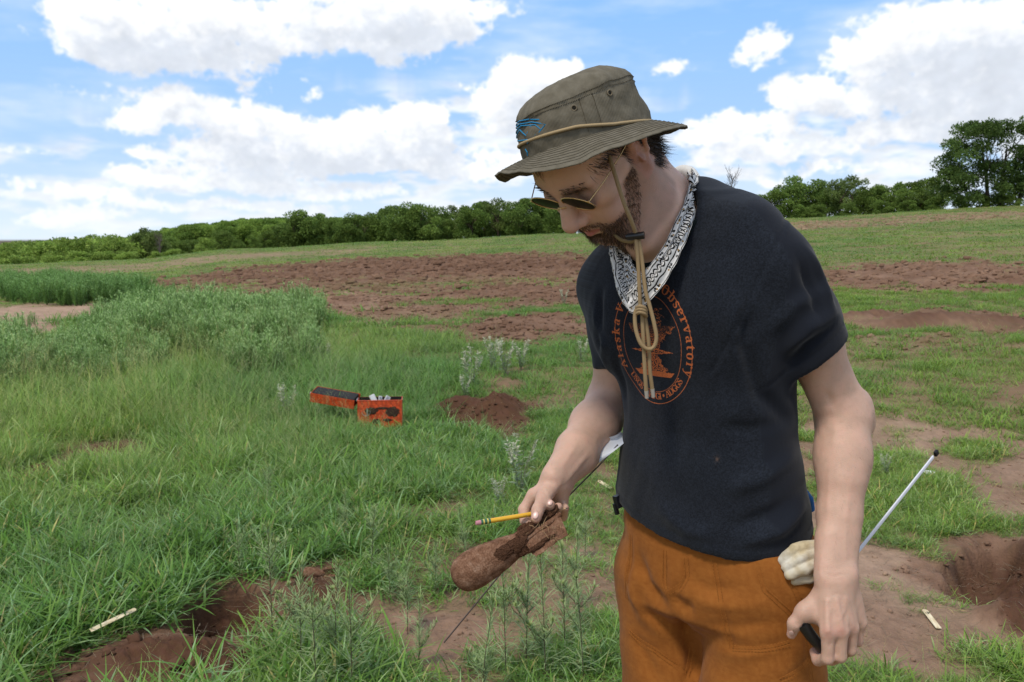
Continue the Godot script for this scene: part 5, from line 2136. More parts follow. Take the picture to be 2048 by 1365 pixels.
	head_n = (m.surface_get_arrays(0)[Mesh.ARRAY_NORMAL] as PackedVector3Array).slice(0, head_count)
	head_c = c.slice(0, head_count)
	var sk := vmat(0.52, 0.38)
	sk.subsurf_scatter_enabled = true
	sk.subsurf_scatter_strength = 0.12
	relief(sk, noise_tex(0.14, 256, 3), 0.05, 14.0)
	part("body", m, sk, man)
	var nail_mat := mat(lin(0.62, 0.40, 0.33), 0.3, 0.5)
	for q in [[right_solid, 1071, 1031, 1074, 1018, 0.0046, 0.0060], [left_solid, 1583, 1267, 1590, 1250, 0.0036, 0.0055], [right_solid, 1100, 1006, 1096, 1030, 0.0038, 0.0048]]:
		var p := hit(q[0], q[1], q[2])
		var nn: Vector3 = (q[0] as Solid).slope(p, (q[0] as Solid).all)
		var along := (hit(q[0], q[3], q[4]) - p).normalized()
		along = (along - nn * along.dot(nn)).normalized()
		var nail := part("fingernail", lump_mesh(Vector3(q[5], 0.0010, q[6]), 1, 0.0), nail_mat, man)
		nail.transform = Transform3D(Basis(nn.cross(along), nn, along), p - man_at + nn * 0.0002)
	print("  skin ", Time.get_ticks_msec() - t0)
	build_hair()
	build_shirt()
	print("  shirt ", Time.get_ticks_msec() - t0)
	build_trousers()
	print("  trousers ", Time.get_ticks_msec() - t0)
	build_hat()
	print("  hat ", Time.get_ticks_msec() - t0)
	build_glasses()
	build_scarf()
	print("  scarf ", Time.get_ticks_msec() - t0)


func leg_joints() -> Array:
	var out := []
	for q in [[P(1522, 1140, 1.50), P(1534, 1600, 1.53)], [P(1334, 1140, 1.64), P(1370, 1600, 1.67)]]:
		var hip: Vector3 = q[0]
		var knee: Vector3 = q[1]
		var foot := Vector3(knee.x, man_at.y + 0.10, knee.z) - chest_f * 0.04
		out.append([hip, knee, foot])
	return out


# strands: each a thin tapering ribbon that starts on the skin
func strand(s: Soup, at: Vector3, dir: Vector3, bend: Vector3, length: float, width: float, c: Color, segs := 2) -> void:
	var side := dir.cross(on_ball()).normalized()
	var k := s.v.size()
	var p := at
	var d := dir
	for i in segs + 1:
		var t := float(i) / segs
		var w := width * (1.0 - 0.85 * t) * 0.5
		var nn := side.cross(d).normalized()
		s.v.append(p - side * w); s.n.append(nn); s.c.append(c)
		s.v.append(p + side * w); s.n.append(nn); s.c.append(c)
		d = (d + bend / segs).normalized()
		p += d * length / segs
	for i in segs:
		var a := k + i * 2
		if (s.v[a + 2] - s.v[a]).cross(s.v[a + 1] - s.v[a]).dot(s.n[a]) < 0.0:
			s.idx.append_array([a, a + 2, a + 1, a + 1, a + 2, a + 3])
		else:
			s.idx.append_array([a, a + 1, a + 2, a + 2, a + 1, a + 3])


func build_hair() -> void:
	var beard := Soup.new()
	var hair := Soup.new()
	var brow := Soup.new()
	var brow2 := Soup.new()
	for i in head_v.size():
		var q := head_v[i] - head_o
		var f := q.dot(hf)
		var u := q.dot(hu)
		var ss := q.dot(hs)
		var s := absf(ss)
		var n := head_n[i]
		var p := head_v[i] - man_at
		if q.length() > 0.17:
			continue
		var b := beard_at(f, u, s)
		if b > 0.05 and s < 0.0745 and rng.randf() < b * 1.0:
			for j in (3 if b > 0.5 else 1):
				var down := (-hu * 0.9 + hf * 0.35 + rv(0.45)).normalized()
				var c := Color(0.060, 0.033, 0.020).lerp(Color(0.150, 0.085, 0.048), rng.randf() * rng.randf())
				if f > 0.08 and u > -0.055:
					down = (hs * signf(ss) * 0.6 - hu + rv(0.3)).normalized()
				strand(beard, p + rv(0.001), (n * 0.55 + down).normalized(), down * 0.8 + rv(0.25), rng.randf_range(0.004, 0.012) * (0.6 + 0.6 * smoothstep(0.05, 0.1, -u)), 0.0007, c)
		# head hair: everything the hat covers, the sides and the nape
		var scalp := false
		if u > 0.044 - 0.1 * smoothstep(0.03, -0.03, f) + 0.04 * smoothstep(0.06, 0.09, f):
			scalp = s > 0.0
		if f < -0.030 and u > -0.030:
			scalp = true
		if f > 0.0 and f < 0.022 and u > 0.008 and s > 0.055:
			scalp = true
		if s > 0.0745 and f < 0.014 and f > -0.032 and u < 0.042 and u > -0.036:
			scalp = false
		if scalp:
			var w := hat_xf.affine_inverse() * head_v[i]
			scalp = w.y < -0.004 or Vector2(w.x / 0.084, w.z / 0.104).length() > 1.05
			if w.y > 0.0 and f < 0.0:
				scalp = false
		if scalp:
			var flow := (-hu * 0.9 - hf * 0.45 + rv(0.22)).normalized()
			var c := Color(0.022, 0.014, 0.010).lerp(Color(0.075, 0.045, 0.028), rng.randf() * rng.randf())
			var long := rng.randf_range(0.014, 0.030)
			if f < -0.05 and u < 0.03:
				long *= 1.35
			strand(hair, p, (n * 0.22 + flow).normalized(), flow * 0.9 + rv(0.25), long, 0.0009, c, 3)
		# brows
		if f > 0.07 and u > 0.032 and u < 0.045 and s > 0.010 and s < 0.050 and rng.randf() < 0.42:
			var c := Color(0.050, 0.032, 0.022)
			var along := (hs * signf(ss) + hu * 0.25 + rv(0.2)).normalized()
			for j in 2:
				strand(brow if ss > 0.0 else brow2, p + rv(0.001), (n * 0.35 + along).normalized(), along * 0.5, rng.randf_range(0.006, 0.010), 0.0009, c)
	# fine hair on the forearms
	var down_hair := Soup.new()
	for k in 1500:
		var i := head_v.size() + rng.randi() % (arm_v.size() - head_v.size())
		var p := arm_v[i]
		var near_arm := p.y < P(1700, 800, 1.48).y and p.y > P(1672, 1130, 1.37).y
		if not near_arm:
			continue
		var dirv := (arm_n[i] * 0.35 + Vector3(0, -0.8, 0) + chest_l * 0.3 + rv(0.4)).normalized()
		strand(down_hair, p - man_at, dirv, rv(0.4), rng.randf_range(0.005, 0.010), 0.00025, Color(0.26, 0.15, 0.095), 2)
	part("arm_hair", down_hair.mesh(), vmat(0.5, 0.4), man).set_meta("kind", "stuff")
	# the curl at the temple and one under the brim in front
	for k in 60:
		var o := H(0.058 + rng.randf_range(-0.024, 0.016), 0.050 + rng.randf_range(-0.008, 0.010), 0.061 + rng.randf_range(-0.006, 0.004)) - man_at
		var d := (-hu * 0.7 + hf * rng.randf_range(-0.1, 0.6) + hs * 0.35 + rv(0.25)).normalized()
		strand(hair, o, d, (-hf * rng.randf_range(0.6, 1.8) - hu * 0.3), rng.randf_range(0.018, 0.034), 0.0014, Color(0.03, 0.019, 0.013), 5)
	for k in 14:
		var o := H(0.092 + rng.randf_range(-0.004, 0.004), 0.082 + rng.randf_range(-0.004, 0.004), -0.012 + rng.randf_range(-0.012, 0.006)) - man_at
		strand(hair, o, (hf * 0.8 - hu * 0.5 + rv(0.3)).normalized(), (-hu * 1.8 - hf * 0.5), rng.randf_range(0.016, 0.028), 0.0012, Color(0.03, 0.019, 0.013), 5)
	var hm := vmat(0.45, 0.45)
	part("beard", beard.mesh(), hm, man, "short brown beard along the jaw and chin")
	part("hair", hair.mesh(), hm, man, "dark brown hair under the hat")
	part("eyebrow", brow.mesh(), hm, man)
	part("eyebrow", brow2.mesh(), hm, man)
	print("  strands ", beard.v.size() / 6, " ", hair.v.size() / 8)


# ------------------------------------------------------------------ clothes
func normals_of(v: PackedVector3Array, idx: PackedInt32Array) -> PackedVector3Array:
	var n := PackedVector3Array()
	n.resize(v.size())
	for t in range(0, idx.size(), 3):
		var i := idx[t]
		var j := idx[t + 1]
		var k := idx[t + 2]
		var f := (v[k] - v[i]).cross(v[j] - v[i])
		n[i] += f
		n[j] += f
		n[k] += f
	for i in n.size():
		n[i] = n[i].normalized()
	return n


func ridge(x: float) -> float:
	return exp(-x * x)


# how strongly a point lies on a bent line, fading out at the line's ends
func crease(p: Vector3, pts: Array, wide: float) -> float:
	var best := 1e3
	var fade := 1.0
	var n := pts.size() - 1
	for i in n:
		var a: Vector3 = pts[i]
		var ba: Vector3 = pts[i + 1] - a
		var t := clampf((p - a).dot(ba) / ba.length_squared(), 0.0, 1.0)
		var d := (p - a - ba * t).length_squared()
		if d < best:
			best = d
			fade = 1.0
			if i == 0:
				fade = smoothstep(0.0, 0.7, t)
			if i == n - 1:
				fade *= 1.0 - smoothstep(0.3, 1.0, t)
	if best > 9.0 * wide * wide:
		return 0.0
	return exp(-best / (wide * wide)) * fade


func px_line(list: Array) -> Array:
	var out := []
	for q in list:
		out.append(P(q[0], q[1], q[2]))
	return out


func build_shirt() -> void:
	var s := shirt
	# sleeves
	s.cone(P(1544, 538, 1.415), P(1587, 636, 1.425), 0.060, 0.065, 0.016)
	s.cone(P(1587, 636, 1.425), P(1640, 760, 1.440), 0.065, 0.063, 0.02)
	s.cone(P(1226, 575, 1.615), P(1238, 660, 1.630), 0.055, 0.053, 0.02)
	s.cone(P(1238, 660, 1.630), P(1248, 780, 1.655), 0.052, 0.051, 0.02)
	var b := cam_xf.basis
	s.cut_plane(P(1630, 711, 1.44), b * Vector3(0.63, -0.775, -0.05), 0.2)
	s.cut_plane(P(1225, 738, 1.64), b * Vector3(-0.03, -1.0, 0.10), 0.2)
	s.loft(torso_loft(0.0), 0.018)
	# shoulders
	s.cone(P(1378, 455, 1.470), P(1490, 480, 1.43), 0.058, 0.060, 0.03)
	s.cone(P(1490, 484, 1.43), P(1542, 536, 1.415), 0.058, 0.059, 0.03)
	s.cone(P(1398, 424, 1.505), P(1480, 455, 1.470), 0.050, 0.054, 0.03)
	s.cone(P(1398, 424, 1.505), P(1380, 500, 1.53), 0.050, 0.080, 0.03)
	s.cone(P(1372, 470, 1.50), P(1245, 548, 1.59), 0.062, 0.055, 0.03)
	s.cone(P(1245, 548, 1.59), P(1226, 575, 1.615), 0.055, 0.056, 0.03)
	# chest
	s.egg(Transform3D(Basis(chest_l, Vector3.UP, chest_f), P(1420, 610, 1.445)), Vector3(0.085, 0.10, 0.06), 0.05)
	s.egg(Transform3D(Basis(chest_l, Vector3.UP, chest_f), P(1262, 625, 1.53)), Vector3(0.075, 0.10, 0.06), 0.05)
	# openings: neck, hem, cuffs
	s.cut_cone(P(1318, 462, 1.455), P(1296, 345, 1.43), 0.066, 0.072, 0.006)
	var h0 := P(1222, 992, 1.60)
	var h1 := P(1395, 1118, 1.425)
	var h2 := P(1620, 1022, 1.52)
	var hn := (h1 - h0).cross(h2 - h0).normalized()
	if hn.y > 0.0:
		hn = -hn
	s.cut_plane(h1, hn, 0.42, 0.006)
	var lo := bounds([P(1150, 360, 1.68), P(1720, 360, 1.38), P(1200, 1140, 1.70), P(1660, 1140, 1.40)], 0.04)
	var net := s.net(lo.position, lo.end, 0.0050)
	var v: PackedVector3Array = net[0]
	var nrm := normals_of(v, net[1])
	# folds of the cloth
	var seam_n := (b * Vector3(0.9, -0.44, 0.12)).normalized()
	var seam_at := P(1498, 600, 1.36)
	var folds := [
		[hits(s, [[1500, 600, 1.35], [1488, 690, 1.36], [1520, 790, 1.37], [1590, 860, 1.42]]), 0.012, -0.006],
		[hits(s, [[1470, 560, 1.36], [1462, 660, 1.37], [1490, 780, 1.375]]), 0.014, 0.004],
		[hits(s, [[1600, 830, 1.43], [1500, 860, 1.37], [1420, 850, 1.37]]), 0.012, -0.0035],
		[hits(s, [[1605, 900, 1.43], [1520, 960, 1.38], [1440, 985, 1.37]]), 0.013, 0.005],
		[hits(s, [[1612, 960, 1.45], [1540, 1030, 1.40], [1440, 1060, 1.385]]), 0.012, -0.005],
		[hits(s, [[1612, 1000, 1.46], [1560, 1062, 1.41], [1460, 1092, 1.40]]), 0.010, 0.006],
		[hits(s, [[1300, 1000, 1.44], [1370, 1060, 1.40], [1440, 1075, 1.39]]), 0.014, 0.004],
		[hits(s, [[1590, 480, 1.37], [1640, 560, 1.36], [1665, 650, 1.36]]), 0.009, 0.005],
		[hits(s, [[1575, 490, 1.365], [1620, 580, 1.35], [1640, 660, 1.355]]), 0.007, -0.005],
		[hits(s, [[1680, 615, 1.39], [1620, 655, 1.355], [1560, 720, 1.365]]), 0.011, 0.006],
		[hits(s, [[1672, 640, 1.38], [1610, 690, 1.355], [1570, 745, 1.37]]), 0.008, -0.005],
		[hits(s, [[1655, 580, 1.37], [1590, 610, 1.345], [1530, 680, 1.35]]), 0.012, 0.005],
		[hits(s, [[1205, 560, 1.575], [1195, 640, 1.58], [1215, 730, 1.60]]), 0.009, -0.005],
		[hits(s, [[1185, 600, 1.60], [1205, 690, 1.59], [1232, 760, 1.58]]), 0.008, 0.004],
		[hits(s, [[1240, 640, 1.52], [1232, 740, 1.54], [1250, 820, 1.52]]), 0.010, -0.004],
	]
	for i in v.size():
		var p := v[i]
		var w := 0.0
		for f in folds:
			w += 1.8 * float(f[2]) * crease(p, f[0], f[1])
		var u := p.dot(chest_l)
		w += 0.0046 * n_hill.get_noise_3d(u * 9.0, p.y * 5.0 + u * 3.0, p.dot(chest_f) * 9.0)
		w += 0.0030 * n_hill.get_noise_3d(u * 24.0 - p.y * 10.0, p.y * 9.0, p.z * 20.0)
		# the sleeve seam and the turned hems
		var sd := (p - seam_at).dot(seam_n)
		if p.distance_to(P(1560, 600, 1.40)) < 0.16 and absf(sd) < 0.02:
			w -= 0.0022 * ridge(sd / 0.0035) - 0.001 * ridge((sd - 0.006) / 0.004)
		var cuff := absf((p - P(1630, 711, 1.44)).dot((b * Vector3(0.63, -0.775, -0.05)).normalized()) + 0.022)
		if cuff < 0.01 and p.distance_to(P(1630, 711, 1.44)) < 0.13:
			w -= 0.0014 * ridge(cuff / 0.0028)
		var hem := absf((p - h1).dot(hn) + 0.020)
		if hem < 0.01:
			w -= 0.0012 * ridge(hem / 0.0028)
		v[i] = p + nrm[i] * w
	var uv := PackedVector2Array()
	uv.resize(v.size())
	var at := P(1283, 697, 1.41)
	for i in v.size():
		var q := v[i] - at
		uv[i] = Vector2(0.26 + q.dot(chest_l) / 0.50, 0.42 - (q.y * 0.99 + q.dot(chest_f) * 0.10) / 0.75)
		if q.dot(chest_f) < -0.10:
			uv[i] = Vector2(maxf(uv[i].x, 1.3) if uv[i].x > 0.5 else minf(uv[i].x, -0.3), -1)
		v[i] -= man_at
	var m := make_mesh(v, net[1], PackedColorArray(), uv)
	var sm := mat(Color.WHITE, 0.92, 0.15)
	sm.albedo_texture = print_emblem()
	sm.texture_repeat = false
	sm.rim_enabled = true
	sm.rim = 0.22
	sm.rim_tint = 0.4
	var top := part("t_shirt", m, sm, man, "black short-sleeved t-shirt with an orange oval print of an erupting volcano")
	# the ribbed collar
	var ring := Soup.new()
	var pts := PackedVector3Array()
	var axis := (P(1296, 345, 1.43) - P(1318, 462, 1.455)).normalized()
	var e1 := axis.cross(Vector3.UP).normalized()
	var e2 := axis.cross(e1)
	for i in 41:
		var a := TAU * i / 40.0
		var o := P(1318, 462, 1.455) + axis * 0.010
		var r := 0.069
		var q := o + (e1 * cos(a) + e2 * sin(a)) * r
		# let it lie on the shirt
		for k in 8:
			q -= s.slope(q, s.all) * (s.full(q) - 0.001) * 0.7
		pts.append(q - man_at)
	ring.tube(pts, 0.0065, 0.0065, 8, Color(0.011, 0.012, 0.015), false)
	part("collar", ring.mesh(), vmat(0.92, 0.15), top)


# fills a triangle in an image
func fill_tri(im: Image, a: Vector2, b: Vector2, c: Vector2, col: Color) -> void:
	var x0 := maxi(0, int(floor(minf(a.x, minf(b.x, c.x)))))
	var x1 := mini(im.get_width() - 1, int(ceil(maxf(a.x, maxf(b.x, c.x)))))
	var y0 := maxi(0, int(floor(minf(a.y, minf(b.y, c.y)))))
	var y1 := mini(im.get_height() - 1, int(ceil(maxf(a.y, maxf(b.y, c.y)))))
	var d := (b - a).cross(c - a)
	if absf(d) < 1e-6:
		return
	for y in range(y0, y1 + 1):
		for x in range(x0, x1 + 1):
			var p := Vector2(x + 0.5, y + 0.5)
			var u := (b - p).cross(c - p) / d
			var v := (c - p).cross(a - p) / d
			if u >= -0.001 and v >= -0.001 and u + v <= 1.001:
				im.set_pixel(x, y, col)


func draw_line(im: Image, a: Vector2, b: Vector2, w: float, col: Color) -> void:
	var n := (b - a).orthogonal().normalized() * w * 0.5
	fill_tri(im, a - n, a + n, b - n, col)
	fill_tri(im, a + n, b + n, b - n, col)


func draw_glyph(im: Image, font: Font, ch: String, at: Vector2, turn: float, size: float, col: Color) -> void:
	var t := TextMesh.new()
	t.font = font
	t.text = ch
	t.font_size = 64
	t.pixel_size = 1.0 / 64.0
	t.depth = 0.05
	t.curve_step = 2.0
	t.vertical_alignment = VERTICAL_ALIGNMENT_BOTTOM
	if t.get_surface_count() == 0:
		return
	var a := t.get_mesh_arrays()
	var v: PackedVector3Array = a[Mesh.ARRAY_VERTEX]
	var n: PackedVector3Array = a[Mesh.ARRAY_NORMAL]
	var idx: PackedInt32Array = a[Mesh.ARRAY_INDEX]
	var xf := Transform2D(turn, at)
	for i in range(0, idx.size(), 3):
		if n[idx[i]].z < 0.5:
			continue
		var q := []
		for k in 3:
			var p := v[idx[i + k]]
			q.append(xf * Vector2(p.x * size, -p.y * size))
		fill_tri(im, q[0], q[1], q[2], col)


func arc_text(im: Image, font: Font, text: String, c: Vector2, rx: float, ry: float, from: float, to: float, size: float, outward: bool, col: Color) -> void:
	# letters along an ellipse; angles clockwise from the top
	var widths := []
	var total := 0.0
	for ch in text:
		var w := font.get_string_size(ch, HORIZONTAL_ALIGNMENT_LEFT, -1, 64).x
		widths.append(w)
		total += w
	var done := 0.0
	for i in text.length():
		var t: float = (done + widths[i] * 0.5) / total
		done += widths[i]
		var a := deg_to_rad(lerpf(from, to, t))
		var p := c + Vector2(sin(a) * rx, -cos(a) * ry)
		var tan_ := Vector2(cos(a) * rx, sin(a) * ry).angle()
		if not outward:
			tan_ += PI
		if text[i] != " ":
			draw_glyph(im, font, text[i], p, tan_, size, col)


func print_emblem() -> ImageTexture:
	var w := 800
	var h := 960
	var cloth := lin(0.0122, 0.0145, 0.0195)
	var ink := lin(0.60, 0.150, 0.045)
	var im := Image.create(w, h, false, Image.FORMAT_RGBA8)
	im.fill(Color(ink.r, ink.g, ink.b, 0.0))
	var c := Vector2(w * 0.5, h * 0.5)
	var rx := 322.0
	var ry := 398.0
	for i in 180:
		var a0 := TAU * i / 180.0
		var a1 := TAU * (i + 1) / 180.0
		draw_line(im, c + Vector2(sin(a0) * rx, -cos(a0) * ry), c + Vector2(sin(a1) * rx, -cos(a1) * ry), 5.0, ink)
		if absf(angle_difference(a0, PI)) > 0.0:
			draw_line(im, c + Vector2(sin(a0) * rx * 0.76, -cos(a0) * ry * 0.80), c + Vector2(sin(a1) * rx * 0.76, -cos(a1) * ry * 0.80), 4.0, ink)
	var f := SystemFont.new()
	f.font_names = PackedStringArray(["Droid Serif"])
	f.font_weight = 600
	arc_text(im, f, "Alaska Volcano Observatory", c, rx * 0.815, ry * 0.845, -122, 122, 84.0, true, ink)
	arc_text(im, f, "USGS • UAFGI • ADGGS", c, rx * 0.955, ry * 0.965, 233, 127, 60.0, false, ink)
	# the erupting volcano
	for y in range(170, 800):
		var t := (y - 480.0) / 398.0          # -0.8 .. 0.8 downwards
		for x in range(150, 650):
			var u := (x - 400.0) / 322.0
			var q := absf(u)
			var n := n_cloud.get_noise_2d(x * 0.020, y * 0.028)
			var m := n_cloud.get_noise_2d(x * 0.055 + 90.0, y * 0.075)
			var on := false
			var half := 0.0
			if t < -0.08 and t > -0.34:
				half = lerpf(0.60, 0.30, smoothstep(-0.34, -0.08, t)) + n * 0.16
				on = q < half and (absf(m) < 0.085 or (q > half - 0.03) or (m > 0.16 and t > -0.2))
			elif t >= -0.08 and t < 0.10:
				half = lerpf(0.26, 0.20, smoothstep(-0.08, 0.10, t)) + n * 0.12
				on = q < half and (m > -0.05)
			elif t < -0.34 and t > -0.62:
				half = 0.20 + n * 0.25 - absf(t + 0.48) * 0.5
				on = u > 0.1 and absf(q - half - 0.06) < 0.02
			if absf(t - 0.10 - n * 0.02) < 0.055 * (1.0 - q / 0.56) and q < 0.56:
				on = q > 0.50 or absf(absf(t - 0.10 - n * 0.02) - 0.05 * (1.0 - q / 0.56)) < 0.012 or m > 0.0
			if t >= 0.15 and t < 0.46:
				half = lerpf(0.15, 0.36, smoothstep(0.15, 0.46, t)) + n * 0.14
				on = on or (q < half and (m > -0.10 or q > half - 0.03))
			if t >= 0.44 and t < 0.53 + 0.03 * sin(u * 40.0) * float(t < 0.47):
				on = on or (q < 0.54 - (t - 0.44) * 1.2 and t - 0.46 > u * 0.06 - 0.05 + absf(n) * 0.06)
			if on and t < 0.56:
				im.set_pixel(x, y, ink)
	# worn print
	for y in h:
		for x in w:
			var k := n_fine.get_noise_2d(x * 0.02, y * 0.02)
			if k > 0.10:
				var old := im.get_pixel(x, y)
				im.set_pixel(x, y, Color(ink.r, ink.g, ink.b, old.a * (1.0 - clampf((k - 0.1) * 2.5, 0.0, 0.6))))
	im.resize(369, 483, Image.INTERPOLATE_BILINEAR)
	# the knitted cloth: fine mottled fibres, a dusty spot
	var tw := 1024
	var th := 1536
	var n1 := FastNoiseLite.new()
	n1.noise_type = FastNoiseLite.TYPE_VALUE
	n1.frequency = 0.35
	n1.fractal_octaves = 3
	var fibres := n1.get_image(tw, th).get_data()
	n1.frequency = 0.012
	n1.seed = 3
	var fade := n1.get_image(tw, th).get_data()
	var bytes := PackedByteArray()
	bytes.resize(tw * th * 4)
	var k := 0
	for i in tw * th:
		var q := 0.70 + 0.0030 * fibres[i] + 0.0010 * (fade[i] - 128)
		bytes[k] = int(cloth.r * 255.0 * q)
		bytes[k + 1] = int(cloth.g * 255.0 * q)
		bytes[k + 2] = int(cloth.b * 255.0 * q)
		bytes[k + 3] = 255
		k += 4
	var all := Image.create_from_data(tw, th, false, Image.FORMAT_RGBA8, bytes)
	all.blend_rect(im, Rect2i(0, 0, 369, 483), Vector2i(int(tw * 0.26) - 184, int(th * 0.42) - 241))
	var dust := lin(0.10, 0.065, 0.05)
	for i in 420:
		var a := rng.randf() * TAU
		var r := 26.0 * rng.randf() * rng.randf()
		var x := int(tw * 0.47 + cos(a) * r * 0.6)
		var y := int(th * 0.655 + sin(a) * r)
		all.set_pixel(x, y, all.get_pixel(x, y).lerp(dust, 0.5))
	return ImageTexture.create_from_image(all)


func build_trousers() -> void:
	var s := pants
	var lo := Loft.new()
	lo.l = chest_l
	lo.f = chest_f
	for q in [[960, 1420, 1.545, 0.150, 0.105], [1010, 1421, 1.55, 0.158, 0.108], [1080, 1424, 1.555, 0.164, 0.113], [1150, 1428, 1.56, 0.168, 0.120], [1200, 1430, 1.565, 0.158, 0.114], [1232, 1430, 1.57, 0.118, 0.080], [1250, 1430, 1.575, 0.065, 0.045]]:
		var p := P(q[1], q[0], q[2])
		lo.ys.append(p.y); lo.cx.append(p.x); lo.cz.append(p.z)
		lo.a.append(q[3]); lo.b.append(q[4])
	s.loft(lo, 0.03)
	var legs := leg_joints()
	for i in 2:
		var q = legs[i]
		var mid: Vector3 = (q[0] as Vector3).lerp(q[1], 0.5)
		s.cone(q[0], mid, 0.100 if i == 0 else 0.098, 0.098 if i == 0 else 0.094, 0.024)
		s.cone(mid, q[1], 0.097 if i == 0 else 0.093, 0.083, 0.02)
		s.cone(q[1], q[2] + Vector3(0, -0.03, 0), 0.083, 0.078, 0.02)
	# seat
	s.egg(Transform3D(Basis(chest_l, Vector3.UP, chest_f), P(1440, 1120, 1.62)), Vector3(0.15, 0.12, 0.11), 0.05)
	var foot_y := man_at.y + 0.055
	s.cut_plane(Vector3(man_at.x, foot_y, man_at.z), Vector3.DOWN, 1.0)
	# the pocket on his left gapes a little
	s.egg(Transform3D(Basis(chest_l, Vector3.UP, chest_f), P(1580, 1175, 1.435)), Vector3(0.045, 0.040, 0.022), 0.03)
	var b := bounds([P(1190, 950, 1.66), P(1660, 950, 1.45), legs[0][2], legs[1][2], man_at], 0.13)
	var net := s.net(b.position, b.end, 0.0062)
	var v: PackedVector3Array = net[0]
	var folds := [
		[hits(s, [[1268, 1090, 1.52], [1290, 1170, 1.50], [1345, 1235, 1.50]]), 0.016, -0.009],
		[hits(s, [[1250, 1140, 1.54], [1290, 1230, 1.52], [1360, 1290, 1.52]]), 0.016, 0.008],
		[hits(s, [[1330, 1180, 1.47], [1365, 1215, 1.47], [1395, 1222, 1.46]]), 0.012, -0.006],
		[hits(s, [[1360, 1150, 1.45], [1420, 1180, 1.43], [1500, 1175, 1.42]]), 0.012, -0.004],
		[hits(s, [[1380, 1200, 1.44], [1450, 1215, 1.42], [1560, 1205, 1.41]]), 0.011, 0.003],
		[hits(s, [[1400, 1245, 1.43], [1480, 1255, 1.41], [1570, 1240, 1.41]]), 0.009, -0.003],
		[hits(s, [[1420, 1300, 1.42], [1500, 1310, 1.40], [1600, 1285, 1.41]]), 0.009, 0.003],
		[hits(s, [[1352, 1222, 1.47], [1372, 1270, 1.47], [1386, 1310, 1.46], [1398, 1365, 1.44]]), 0.011, -0.012],
		[hits(s, [[1260, 1250, 1.54], [1300, 1330, 1.52], [1330, 1400, 1.52]]), 0.014, -0.004],
	]
	var nrm := normals_of(v, net[1])
	# seams: stitched lines sunk a little
	var seams := [
		hits(s, [[1262, 1070, 1.51], [1258, 1130, 1.50], [1254, 1200, 1.50]]),
		hits(s, [[1330, 1100, 1.46], [1328, 1160, 1.455], [1336, 1190, 1.455]]),
		hits(s, [[1372, 1115, 1.44], [1374, 1150, 1.435], [1362, 1172, 1.44], [1338, 1186, 1.455]]),
		hits(s, [[1428, 1120, 1.43], [1438, 1180, 1.42], [1450, 1240, 1.41], [1463, 1295, 1.40], [1520, 1298, 1.395], [1580, 1285, 1.40]]),
		hits(s, [[1512, 1118, 1.42], [1530, 1180, 1.40], [1590, 1235, 1.41]]),
		hits(s, [[1555, 1110, 1.42], [1575, 1150, 1.41], [1600, 1200, 1.42]]),
		hits(s, [[1258, 1262, 1.53], [1310, 1300, 1.52], [1372, 1345, 1.52]]),
		hits(s, [[1560, 1362, 1.39], [1615, 1328, 1.41], [1640, 1300, 1.43]]),
		hits(s, [[1612, 1250, 1.43], [1625, 1365, 1.44]]),
		hits(s, [[1384, 1296, 1.49], [1376, 1340, 1.51], [1372, 1380, 1.51]]),
	]
	for i in v.size():
		var p := v[i]
		var w := 0.0
		if p.y > 0.45:
			for f in folds:
				w += 1.25 * float(f[2]) * crease(p, f[0], f[1])
			for q in seams:
				w -= 0.0034 * crease(p, q, 0.0062)
		w += 0.0050 * n_hill.get_noise_3d(p.x * 7.0, p.y * 14.0, p.z * 7.0)
		w += 0.0022 * n_hill.get_noise_3d(p.x * 22.0, p.y * 44.0, p.z * 22.0)
		v[i] = p + nrm[i] * w
	for i in v.size():
		v[i] -= man_at
	var m := make_mesh(v, net[1])
	var pm := mat(Color.WHITE, 0.88, 0.2)
	pm.albedo_texture = noise_tex(0.012, 256, 5, FastNoiseLite.TYPE_SIMPLEX, lin(0.240, 0.079, 0.015), lin(0.315, 0.116, 0.024))
	relief(pm, weave_tex(32, true), 0.010, 22.0)
	pm.rim_enabled = true
	pm.rim = 0.10
	pm.rim_tint = 0.6
	var tr := part("trousers", m, pm, man, "rust-brown canvas work trousers with stitched seams")
	# stitching: rows of small raised stitches along the seams
	var st := Soup.new()
	for q in seams:
		for side in [-1.0, 1.0]:
			var total := 0.0
			for i in q.size() - 1:
				var a: Vector3 = q[i]
				var e: Vector3 = q[i + 1]
				var n := int(a.distance_to(e) / 0.0048)
				var dirv := (e - a).normalized()
				for k in n:
					var p := a.lerp(e, (k + 0.5) / n)
					for j in 6:
						p -= s.slope(p, s.all) * s.full(p) * 0.8
					var nn := s.slope(p, s.all)
					p += dirv.cross(nn).normalized() * side * 0.0034 + nn * 0.0008
					var d := (dirv - nn * dirv.dot(nn)).normalized()
					st_box(st, Transform3D(Basis(d, nn, d.cross(nn)), p - man_at), Vector3(0.0030, 0.0009, 0.0008), Color(0.31, 0.115, 0.027))
	part("stitching", st.mesh(), vmat(0.8, 0.2), tr)
	# clip on his right pocket, and blue cloth at the back of the waist
	var clip := Soup.new()
	var cp := P(1237, 1003, 1.575) - man_at
	st_box(clip, Transform3D(Basis(cam_xf.basis.z, 0.25) * Basis(Vector3.UP, 0.6), cp), Vector3(0.014, 0.022, 0.010), Color(0.014, 0.014, 0.018))
	st_box(clip, Transform3D(Basis(cam_xf.basis.z, 0.25) * Basis(Vector3.UP, 0.6), cp + Vector3(-0.004, -0.014, 0.0)), Vector3(0.006, 0.020, 0.006), Color(0.014, 0.014, 0.018))
	part("belt_clip", clip.mesh(), vmat(0.4, 0.4), tr)
	var band := Soup.new()
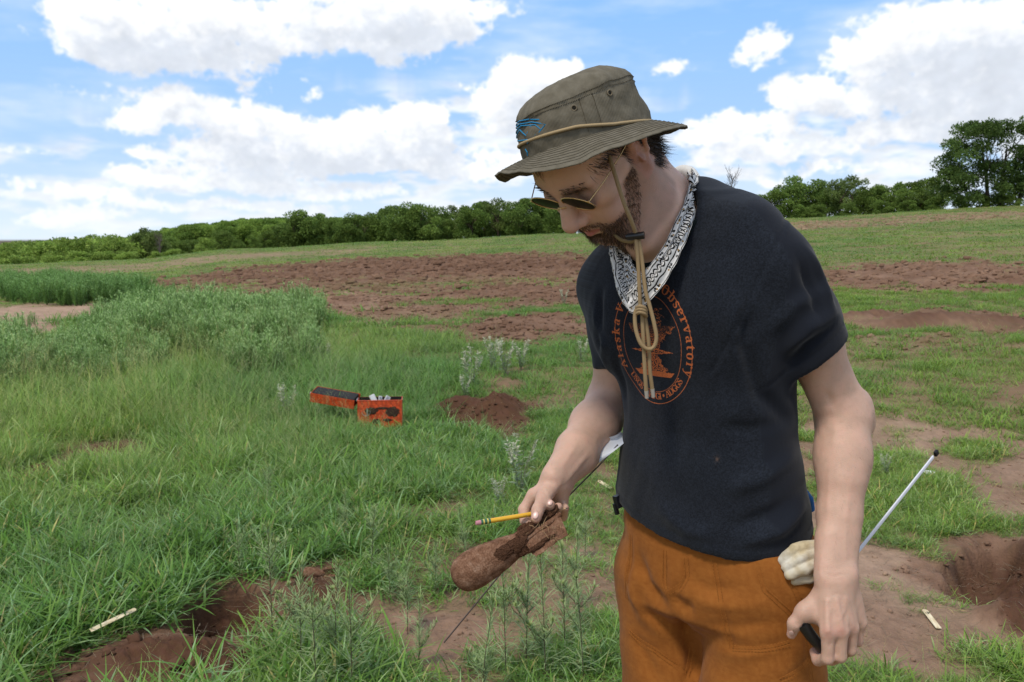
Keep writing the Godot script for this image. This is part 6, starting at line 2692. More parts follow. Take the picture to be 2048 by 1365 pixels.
	band.tube(PackedVector3Array([P(1604, 985, 1.53) - man_at, P(1617, 1000, 1.545) - man_at, P(1621, 1020, 1.555) - man_at]), 0.010, 0.008, 8, Color(0.030, 0.10, 0.27))
	part("waistband", band.mesh(), vmat(0.85, 0.2), tr)
	# boots, below the picture
	var boots := Solid.new()
	for q in legs:
		var a: Vector3 = q[2]
		boots.cone(Vector3(a.x, man_at.y + 0.16, a.z), Vector3(a.x, man_at.y + 0.05, a.z), 0.048, 0.046, 0.03)
		boots.cone(Vector3(a.x, man_at.y + 0.042, a.z) - chest_f * 0.03, Vector3(a.x, man_at.y + 0.036, a.z) + chest_f * 0.17, 0.044, 0.040, 0.03)
	boots.cut_plane(Vector3(man_at.x, man_at.y + 0.002, man_at.z), Vector3.DOWN, 2.0)
	var bb := bounds([legs[0][2], legs[1][2], man_at, man_at + chest_f * 0.25], 0.16)
	var bn := boots.net(bb.position, bb.end, 0.010)
	var bv: PackedVector3Array = bn[0]
	for i in bv.size():
		bv[i] -= man_at
	part("boots", make_mesh(bv, bn[1]), mat(lin(0.10, 0.06, 0.035), 0.7), man)


# ------------------------------------------------------------------ hat, glasses, scarf, cord
func pose_hat() -> void:
	var y := deg_to_rad(68.0)
	var p := deg_to_rad(19.0)
	var fwd := cam_xf.basis * Vector3(-sin(y) * cos(p), -sin(p), cos(y) * cos(p))
	var up := cam_xf.basis * Vector3(-sin(y) * sin(p), cos(p), cos(y) * sin(p))
	hat_xf = Transform3D(Basis(up.cross(fwd) * 0.95, up * 0.95, fwd * 0.95), P(1174, 279, 1.395))


func build_hat() -> void:
	var hat := Node3D.new()
	hat.name = "hat"
	man.add_child(hat)
	hat.transform = Transform3D(hat_xf.basis, hat_xf.origin - man_at)     # x to his left, y up, z forward
	hat.set_meta("label", "faded khaki sun hat with round crown and drooping stitched brim")
	var n := 120
	# brim
	var v := PackedVector3Array()
	var idx := PackedInt32Array()
	var rows := 46
	for k in rows * 2:
		var under := k >= rows
		var t := float(k) / (rows - 1) if not under else float(rows * 2 - 1 - k) / (rows - 1)
		for i in n:
			var a := TAU * i / n                 # 0 in front, a quarter turn at his left
			var f := cos(a)
			var s := sin(a)
			var wide := Vector2(lerpf(0.0895, 0.148, t) * s, lerpf(0.1105, 0.164, t) * f)
			var droop := 0.016 + 0.005 * s * s
			if f > 0.0:
				droop = lerpf(droop, 0.011, f * f)
			else:
				droop = lerpf(droop, 0.024, f * f)
			var yy := -droop * pow(t, 1.2) - 0.0035
			yy -= t * (0.024 * maxf(0.0, s) * maxf(0.0, f) + 0.007 * maxf(0.0, s))
			yy += 0.0045 * t * n_hill.get_noise_2d(f * 3.2 + 4.0, s * 3.2) * 2.0
			yy += 0.0013 * (absf(cos(t * PI * 9.0)) - 0.6) * (1.0 if not under else -1.0) * float(t < 0.97)
			yy += 0.0007 * n_hill.get_noise_2d(f * 14.0, s * 14.0 + t * 6.0)
			yy += (0.0016 if not under else -0.0016) * (1.0 if t < 0.96 else 0.6)
			v.append(Vector3(wide.x, yy, wide.y))
	for k in rows * 2 - 1:
		for i in n:
			var j := (i + 1) % n
			idx.append_array([k * n + i, (k + 1) * n + i, k * n + j, k * n + j, (k + 1) * n + i, (k + 1) * n + j])
	var cloth := mat(Color.WHITE, 0.93, 0.12)
	cloth.albedo_texture = noise_tex(0.022, 256, 5, FastNoiseLite.TYPE_SIMPLEX, lin(0.105, 0.092, 0.066), lin(0.178, 0.160, 0.122))
	relief(cloth, weave_tex(40, true, 0.4), 0.03, 8.0)
	cloth.uv1_world_triplanar = false
	var brim := part("brim", make_mesh(v, idx), cloth, hat)
	var rows_of := Soup.new()
	for k in range(4, rows * 2 - 4, 5):
		if absi(k - rows) < 3:
			continue
		var line := PackedVector3Array()
		for i in n + 1:
			line.append(v[k * n + i % n] + Vector3(0, 0.0002 if k < rows else -0.0002, 0))
		rows_of.tube(line, 0.00055, 0.00055, 4, Color(0.062, 0.053, 0.038), false)
	part("brim_stitching", rows_of.mesh(), vmat(0.9, 0.1), hat)
	# crown: side wall, top seam, shallow domed top
	v = PackedVector3Array()
	idx = PackedInt32Array()
	var prof := [[0.0, -0.004], [0.0, 0.004], [0.04, 0.012], [0.10, 0.022], [0.16, 0.032], [0.22, 0.040], [0.30, 0.047], [0.36, 0.052], [0.42, 0.0565], [0.47, 0.0600], [0.50, 0.0620], [0.54, 0.0], [0.60, 0.0], [0.68, 0.0], [0.76, 0.0], [0.84, 0.0], [0.92, 0.0], [0.97, 0.0], [1.0, 0.0]]
	for k in prof.size():
		var t: float = prof[k][0]
		var hh: float = prof[k][1]
		for i in n:
			var a := TAU * i / n
			var f := cos(a)
			var s := sin(a)
			var q := 0.0
			if k <= 10:
				q = 1.0 - 0.07 * pow(maxf(hh, 0.0) / 0.062, 2.4)
			else:
				q = 0.93 * pow(maxf(0.0, cos((t - 0.5) * PI)), 0.72)
				hh = 0.0620 + 0.040 * sin((t - 0.5) * PI)
			var w := n_hill.get_noise_3d(f * 3.4, hh * 46.0, s * 3.4) * 0.0052 + n_hill.get_noise_3d(f * 9.0, hh * 90.0 + a * 0.5, s * 9.0) * 0.0024
			if k == 10:
				w -= 0.0022
			elif k == 9 or k == 11:
				w += 0.0012
			var yy := hh + n_hill.get_noise_2d(f * q * 2.2 + 20.0, s * q * 2.2) * 0.006 * smoothstep(0.02, 0.07, hh)
			# a dent in the front of the top, the back stands higher
			yy += -0.009 * f * q * smoothstep(0.03, 0.075, hh)
			v.append(Vector3((0.091 * q + w) * s, yy, (0.1125 * q + w) * f))
	for k in prof.size() - 1:
		for i in n:
			var j := (i + 1) % n
			idx.append_array([k * n + i, k * n + j, (k + 1) * n + i, (k + 1) * n + i, k * n + j, (k + 1) * n + j])
	var cv := v
	part("crown", make_mesh(v, idx), cloth, hat)
	# seam stitches round the top and down the side
	var st := Soup.new()
	for row in [[9, 0.0012], [11, 0.0012]]:
		for i in n * 2:
			var i0 := (i / 2) % n
			var i1 := (i0 + 1) % n
			var a: Vector3 = cv[row[0] * n + i0].lerp(cv[row[0] * n + i1], 0.25 + 0.5 * (i % 2))
			var d: Vector3 = (cv[row[0] * n + i1] - cv[row[0] * n + i0]).normalized()
			var o := Vector3(a.x, 0.03, a.z).normalized()
			st_box(st, Transform3D(Basis(d, o, d.cross(o)), a + o * 0.0006), Vector3(0.0019, 0.0007, 0.0006), Color(0.075, 0.064, 0.045))
	for dx in [-2, 2]:
		for k in range(1, 10):
			for j in 3:
				var i0: int = int(n * 0.215) + int(dx)
				var a := cv[k * n + i0].lerp(cv[(k + 1) * n + i0], j / 3.0)
				var d := (cv[(k + 1) * n + i0] - cv[k * n + i0]).normalized()
				var o := Vector3(a.x, 0, a.z).normalized()
				st_box(st, Transform3D(Basis(d, o, d.cross(o)), a + o * 0.0005), Vector3(0.0020, 0.0007, 0.0006), Color(0.075, 0.064, 0.045))
	part("stitching", st.mesh(), vmat(0.9, 0.1), hat)
	# two eyelets beside the seam
	for q in [[0.180, 6, 0.2], [0.268, 6, 0.75]]:
		var i0 := int(n * float(q[0]))
		var a := cv[int(q[1]) * n + i0].lerp(cv[(int(q[1]) + 1) * n + i0], q[2])
		var o := Vector3(a.x, 0, a.z).normalized()
		var t1 := Vector3.UP.cross(o).normalized()
		var ring := PackedVector3Array()
		for i in 15:
			var g := TAU * i / 14.0
			ring.append(a + o * 0.0012 + t1 * cos(g) * 0.0042 + Vector3.UP * sin(g) * 0.0042)
		var e := Soup.new()
		e.tube(ring, 0.0012, 0.0012, 6, Color(0.17, 0.145, 0.10), false)
		part("eyelet", e.mesh(), vmat(0.9, 0.1), hat)
		var hole := part("eyelet_hole", lump_mesh(Vector3(0.0030, 0.0030, 0.0010), 1, 0.0), mat(lin(0.02, 0.018, 0.014), 0.9), hat)
		hole.transform = Transform3D(Basis(t1, Vector3.UP, o), a + o * 0.0006)
	# cord round the crown
	var cord := Soup.new()
	var ring := PackedVector3Array()
	for i in 97:
		var a := TAU * i / 96.0
		var low := 0.012 + 0.010 * maxf(0.0, cos(a)) - 0.016 * maxf(0.0, -cos(a + 0.5))
		ring.append(Vector3(0.0925 * sin(a), low, 0.1135 * cos(a)))
	cord.tube(ring, 0.0026, 0.0026, 8, Color(0.36, 0.27, 0.15), false)
	var cm := vmat(0.85, 0.15)
	part("hat_band_cord", cord.mesh(), cm, hat)
	# blue embroidery on the front
	var emb := Soup.new()
	var blue := Color(0.02, 0.21, 0.40)
	for q in [[[-0.9, 0.060], [0.0, 0.064], [0.5, 0.058], [0.95, 0.046]], [[-0.9, 0.055], [0.0, 0.058], [0.6, 0.050], [1.0, 0.036], [0.7, 0.024]], [[-0.7, 0.045], [0.1, 0.053], [0.7, 0.042], [0.85, 0.030], [0.4, 0.022], [-0.2, 0.020]], [[-0.6, 0.036], [0.0, 0.046], [0.3, 0.030], [0.55, 0.044], [0.6, 0.028]], [[-0.4, 0.030], [0.1, 0.026], [0.5, 0.022], [0.2, 0.018]], [[0.1, 0.012], [0.15, 0.006], [0.1, 0.000]]]:
		var pts := PackedVector3Array()
		for i in q.size() - 1:
			for j in 5:
				var a := lerpf(q[i][0], q[i + 1][0], j / 5.0) * 0.62
				var hh := lerpf(q[i][1], q[i + 1][1], j / 5.0)
				var g := 1.0 - 0.07 * pow(maxf(hh, 0.0) / 0.062, 2.4)
				pts.append(Vector3((0.091 * g + 0.0018) * sin(a), hh - 0.009 * g * cos(a) * smoothstep(0.03, 0.075, hh), (0.1125 * g + 0.0018) * cos(a)))
		emb.tube(pts, 0.0010, 0.0010, 5, blue)
	part("embroidery", emb.mesh(), vmat(0.7, 0.3), hat, "blue thread embroidery on the front of the hat")
	# chin cord with its toggle, knot and loop
	var c := Soup.new()
	var tan_ := Color(0.30, 0.215, 0.115)
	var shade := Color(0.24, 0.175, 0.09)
	c.tube(arc_points([[1212, 292, 1.335], [1224, 330, 1.328], [1246, 400, 1.330], [1262, 440, 1.338], [1273, 470, 1.352]]), 0.0031, 0.0031, 8, tan_, true)
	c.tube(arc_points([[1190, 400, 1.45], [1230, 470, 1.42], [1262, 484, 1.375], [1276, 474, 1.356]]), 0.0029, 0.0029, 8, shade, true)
	c.tube(arc_points([[1272, 476, 1.352], [1276, 520, 1.350], [1279, 575, 1.352], [1281, 618, 1.356]]), 0.0031, 0.0031, 8, tan_, true)
	c.tube(arc_points([[1277, 476, 1.354], [1284, 520, 1.350], [1291, 580, 1.350], [1299, 610, 1.350], [1309, 650, 1.348], [1313, 676, 1.348], [1308, 694, 1.348], [1296, 699, 1.348], [1282, 688, 1.348], [1273, 664, 1.350], [1270, 640, 1.352], [1272, 622, 1.352], [1281, 616, 1.348]]), 0.0031, 0.0031, 8, tan_, true)
	c.tube(arc_points([[1284, 622, 1.352], [1287, 680, 1.354], [1290, 740, 1.358], [1293, 784, 1.364]]), 0.0031, 0.0031, 8, tan_, true)
	c.tube(arc_points([[1288, 622, 1.354], [1297, 680, 1.356], [1300, 740, 1.360], [1305, 780, 1.366]]), 0.0031, 0.0031, 8, tan_, true)
	# wraps of the knot
	for k in 3:
		c.tube(arc_points([[1273, 616 + k * 6, 1.352], [1280, 613 + k * 6, 1.343], [1289, 616 + k * 6, 1.344], [1293, 621 + k * 6, 1.352]]), 0.0030, 0.0030, 8, tan_, true)
	var cord_mat := vmat(0.85, 0.15)
	relief(cord_mat, weave_tex(24, true, 0.2), 0.06, 22.0)
	part("chin_cord", c.mesh(), cord_mat, man, "tan chin cord hanging from the hat with a knot and a loop")
	var tips := Soup.new()
	tips.tube(arc_points([[1293, 782, 1.3635], [1294, 797, 1.366]]), 0.0033, 0.0028, 8, Color(0.34, 0.31, 0.27))
	tips.tube(arc_points([[1305, 778, 1.3655], [1307, 795, 1.368]]), 0.0033, 0.0028, 8, Color(0.34, 0.31, 0.27))
	part("cord_tips", tips.mesh(), vmat(0.4, 0.4), man)
	var lock := Soup.new()
	lock.tube(PackedVector3Array([P(1256, 474, 1.356) - man_at, P(1260, 473.6, 1.354) - man_at, P(1285, 471, 1.347) - man_at, P(1289, 470.5, 1.346) - man_at]), 0.0056, 0.0056, 12, Color(0.012, 0.012, 0.013))
	lock.tube(PackedVector3Array([P(1252, 474.5, 1.357) - man_at, P(1257, 474, 1.356) - man_at]), 0.0042, 0.0050, 10, Color(0.012, 0.012, 0.013))
	part("cord_lock", lock.mesh(), vmat(0.3, 0.5), man, "black plastic cord lock under the chin")


func arc_points(list: Array) -> PackedVector3Array:
	var raw := PackedVector3Array()
	for q in list:
		raw.append(P(q[0], q[1], q[2]) - man_at)
	var out := PackedVector3Array()
	for i in raw.size() - 1:
		for j in 7:
			out.append(raw[i].cubic_interpolate(raw[i + 1], raw[maxi(i - 1, 0)], raw[mini(i + 2, raw.size() - 1)], j / 7.0))
	out.append(raw[raw.size() - 1])
	return out


func build_glasses() -> void:
	var g := Node3D.new()
	g.name = "sunglasses"
	man.add_child(g)
	g.set_meta("label", "round gold-rimmed sunglasses with dark green lenses")
	var tip := deg_to_rad(19.0)
	var gf := (hf * cos(tip) - hu * sin(tip)).normalized()
	var gu := (hu * cos(tip) + hf * sin(tip)).normalized()
	var gold := mat(lin(0.66, 0.46, 0.22), 0.25, 0.6)
	gold.metallic = 0.9
	var glass := mat(lin(0.008, 0.012, 0.007), 0.30, 0.14)
	var rim := Soup.new()
	for q in [-1.0, 1.0]:
		var c := H(0.1075, 0.0165, q * 0.0325) - man_at
		var disc := Soup.new()
		var ring := PackedVector3Array()
		var k0 := 0
		disc.v.append(c + gf * 0.0022); disc.n.append(gf); disc.c.append(Color.WHITE)
		for i in 41:
			var a := TAU * i / 40.0
			var p := c + hs * cos(a) * 0.0275 + gu * sin(a) * 0.0255
			ring.append(p)
			disc.v.append(p); disc.n.append((gf + (p - c) * 6.0).normalized()); disc.c.append(Color.WHITE)
			if i > 0:
				disc.idx.append_array([0, i, i + 1])
		if (disc.v[2] - disc.v[0]).cross(disc.v[1] - disc.v[0]).dot(gf) < 0.0:
			for i in range(0, disc.idx.size(), 3):
				var t := disc.idx[i + 1]
				disc.idx[i + 1] = disc.idx[i + 2]
				disc.idx[i + 2] = t
		part("lens", disc.mesh(), glass, g)
		rim.tube(ring, 0.00105, 0.00105, 6, Color.WHITE, false)
		var o: Vector3 = c + hs * q * 0.0255 + gu * 0.009
		var hinge: Vector3 = o + hs * q * 0.004 - hf * 0.001
		rim.tube(PackedVector3Array([o, hinge]), 0.0016, 0.0016, 6, Color.WHITE)
		var ear := H(-0.006, 0.034, q * 0.083) - man_at
		var arm := Soup.new()
		arm.tube(PackedVector3Array([hinge, hinge.lerp(ear, 0.3) + hs * q * 0.004, hinge.lerp(ear, 0.7) + hs * q * 0.003, ear, ear - hf * 0.012 - hu * 0.014]), 0.0010, 0.0010, 6, Color.WHITE)
		part("temple_arm", arm.mesh(), gold, g)
	var bp := PackedVector3Array()
	for i in 9:
		var t := i / 8.0
		bp.append(H(0.1125 + 0.005 * sin(t * PI), 0.014 + 0.004 * sin(t * PI), lerpf(-0.0085, 0.0085, t)) - man_at)
	rim.tube(bp, 0.0011, 0.0011, 6, Color.WHITE)
	part("frame", rim.mesh(), gold, g)


var neck := Solid.new()


func scarf_print() -> ImageTexture:
	var w := 1536
	var h := 192
	var im := Image.create(w, h, false, Image.FORMAT_RGB8)
	var white := lin(0.66, 0.65, 0.62)
	var black := lin(0.014, 0.013, 0.013)
	im.fill(white)
	var r := RandomNumberGenerator.new()
	r.seed = 8
	# lines, a chain of rings with hooks, small flowers and gold lozenges
	for y in [10, 48, 146, 182]:
		for i in 96:
			var x := i * 16.0
			draw_line(im, Vector2(x, y + 2.0 * sin(i * 0.7)), Vector2(x + 17, y + 2.0 * sin((i + 1) * 0.7)), 6.0, black)
	var x := 16.0
	while x < w - 20:
		for k in 20:
			var a := TAU * k / 20.0 + 0.6
			if k > 16:
				continue
			draw_line(im, Vector2(x + cos(a) * 26, 97 + sin(a) * 33), Vector2(x + cos(a + 0.33) * 26, 97 + sin(a + 0.33) * 33), 9.0, black)
		draw_line(im, Vector2(x - 7, 80), Vector2(x + 10, 114), 8.0, black)
		draw_line(im, Vector2(x - 12, 110), Vector2(x + 11, 86), 7.0, black)
		x += 50.0
	for i in 60:
		var c := Vector2(r.randf() * w, [28.0, 164.0, 28.0][i % 3] + r.randf_range(-5, 5))
		for k in 3:
			var a := PI * k / 3.0 + r.randf()
			draw_line(im, c - Vector2(cos(a), sin(a)) * 11.0, c + Vector2(cos(a), sin(a)) * 11.0, 6.0, black)
	for i in 34:
		var c := Vector2(r.randf() * w, [28.0, 164.0][i % 2] + r.randf_range(-8, 8))
		var d := 9.0
		fill_tri(im, c + Vector2(-d, 0), c + Vector2(0, -d), c + Vector2(d, 0), lin(0.30, 0.17, 0.04))
		fill_tri(im, c + Vector2(-d, 0), c + Vector2(0, d), c + Vector2(d, 0), lin(0.30, 0.17, 0.04))
	return ImageTexture.create_from_image(im)


# a strip of folded cloth between an inner and an outer edge
func cloth_strip(inner: Array, outer: Array, folds: float, lift: float, seed_: int, u0: float, u1: float) -> ArrayMesh:
	var along := 64
	var across := 18
	var v := PackedVector3Array()
	var uv := PackedVector2Array()
	var idx := PackedInt32Array()
	var a := curve_of(inner, along)
	var b := curve_of(outer, along)
	var off := []
	for i in along + 1:
		for j in across + 1:
			var t := float(j) / across
			var p := a[i].lerp(b[i], t)
			var bulge := sin(t * PI)
			for k in 3:
				var d := shirt.full(p)
				var e := neck.full(p)
				if minf(d, e) >= lift:
					break
				else:
					p += (shirt.slope(p, shirt.all) if d < e else neck.slope(p, neck.all)) * (lift - minf(d, e))
			var nn := shirt.slope(p, shirt.all) if shirt.full(p) < neck.full(p) else neck.slope(p, neck.all)
			var wob := n_hill.get_noise_2d(i * 0.06 + seed_ * 9.0, 2.0) * 1.6
			p += nn * (0.006 * bulge + 0.0045 * sin(t * folds * TAU + wob) * bulge + 0.0034 * n_hill.get_noise_2d(i * 0.55, t * 9.0 + seed_))
			v.append(p - man_at)
			uv.append(Vector2(lerpf(u0, u1, float(i) / along) + 0.008 * sin(t * 5.0), 0.02 + 0.96 * t))
	var m := across + 1
	for i in along:
		for j in across:
			var q := i * m + j
			idx.append_array([q, q + 1, q + m, q + m, q + 1, q + m + 1])
	return make_mesh(v, idx, PackedColorArray(), uv)


func curve_of(list: Array, n: int) -> PackedVector3Array:
	var raw := PackedVector3Array()
	for q in list:
		raw.append(P(q[0], q[1], q[2]))
	var out := PackedVector3Array()
	for i in n + 1:
		var t := float(i) / n * (raw.size() - 1)
		var k := mini(int(t), raw.size() - 2)
		out.append(raw[k].cubic_interpolate(raw[k + 1], raw[maxi(k - 1, 0)], raw[mini(k + 2, raw.size() - 1)], t - k))
	return out


func build_scarf() -> void:
	neck.cone(H(-0.030, -0.020, 0), P(1312, 448, 1.455), 0.055, 0.055, 0.03)
	neck.cone(P(1312, 448, 1.455), P(1345, 525, 1.48), 0.055, 0.070, 0.03)
	neck.cone(P(1338, 400, 1.485), H(-0.055, -0.010, 0.0), 0.036, 0.038, 0.03)
	neck.cone(P(1338, 400, 1.485), P(1370, 470, 1.50), 0.036, 0.050, 0.03)
	var m := mat(Color.WHITE, 0.92, 0.1)
	m.albedo_texture = scarf_print()
	m.backlight_enabled = true
	m.backlight = Color(0.15, 0.15, 0.15)
	var g := Node3D.new()
	g.name = "neckerchief"
	man.add_child(g)
	g.set_meta("label", "white cotton neckerchief with black and gold print, knotted behind the neck")
	# from the nape down his left side to the point on the chest
	part("cloth", cloth_strip([[1352, 372, 1.53], [1374, 346, 1.485], [1370, 392, 1.42], [1350, 444, 1.385], [1328, 490, 1.375], [1300, 530, 1.37], [1276, 556, 1.372], [1258, 580, 1.378]],
		[[1368, 392, 1.56], [1392, 350, 1.50], [1397, 396, 1.43], [1384, 452, 1.385], [1362, 506, 1.365], [1334, 560, 1.36], [1300, 603, 1.362], [1264, 628, 1.368]], 2.0, 0.006, 1, 0.0, 1.0), m, g)
	# the far side
	part("cloth", cloth_strip([[1266, 480, 1.46], [1262, 506, 1.44], [1258, 530, 1.425], [1262, 552, 1.40], [1272, 570, 1.385]],
		[[1222, 486, 1.52], [1224, 520, 1.49], [1230, 566, 1.45], [1244, 604, 1.41], [1264, 629, 1.378]], 2.5, 0.005, 2, 0.1, 0.55), m, g)
	# the slack fold hanging between
	part("cloth", cloth_strip([[1262, 516, 1.43], [1270, 536, 1.40], [1284, 544, 1.385], [1300, 532, 1.376], [1316, 508, 1.374]],
		[[1248, 560, 1.42], [1260, 590, 1.39], [1280, 596, 1.376], [1302, 574, 1.370], [1326, 530, 1.372]], 2.0, 0.004, 3, 0.3, 0.7), m, g)
	# the rolled part behind the neck
	var roll := Soup.new()
	var pts := PackedVector3Array()
	for q in curve_of([[1388, 362, 1.49], [1376, 346, 1.50], [1356, 348, 1.53], [1330, 372, 1.56]], 12):
		pts.append(q - man_at)
	roll.tube(pts, 0.013, 0.012, 10, Color(0.60, 0.59, 0.56))
	part("rolled_edge", roll.mesh(), vmat(0.92, 0.1), g)


# ------------------------------------------------------------------ what he holds and carries
func frame_along(from: Vector3, to: Vector3, up_hint: Vector3) -> Transform3D:
	var x := (to - from).normalized()
	var z := x.cross(up_hint).normalized()
	var y := z.cross(x)
	return Transform3D(Basis(x, y, z), from)


func build_held_things() -> void:
	rng.seed = 31
	# the rusty shell: x runs from nose to tail
	var nose := P(906, 1163, 1.405)
	var neck := P(1048, 1082, 1.425)
	var xf := frame_along(nose, neck, cam_xf.basis.y)
	var t := thing("rusty_bomb", "rusty soil-caked practice bomb with fins, held in his right hand", "bomb", nose)
	t.basis = xf.basis
	var len_ := nose.distance_to(neck)
	var rust := rust_material()
	var prof := PackedVector2Array([Vector2(0.0, 0.003), Vector2(0.003, 0.014), Vector2(0.010, 0.023), Vector2(0.020, 0.0282), Vector2(0.034, 0.0302), Vector2(0.055, 0.0292), Vector2(0.078, 0.0262), Vector2(0.100, 0.0220), Vector2(0.116, 0.0182), Vector2(0.130, 0.0165), Vector2(len_ + 0.018, 0.0155), Vector2(len_ + 0.020, 0.010)])
	part("shell_body", lathe_x(prof, 36, 0.055, 4), rust, t)
	# a crust of soil on the neck
	var soil := mat(lin(0.135, 0.068, 0.040), 0.97, 0.1)
	relief(soil, noise_tex(0.09, 256, 5), 0.7, 20.0)
	soil.uv1_world_triplanar = false
	for q in [[0.110, 0.004, 0.0185, 0.022, 0.012, 0.004, 1], [0.135, 0.012, 0.010, 0.020, 0.008, 0.008, 2], [0.088, 0.006, 0.024, 0.014, 0.010, 0.0035, 3], [0.118, -0.008, 0.0165, 0.016, 0.008, 0.004, 5]]:
		part("soil_crust", lump_mesh(Vector3(q[3], q[4], q[5]), q[6], 0.5, 0.6), soil, t).position = Vector3(q[0], q[1], q[2])
	# fins: two broad plates that meet in a ridge, and the stump of a third
	var inv := Transform3D(t.basis, t.position).affine_inverse()
	plate(t, inv, [P(1046, 1083, 1.412), P(1120, 1031, 1.424), P(1136, 1070, 1.400), P(1072, 1114, 1.388)], 0.0035, rust, "fin")
	plate(t, inv, [P(1046, 1083, 1.412), P(1120, 1031, 1.424), P(1098, 1024, 1.452), P(1034, 1070, 1.440)], 0.0035, rust, "fin")
	plate(t, inv, [P(1050, 1092, 1.415), P(1118, 1048, 1.430), P(1128, 1066, 1.452), P(1066, 1110, 1.440)], 0.0035, rust, "fin")
	var ridge_ := Soup.new()
	ridge_.tube(PackedVector3Array([inv * P(1043, 1085, 1.410), inv * P(1084, 1056, 1.416), inv * P(1122, 1029, 1.423)]), 0.0046, 0.0042, 8, Color.WHITE)
	part("ridge", ridge_.mesh(), rust, t)
	for q in [[1048, 1060, 1.432, 0.012, 0.008, 1], [1064, 1052, 1.434, 0.013, 0.008, 4], [1088, 1038, 1.432, 0.010, 0.007, 7], [1104, 1026, 1.436, 0.011, 0.009, 9], [1042, 1070, 1.428, 0.010, 0.007, 3], [1072, 1096, 1.395, 0.014, 0.0035, 12], [1092, 1080, 1.400, 0.012, 0.003, 14]]:
		var o := part("soil_crust", lump_mesh(Vector3(float(q[3]) * 1.2, q[4], q[4]), q[5], 0.6, 0.8), soil, t)
		o.position = inv * P(q[0], q[1], q[2])
	# rootlets clinging to it
	var roots := Soup.new()
	for k in 26:
		var o := P(1050 + rng.randf() * 78, 1100 - rng.randf() * 60, 1.388 + rng.randf() * 0.01)
		var e := o + rv(0.012)
		roots.tube(PackedVector3Array([inv * o, inv * (o.lerp(e, 0.5) + rv(0.004)), inv * e]), 0.0006, 0.0003, 3, Color(0.34, 0.22, 0.12), false)
	part("rootlets", roots.mesh(), vmat(0.9, 0.1), t)
	# pencil, six-sided
	var a := P(951, 1047, 1.405)
	var b := P(1136, 1017, 1.455)
	var pl := thing("pencil", "yellow pencil with pink eraser held across his right thumb", "pencil", a)
	pl.basis = frame_along(a, b, cam_xf.basis.y).basis
	var total := a.distance_to(b)
	var body := Soup.new()
	body.tube(PackedVector3Array([Vector3(0.024, 0, 0), Vector3(total - 0.018, 0, 0)]), 0.0039, 0.0039, 6, Color(0.72, 0.40, 0.035))
	part("barrel", body.mesh(), vmat(0.35, 0.45), pl)
	var wood := Soup.new()
	wood.tube(PackedVector3Array([Vector3(total - 0.0182, 0, 0), Vector3(total - 0.004, 0, 0)]), 0.0037, 0.0011, 10, Color(0.56, 0.36, 0.20))
	part("sharpened_wood", wood.mesh(), vmat(0.8, 0.2), pl)
	var lead := Soup.new()
	lead.tube(PackedVector3Array([Vector3(total - 0.0042, 0, 0), Vector3(total, 0, 0)]), 0.0011, 0.0003, 8, Color(0.03, 0.03, 0.03))
	part("lead", lead.mesh(), vmat(0.4, 0.4), pl)
	var ferrule := Soup.new()
	for q in [[0.0085, 0.0120, 0.0041, Color(0.03, 0.11, 0.045)], [0.0121, 0.0142, 0.0043, Color(0.60, 0.48, 0.10)], [0.0143, 0.0185, 0.0041, Color(0.03, 0.11, 0.045)], [0.0186, 0.0208, 0.0043, Color(0.60, 0.48, 0.10)], [0.0209, 0.0242, 0.0041, Color(0.03, 0.11, 0.045)]]:
		ferrule.tube(PackedVector3Array([Vector3(q[0], 0, 0), Vector3(q[1], 0, 0)]), q[2], q[2], 14, q[3])
	part("ferrule", ferrule.mesh(), vmat(0.35, 0.6), pl)
	var rub := Soup.new()
	rub.tube(PackedVector3Array([Vector3(0.0005, 0, 0), Vector3(0.002, 0, 0), Vector3(0.0088, 0, 0)]), 0.0033, 0.0038, 12, Color(0.52, 0.24, 0.27))
	part("eraser", rub.mesh(), vmat(0.9, 0.2), pl)
	# pin flag: wire through the hand, white flag at its upper end
	a = P(888, 1286, 1.50)
	b = P(1236, 890, 1.555)
	var pf := thing("pin_flag", "white marking flag on a thin dark wire held in his right hand", "flag", a)
	var w := Soup.new()
	w.tube(PackedVector3Array([Vector3.ZERO, (P(1000, 1150, 1.500) - a), (P(1118, 1012, 1.510) - a), (P(1196, 934, 1.545) - a), b - a]), 0.0013, 0.0013, 6, Color(0.060, 0.042, 0.034))
	part("wire", w.mesh(), vmat(0.5, 0.5), pf)
	var fv := PackedVector3Array()
	var fi := PackedInt32Array()
	for i in 13:
		for j in 9:
			var u := i / 12.0
			var v := j / 8.0
			var p := P(lerpf(1190, 1254, u), lerpf(932, 880, u), lerpf(1.545, 1.565, u))
			p += (P(1172, 906, 1.56) - P(1190, 932, 1.545)) * v * (0.9 + 0.2 * sin(u * 5.0)) + cam_xf.basis.z * (0.008 * sin(v * 5.0 + u * 2.0) + 0.006 * sin(u * 9.0) * v)
			fv.append(p - a)
	for i in 12:
		for j in 8:
			var q := i * 9 + j
			fi.append_array([q, q + 1, q + 9, q + 9, q + 1, q + 10])
	var fm := mat(lin(0.62, 0.65, 0.70), 0.4, 0.5)
	fm.backlight_enabled = true
	fm.backlight = Color(0.5, 0.5, 0.5)
	part("flag", make_mesh(fv, fi), fm, pf)
	# the white rod with its black grip
	a = P(1603, 1247, 1.352)
	b = P(1872, 908, 1.62)
	var rod := thing("white_rod", "thin white rod with black grip and black tip in his left hand", "rod", a)
	rod.basis = frame_along(a, b, cam_xf.basis.y).basis
	total = a.distance_to(b)
	part("shaft", rounded_box(Vector3(total - 0.10, 0.0064, 0.0030), 0.0012), mat(lin(0.66, 0.67, 0.72), 0.45, 0.5), rod).position = Vector3(0.09 + (total - 0.10) * 0.5, 0, 0)
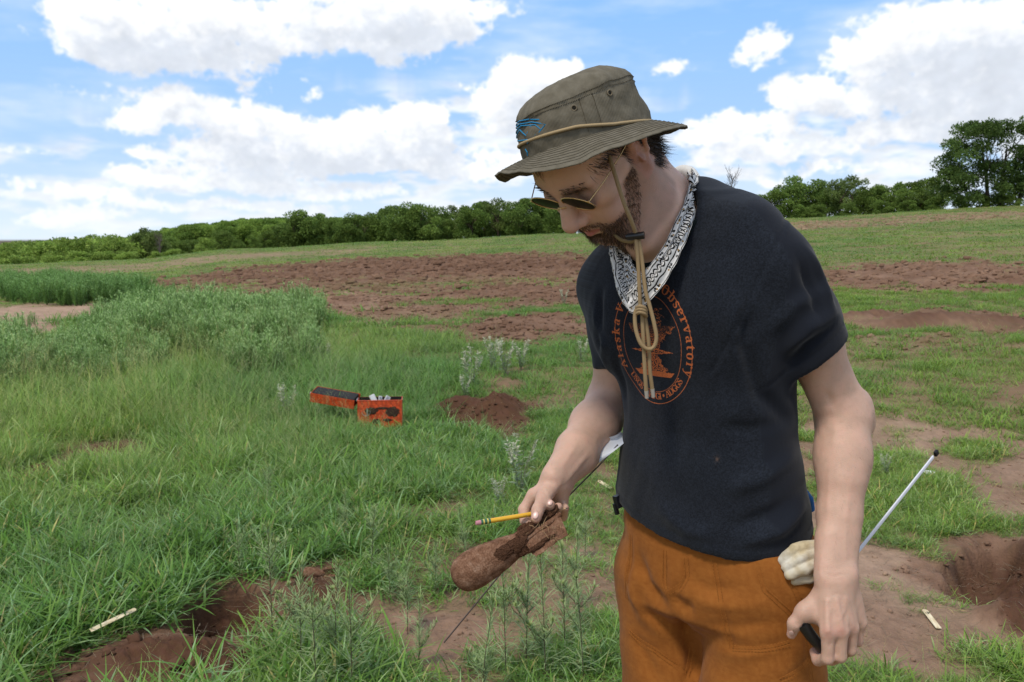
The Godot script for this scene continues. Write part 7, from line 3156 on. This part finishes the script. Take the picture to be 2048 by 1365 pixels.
	var grip_p := PackedVector2Array([Vector2(-0.004, 0.004), Vector2(0.0, 0.0088), Vector2(0.012, 0.0100), Vector2(0.03, 0.0090), Vector2(0.05, 0.0100), Vector2(0.075, 0.0092), Vector2(0.11, 0.0085), Vector2(0.116, 0.005)])
	part("grip", lathe_x(grip_p, 18, 0.0, 1), mat(lin(0.010, 0.010, 0.011), 0.38, 0.5), rod)
	# the grip goes on under the fingers
	var g2 := Soup.new()
	var gi := rod.transform.affine_inverse()
	g2.tube(PackedVector3Array([gi * P(1606, 1249, 1.352), gi * P(1622, 1272, 1.352), gi * P(1642, 1296, 1.352), gi * P(1690, 1300, 1.362)]), 0.0095, 0.0085, 12, Color(0.010, 0.010, 0.011))
	part("grip_tail", g2.mesh(), vmat(0.38, 0.5), rod)
	part("tip", rounded_box(Vector3(0.011, 0.010, 0.006), 0.002), mat(lin(0.012, 0.012, 0.012), 0.5), rod).position = Vector3(total + 0.002, 0, 0)
	# work gloves stuffed in the pocket
	var gl := Solid.new()
	var deep := -(cam_xf.affine_inverse() * hit(pants, 1585, 1140)).z
	for q in [[[1566, 1122, 0.004], [1592, 1098, -0.004], [1644, 1090, 0.004], 0.0100], [[1572, 1136, -0.004], [1600, 1118, -0.012], [1644, 1104, -0.004], 0.0085], [[1580, 1150, -0.008], [1610, 1138, -0.014], [1648, 1124, -0.006], 0.0105], [[1590, 1163, -0.002], [1618, 1156, -0.006], [1646, 1144, 0.0], 0.0085], [[1590, 1130, 0.010], [1630, 1120, 0.012], [1650, 1128, 0.014], 0.016]]:
		gl.cone(P(q[0][0], q[0][1], deep + q[0][2]), P(q[1][0], q[1][1], deep + q[1][2]), float(q[3]) * 0.85, q[3], 0.0015)
		gl.cone(P(q[1][0], q[1][1], deep + q[1][2]), P(q[2][0], q[2][1], deep + q[2][2]), q[3], float(q[3]) * 0.95, 0.0015)
	var gb := bounds([P(1562, 1075, deep - 0.02), P(1655, 1185, deep + 0.03)], 0.03)
	var net := gl.net(gb.position, gb.end, 0.0024)
	var v: PackedVector3Array = net[0]
	var c := PackedColorArray()
	c.resize(v.size())
	var ga := P(1600, 1130, 1.43)
	for i in v.size():
		var n := n_hill.get_noise_3d(v[i].x * 60.0, v[i].y * 60.0, v[i].z * 60.0)
		var n2 := n_hill.get_noise_3d(v[i].x * 160.0, v[i].y * 160.0, v[i].z * 160.0)
		v[i] += gl.slope(v[i], gl.all) * (n * 0.0016 + n2 * 0.0014)
		c[i] = Color(0.52, 0.43, 0.27).lerp(Color(0.62, 0.58, 0.48), clampf(0.5 + n * 1.5, 0.0, 1.0)).lerp(Color(0.30, 0.23, 0.13), clampf(n2 * 1.2 - 0.1, 0.0, 0.6))
		v[i] -= ga
	var gloves := part("work_gloves", make_mesh(v, net[1], c), vmat(0.85, 0.2), self)
	gloves.position = ga
	tag(gloves, "worn pale leather work gloves stuffed in his trouser pocket", "gloves")


func plate(t: Node3D, inv: Transform3D, q: Array, thick: float, m: Material, called: String) -> void:
	# a slightly uneven steel sheet between four corners
	var n: Vector3 = ((q[1] as Vector3) - q[0]).cross((q[3] as Vector3) - q[0]).normalized() * thick * 0.5
	var v := PackedVector3Array()
	var idx := PackedInt32Array()
	var s := 10
	for side in [-1.0, 1.0]:
		for i in s + 1:
			for j in s + 1:
				var a: Vector3 = (q[0] as Vector3).lerp(q[1], float(i) / s)
				var b: Vector3 = (q[3] as Vector3).lerp(q[2], float(i) / s)
				var p := a.lerp(b, float(j) / s)
				var edge := 0.35 if i == 0 or j == 0 or i == s or j == s else 1.0
				var w := n_clod.get_noise_3d(p.x * 9.0, p.y * 9.0, p.z * 9.0) * 0.006
				v.append(inv * (p + n * float(side) * edge + n.normalized() * w))
	var m1 := s + 1
	var off := m1 * m1
	for i in s:
		for j in s:
			var k := i * m1 + j
			idx.append_array([k, k + 1, k + m1, k + m1, k + 1, k + m1 + 1])
			idx.append_array([off + k, off + k + m1, off + k + 1, off + k + m1, off + k + m1 + 1, off + k + 1])
	for i in s:
		for e in [[i, i + 1], [s * m1 + i + 1, s * m1 + i], [(i + 1) * m1, i * m1], [i * m1 + s, (i + 1) * m1 + s]]:
			idx.append_array([e[0], e[0] + off, e[1], e[1], e[0] + off, e[1] + off])
	part(called, make_mesh(v, idx), m, t)
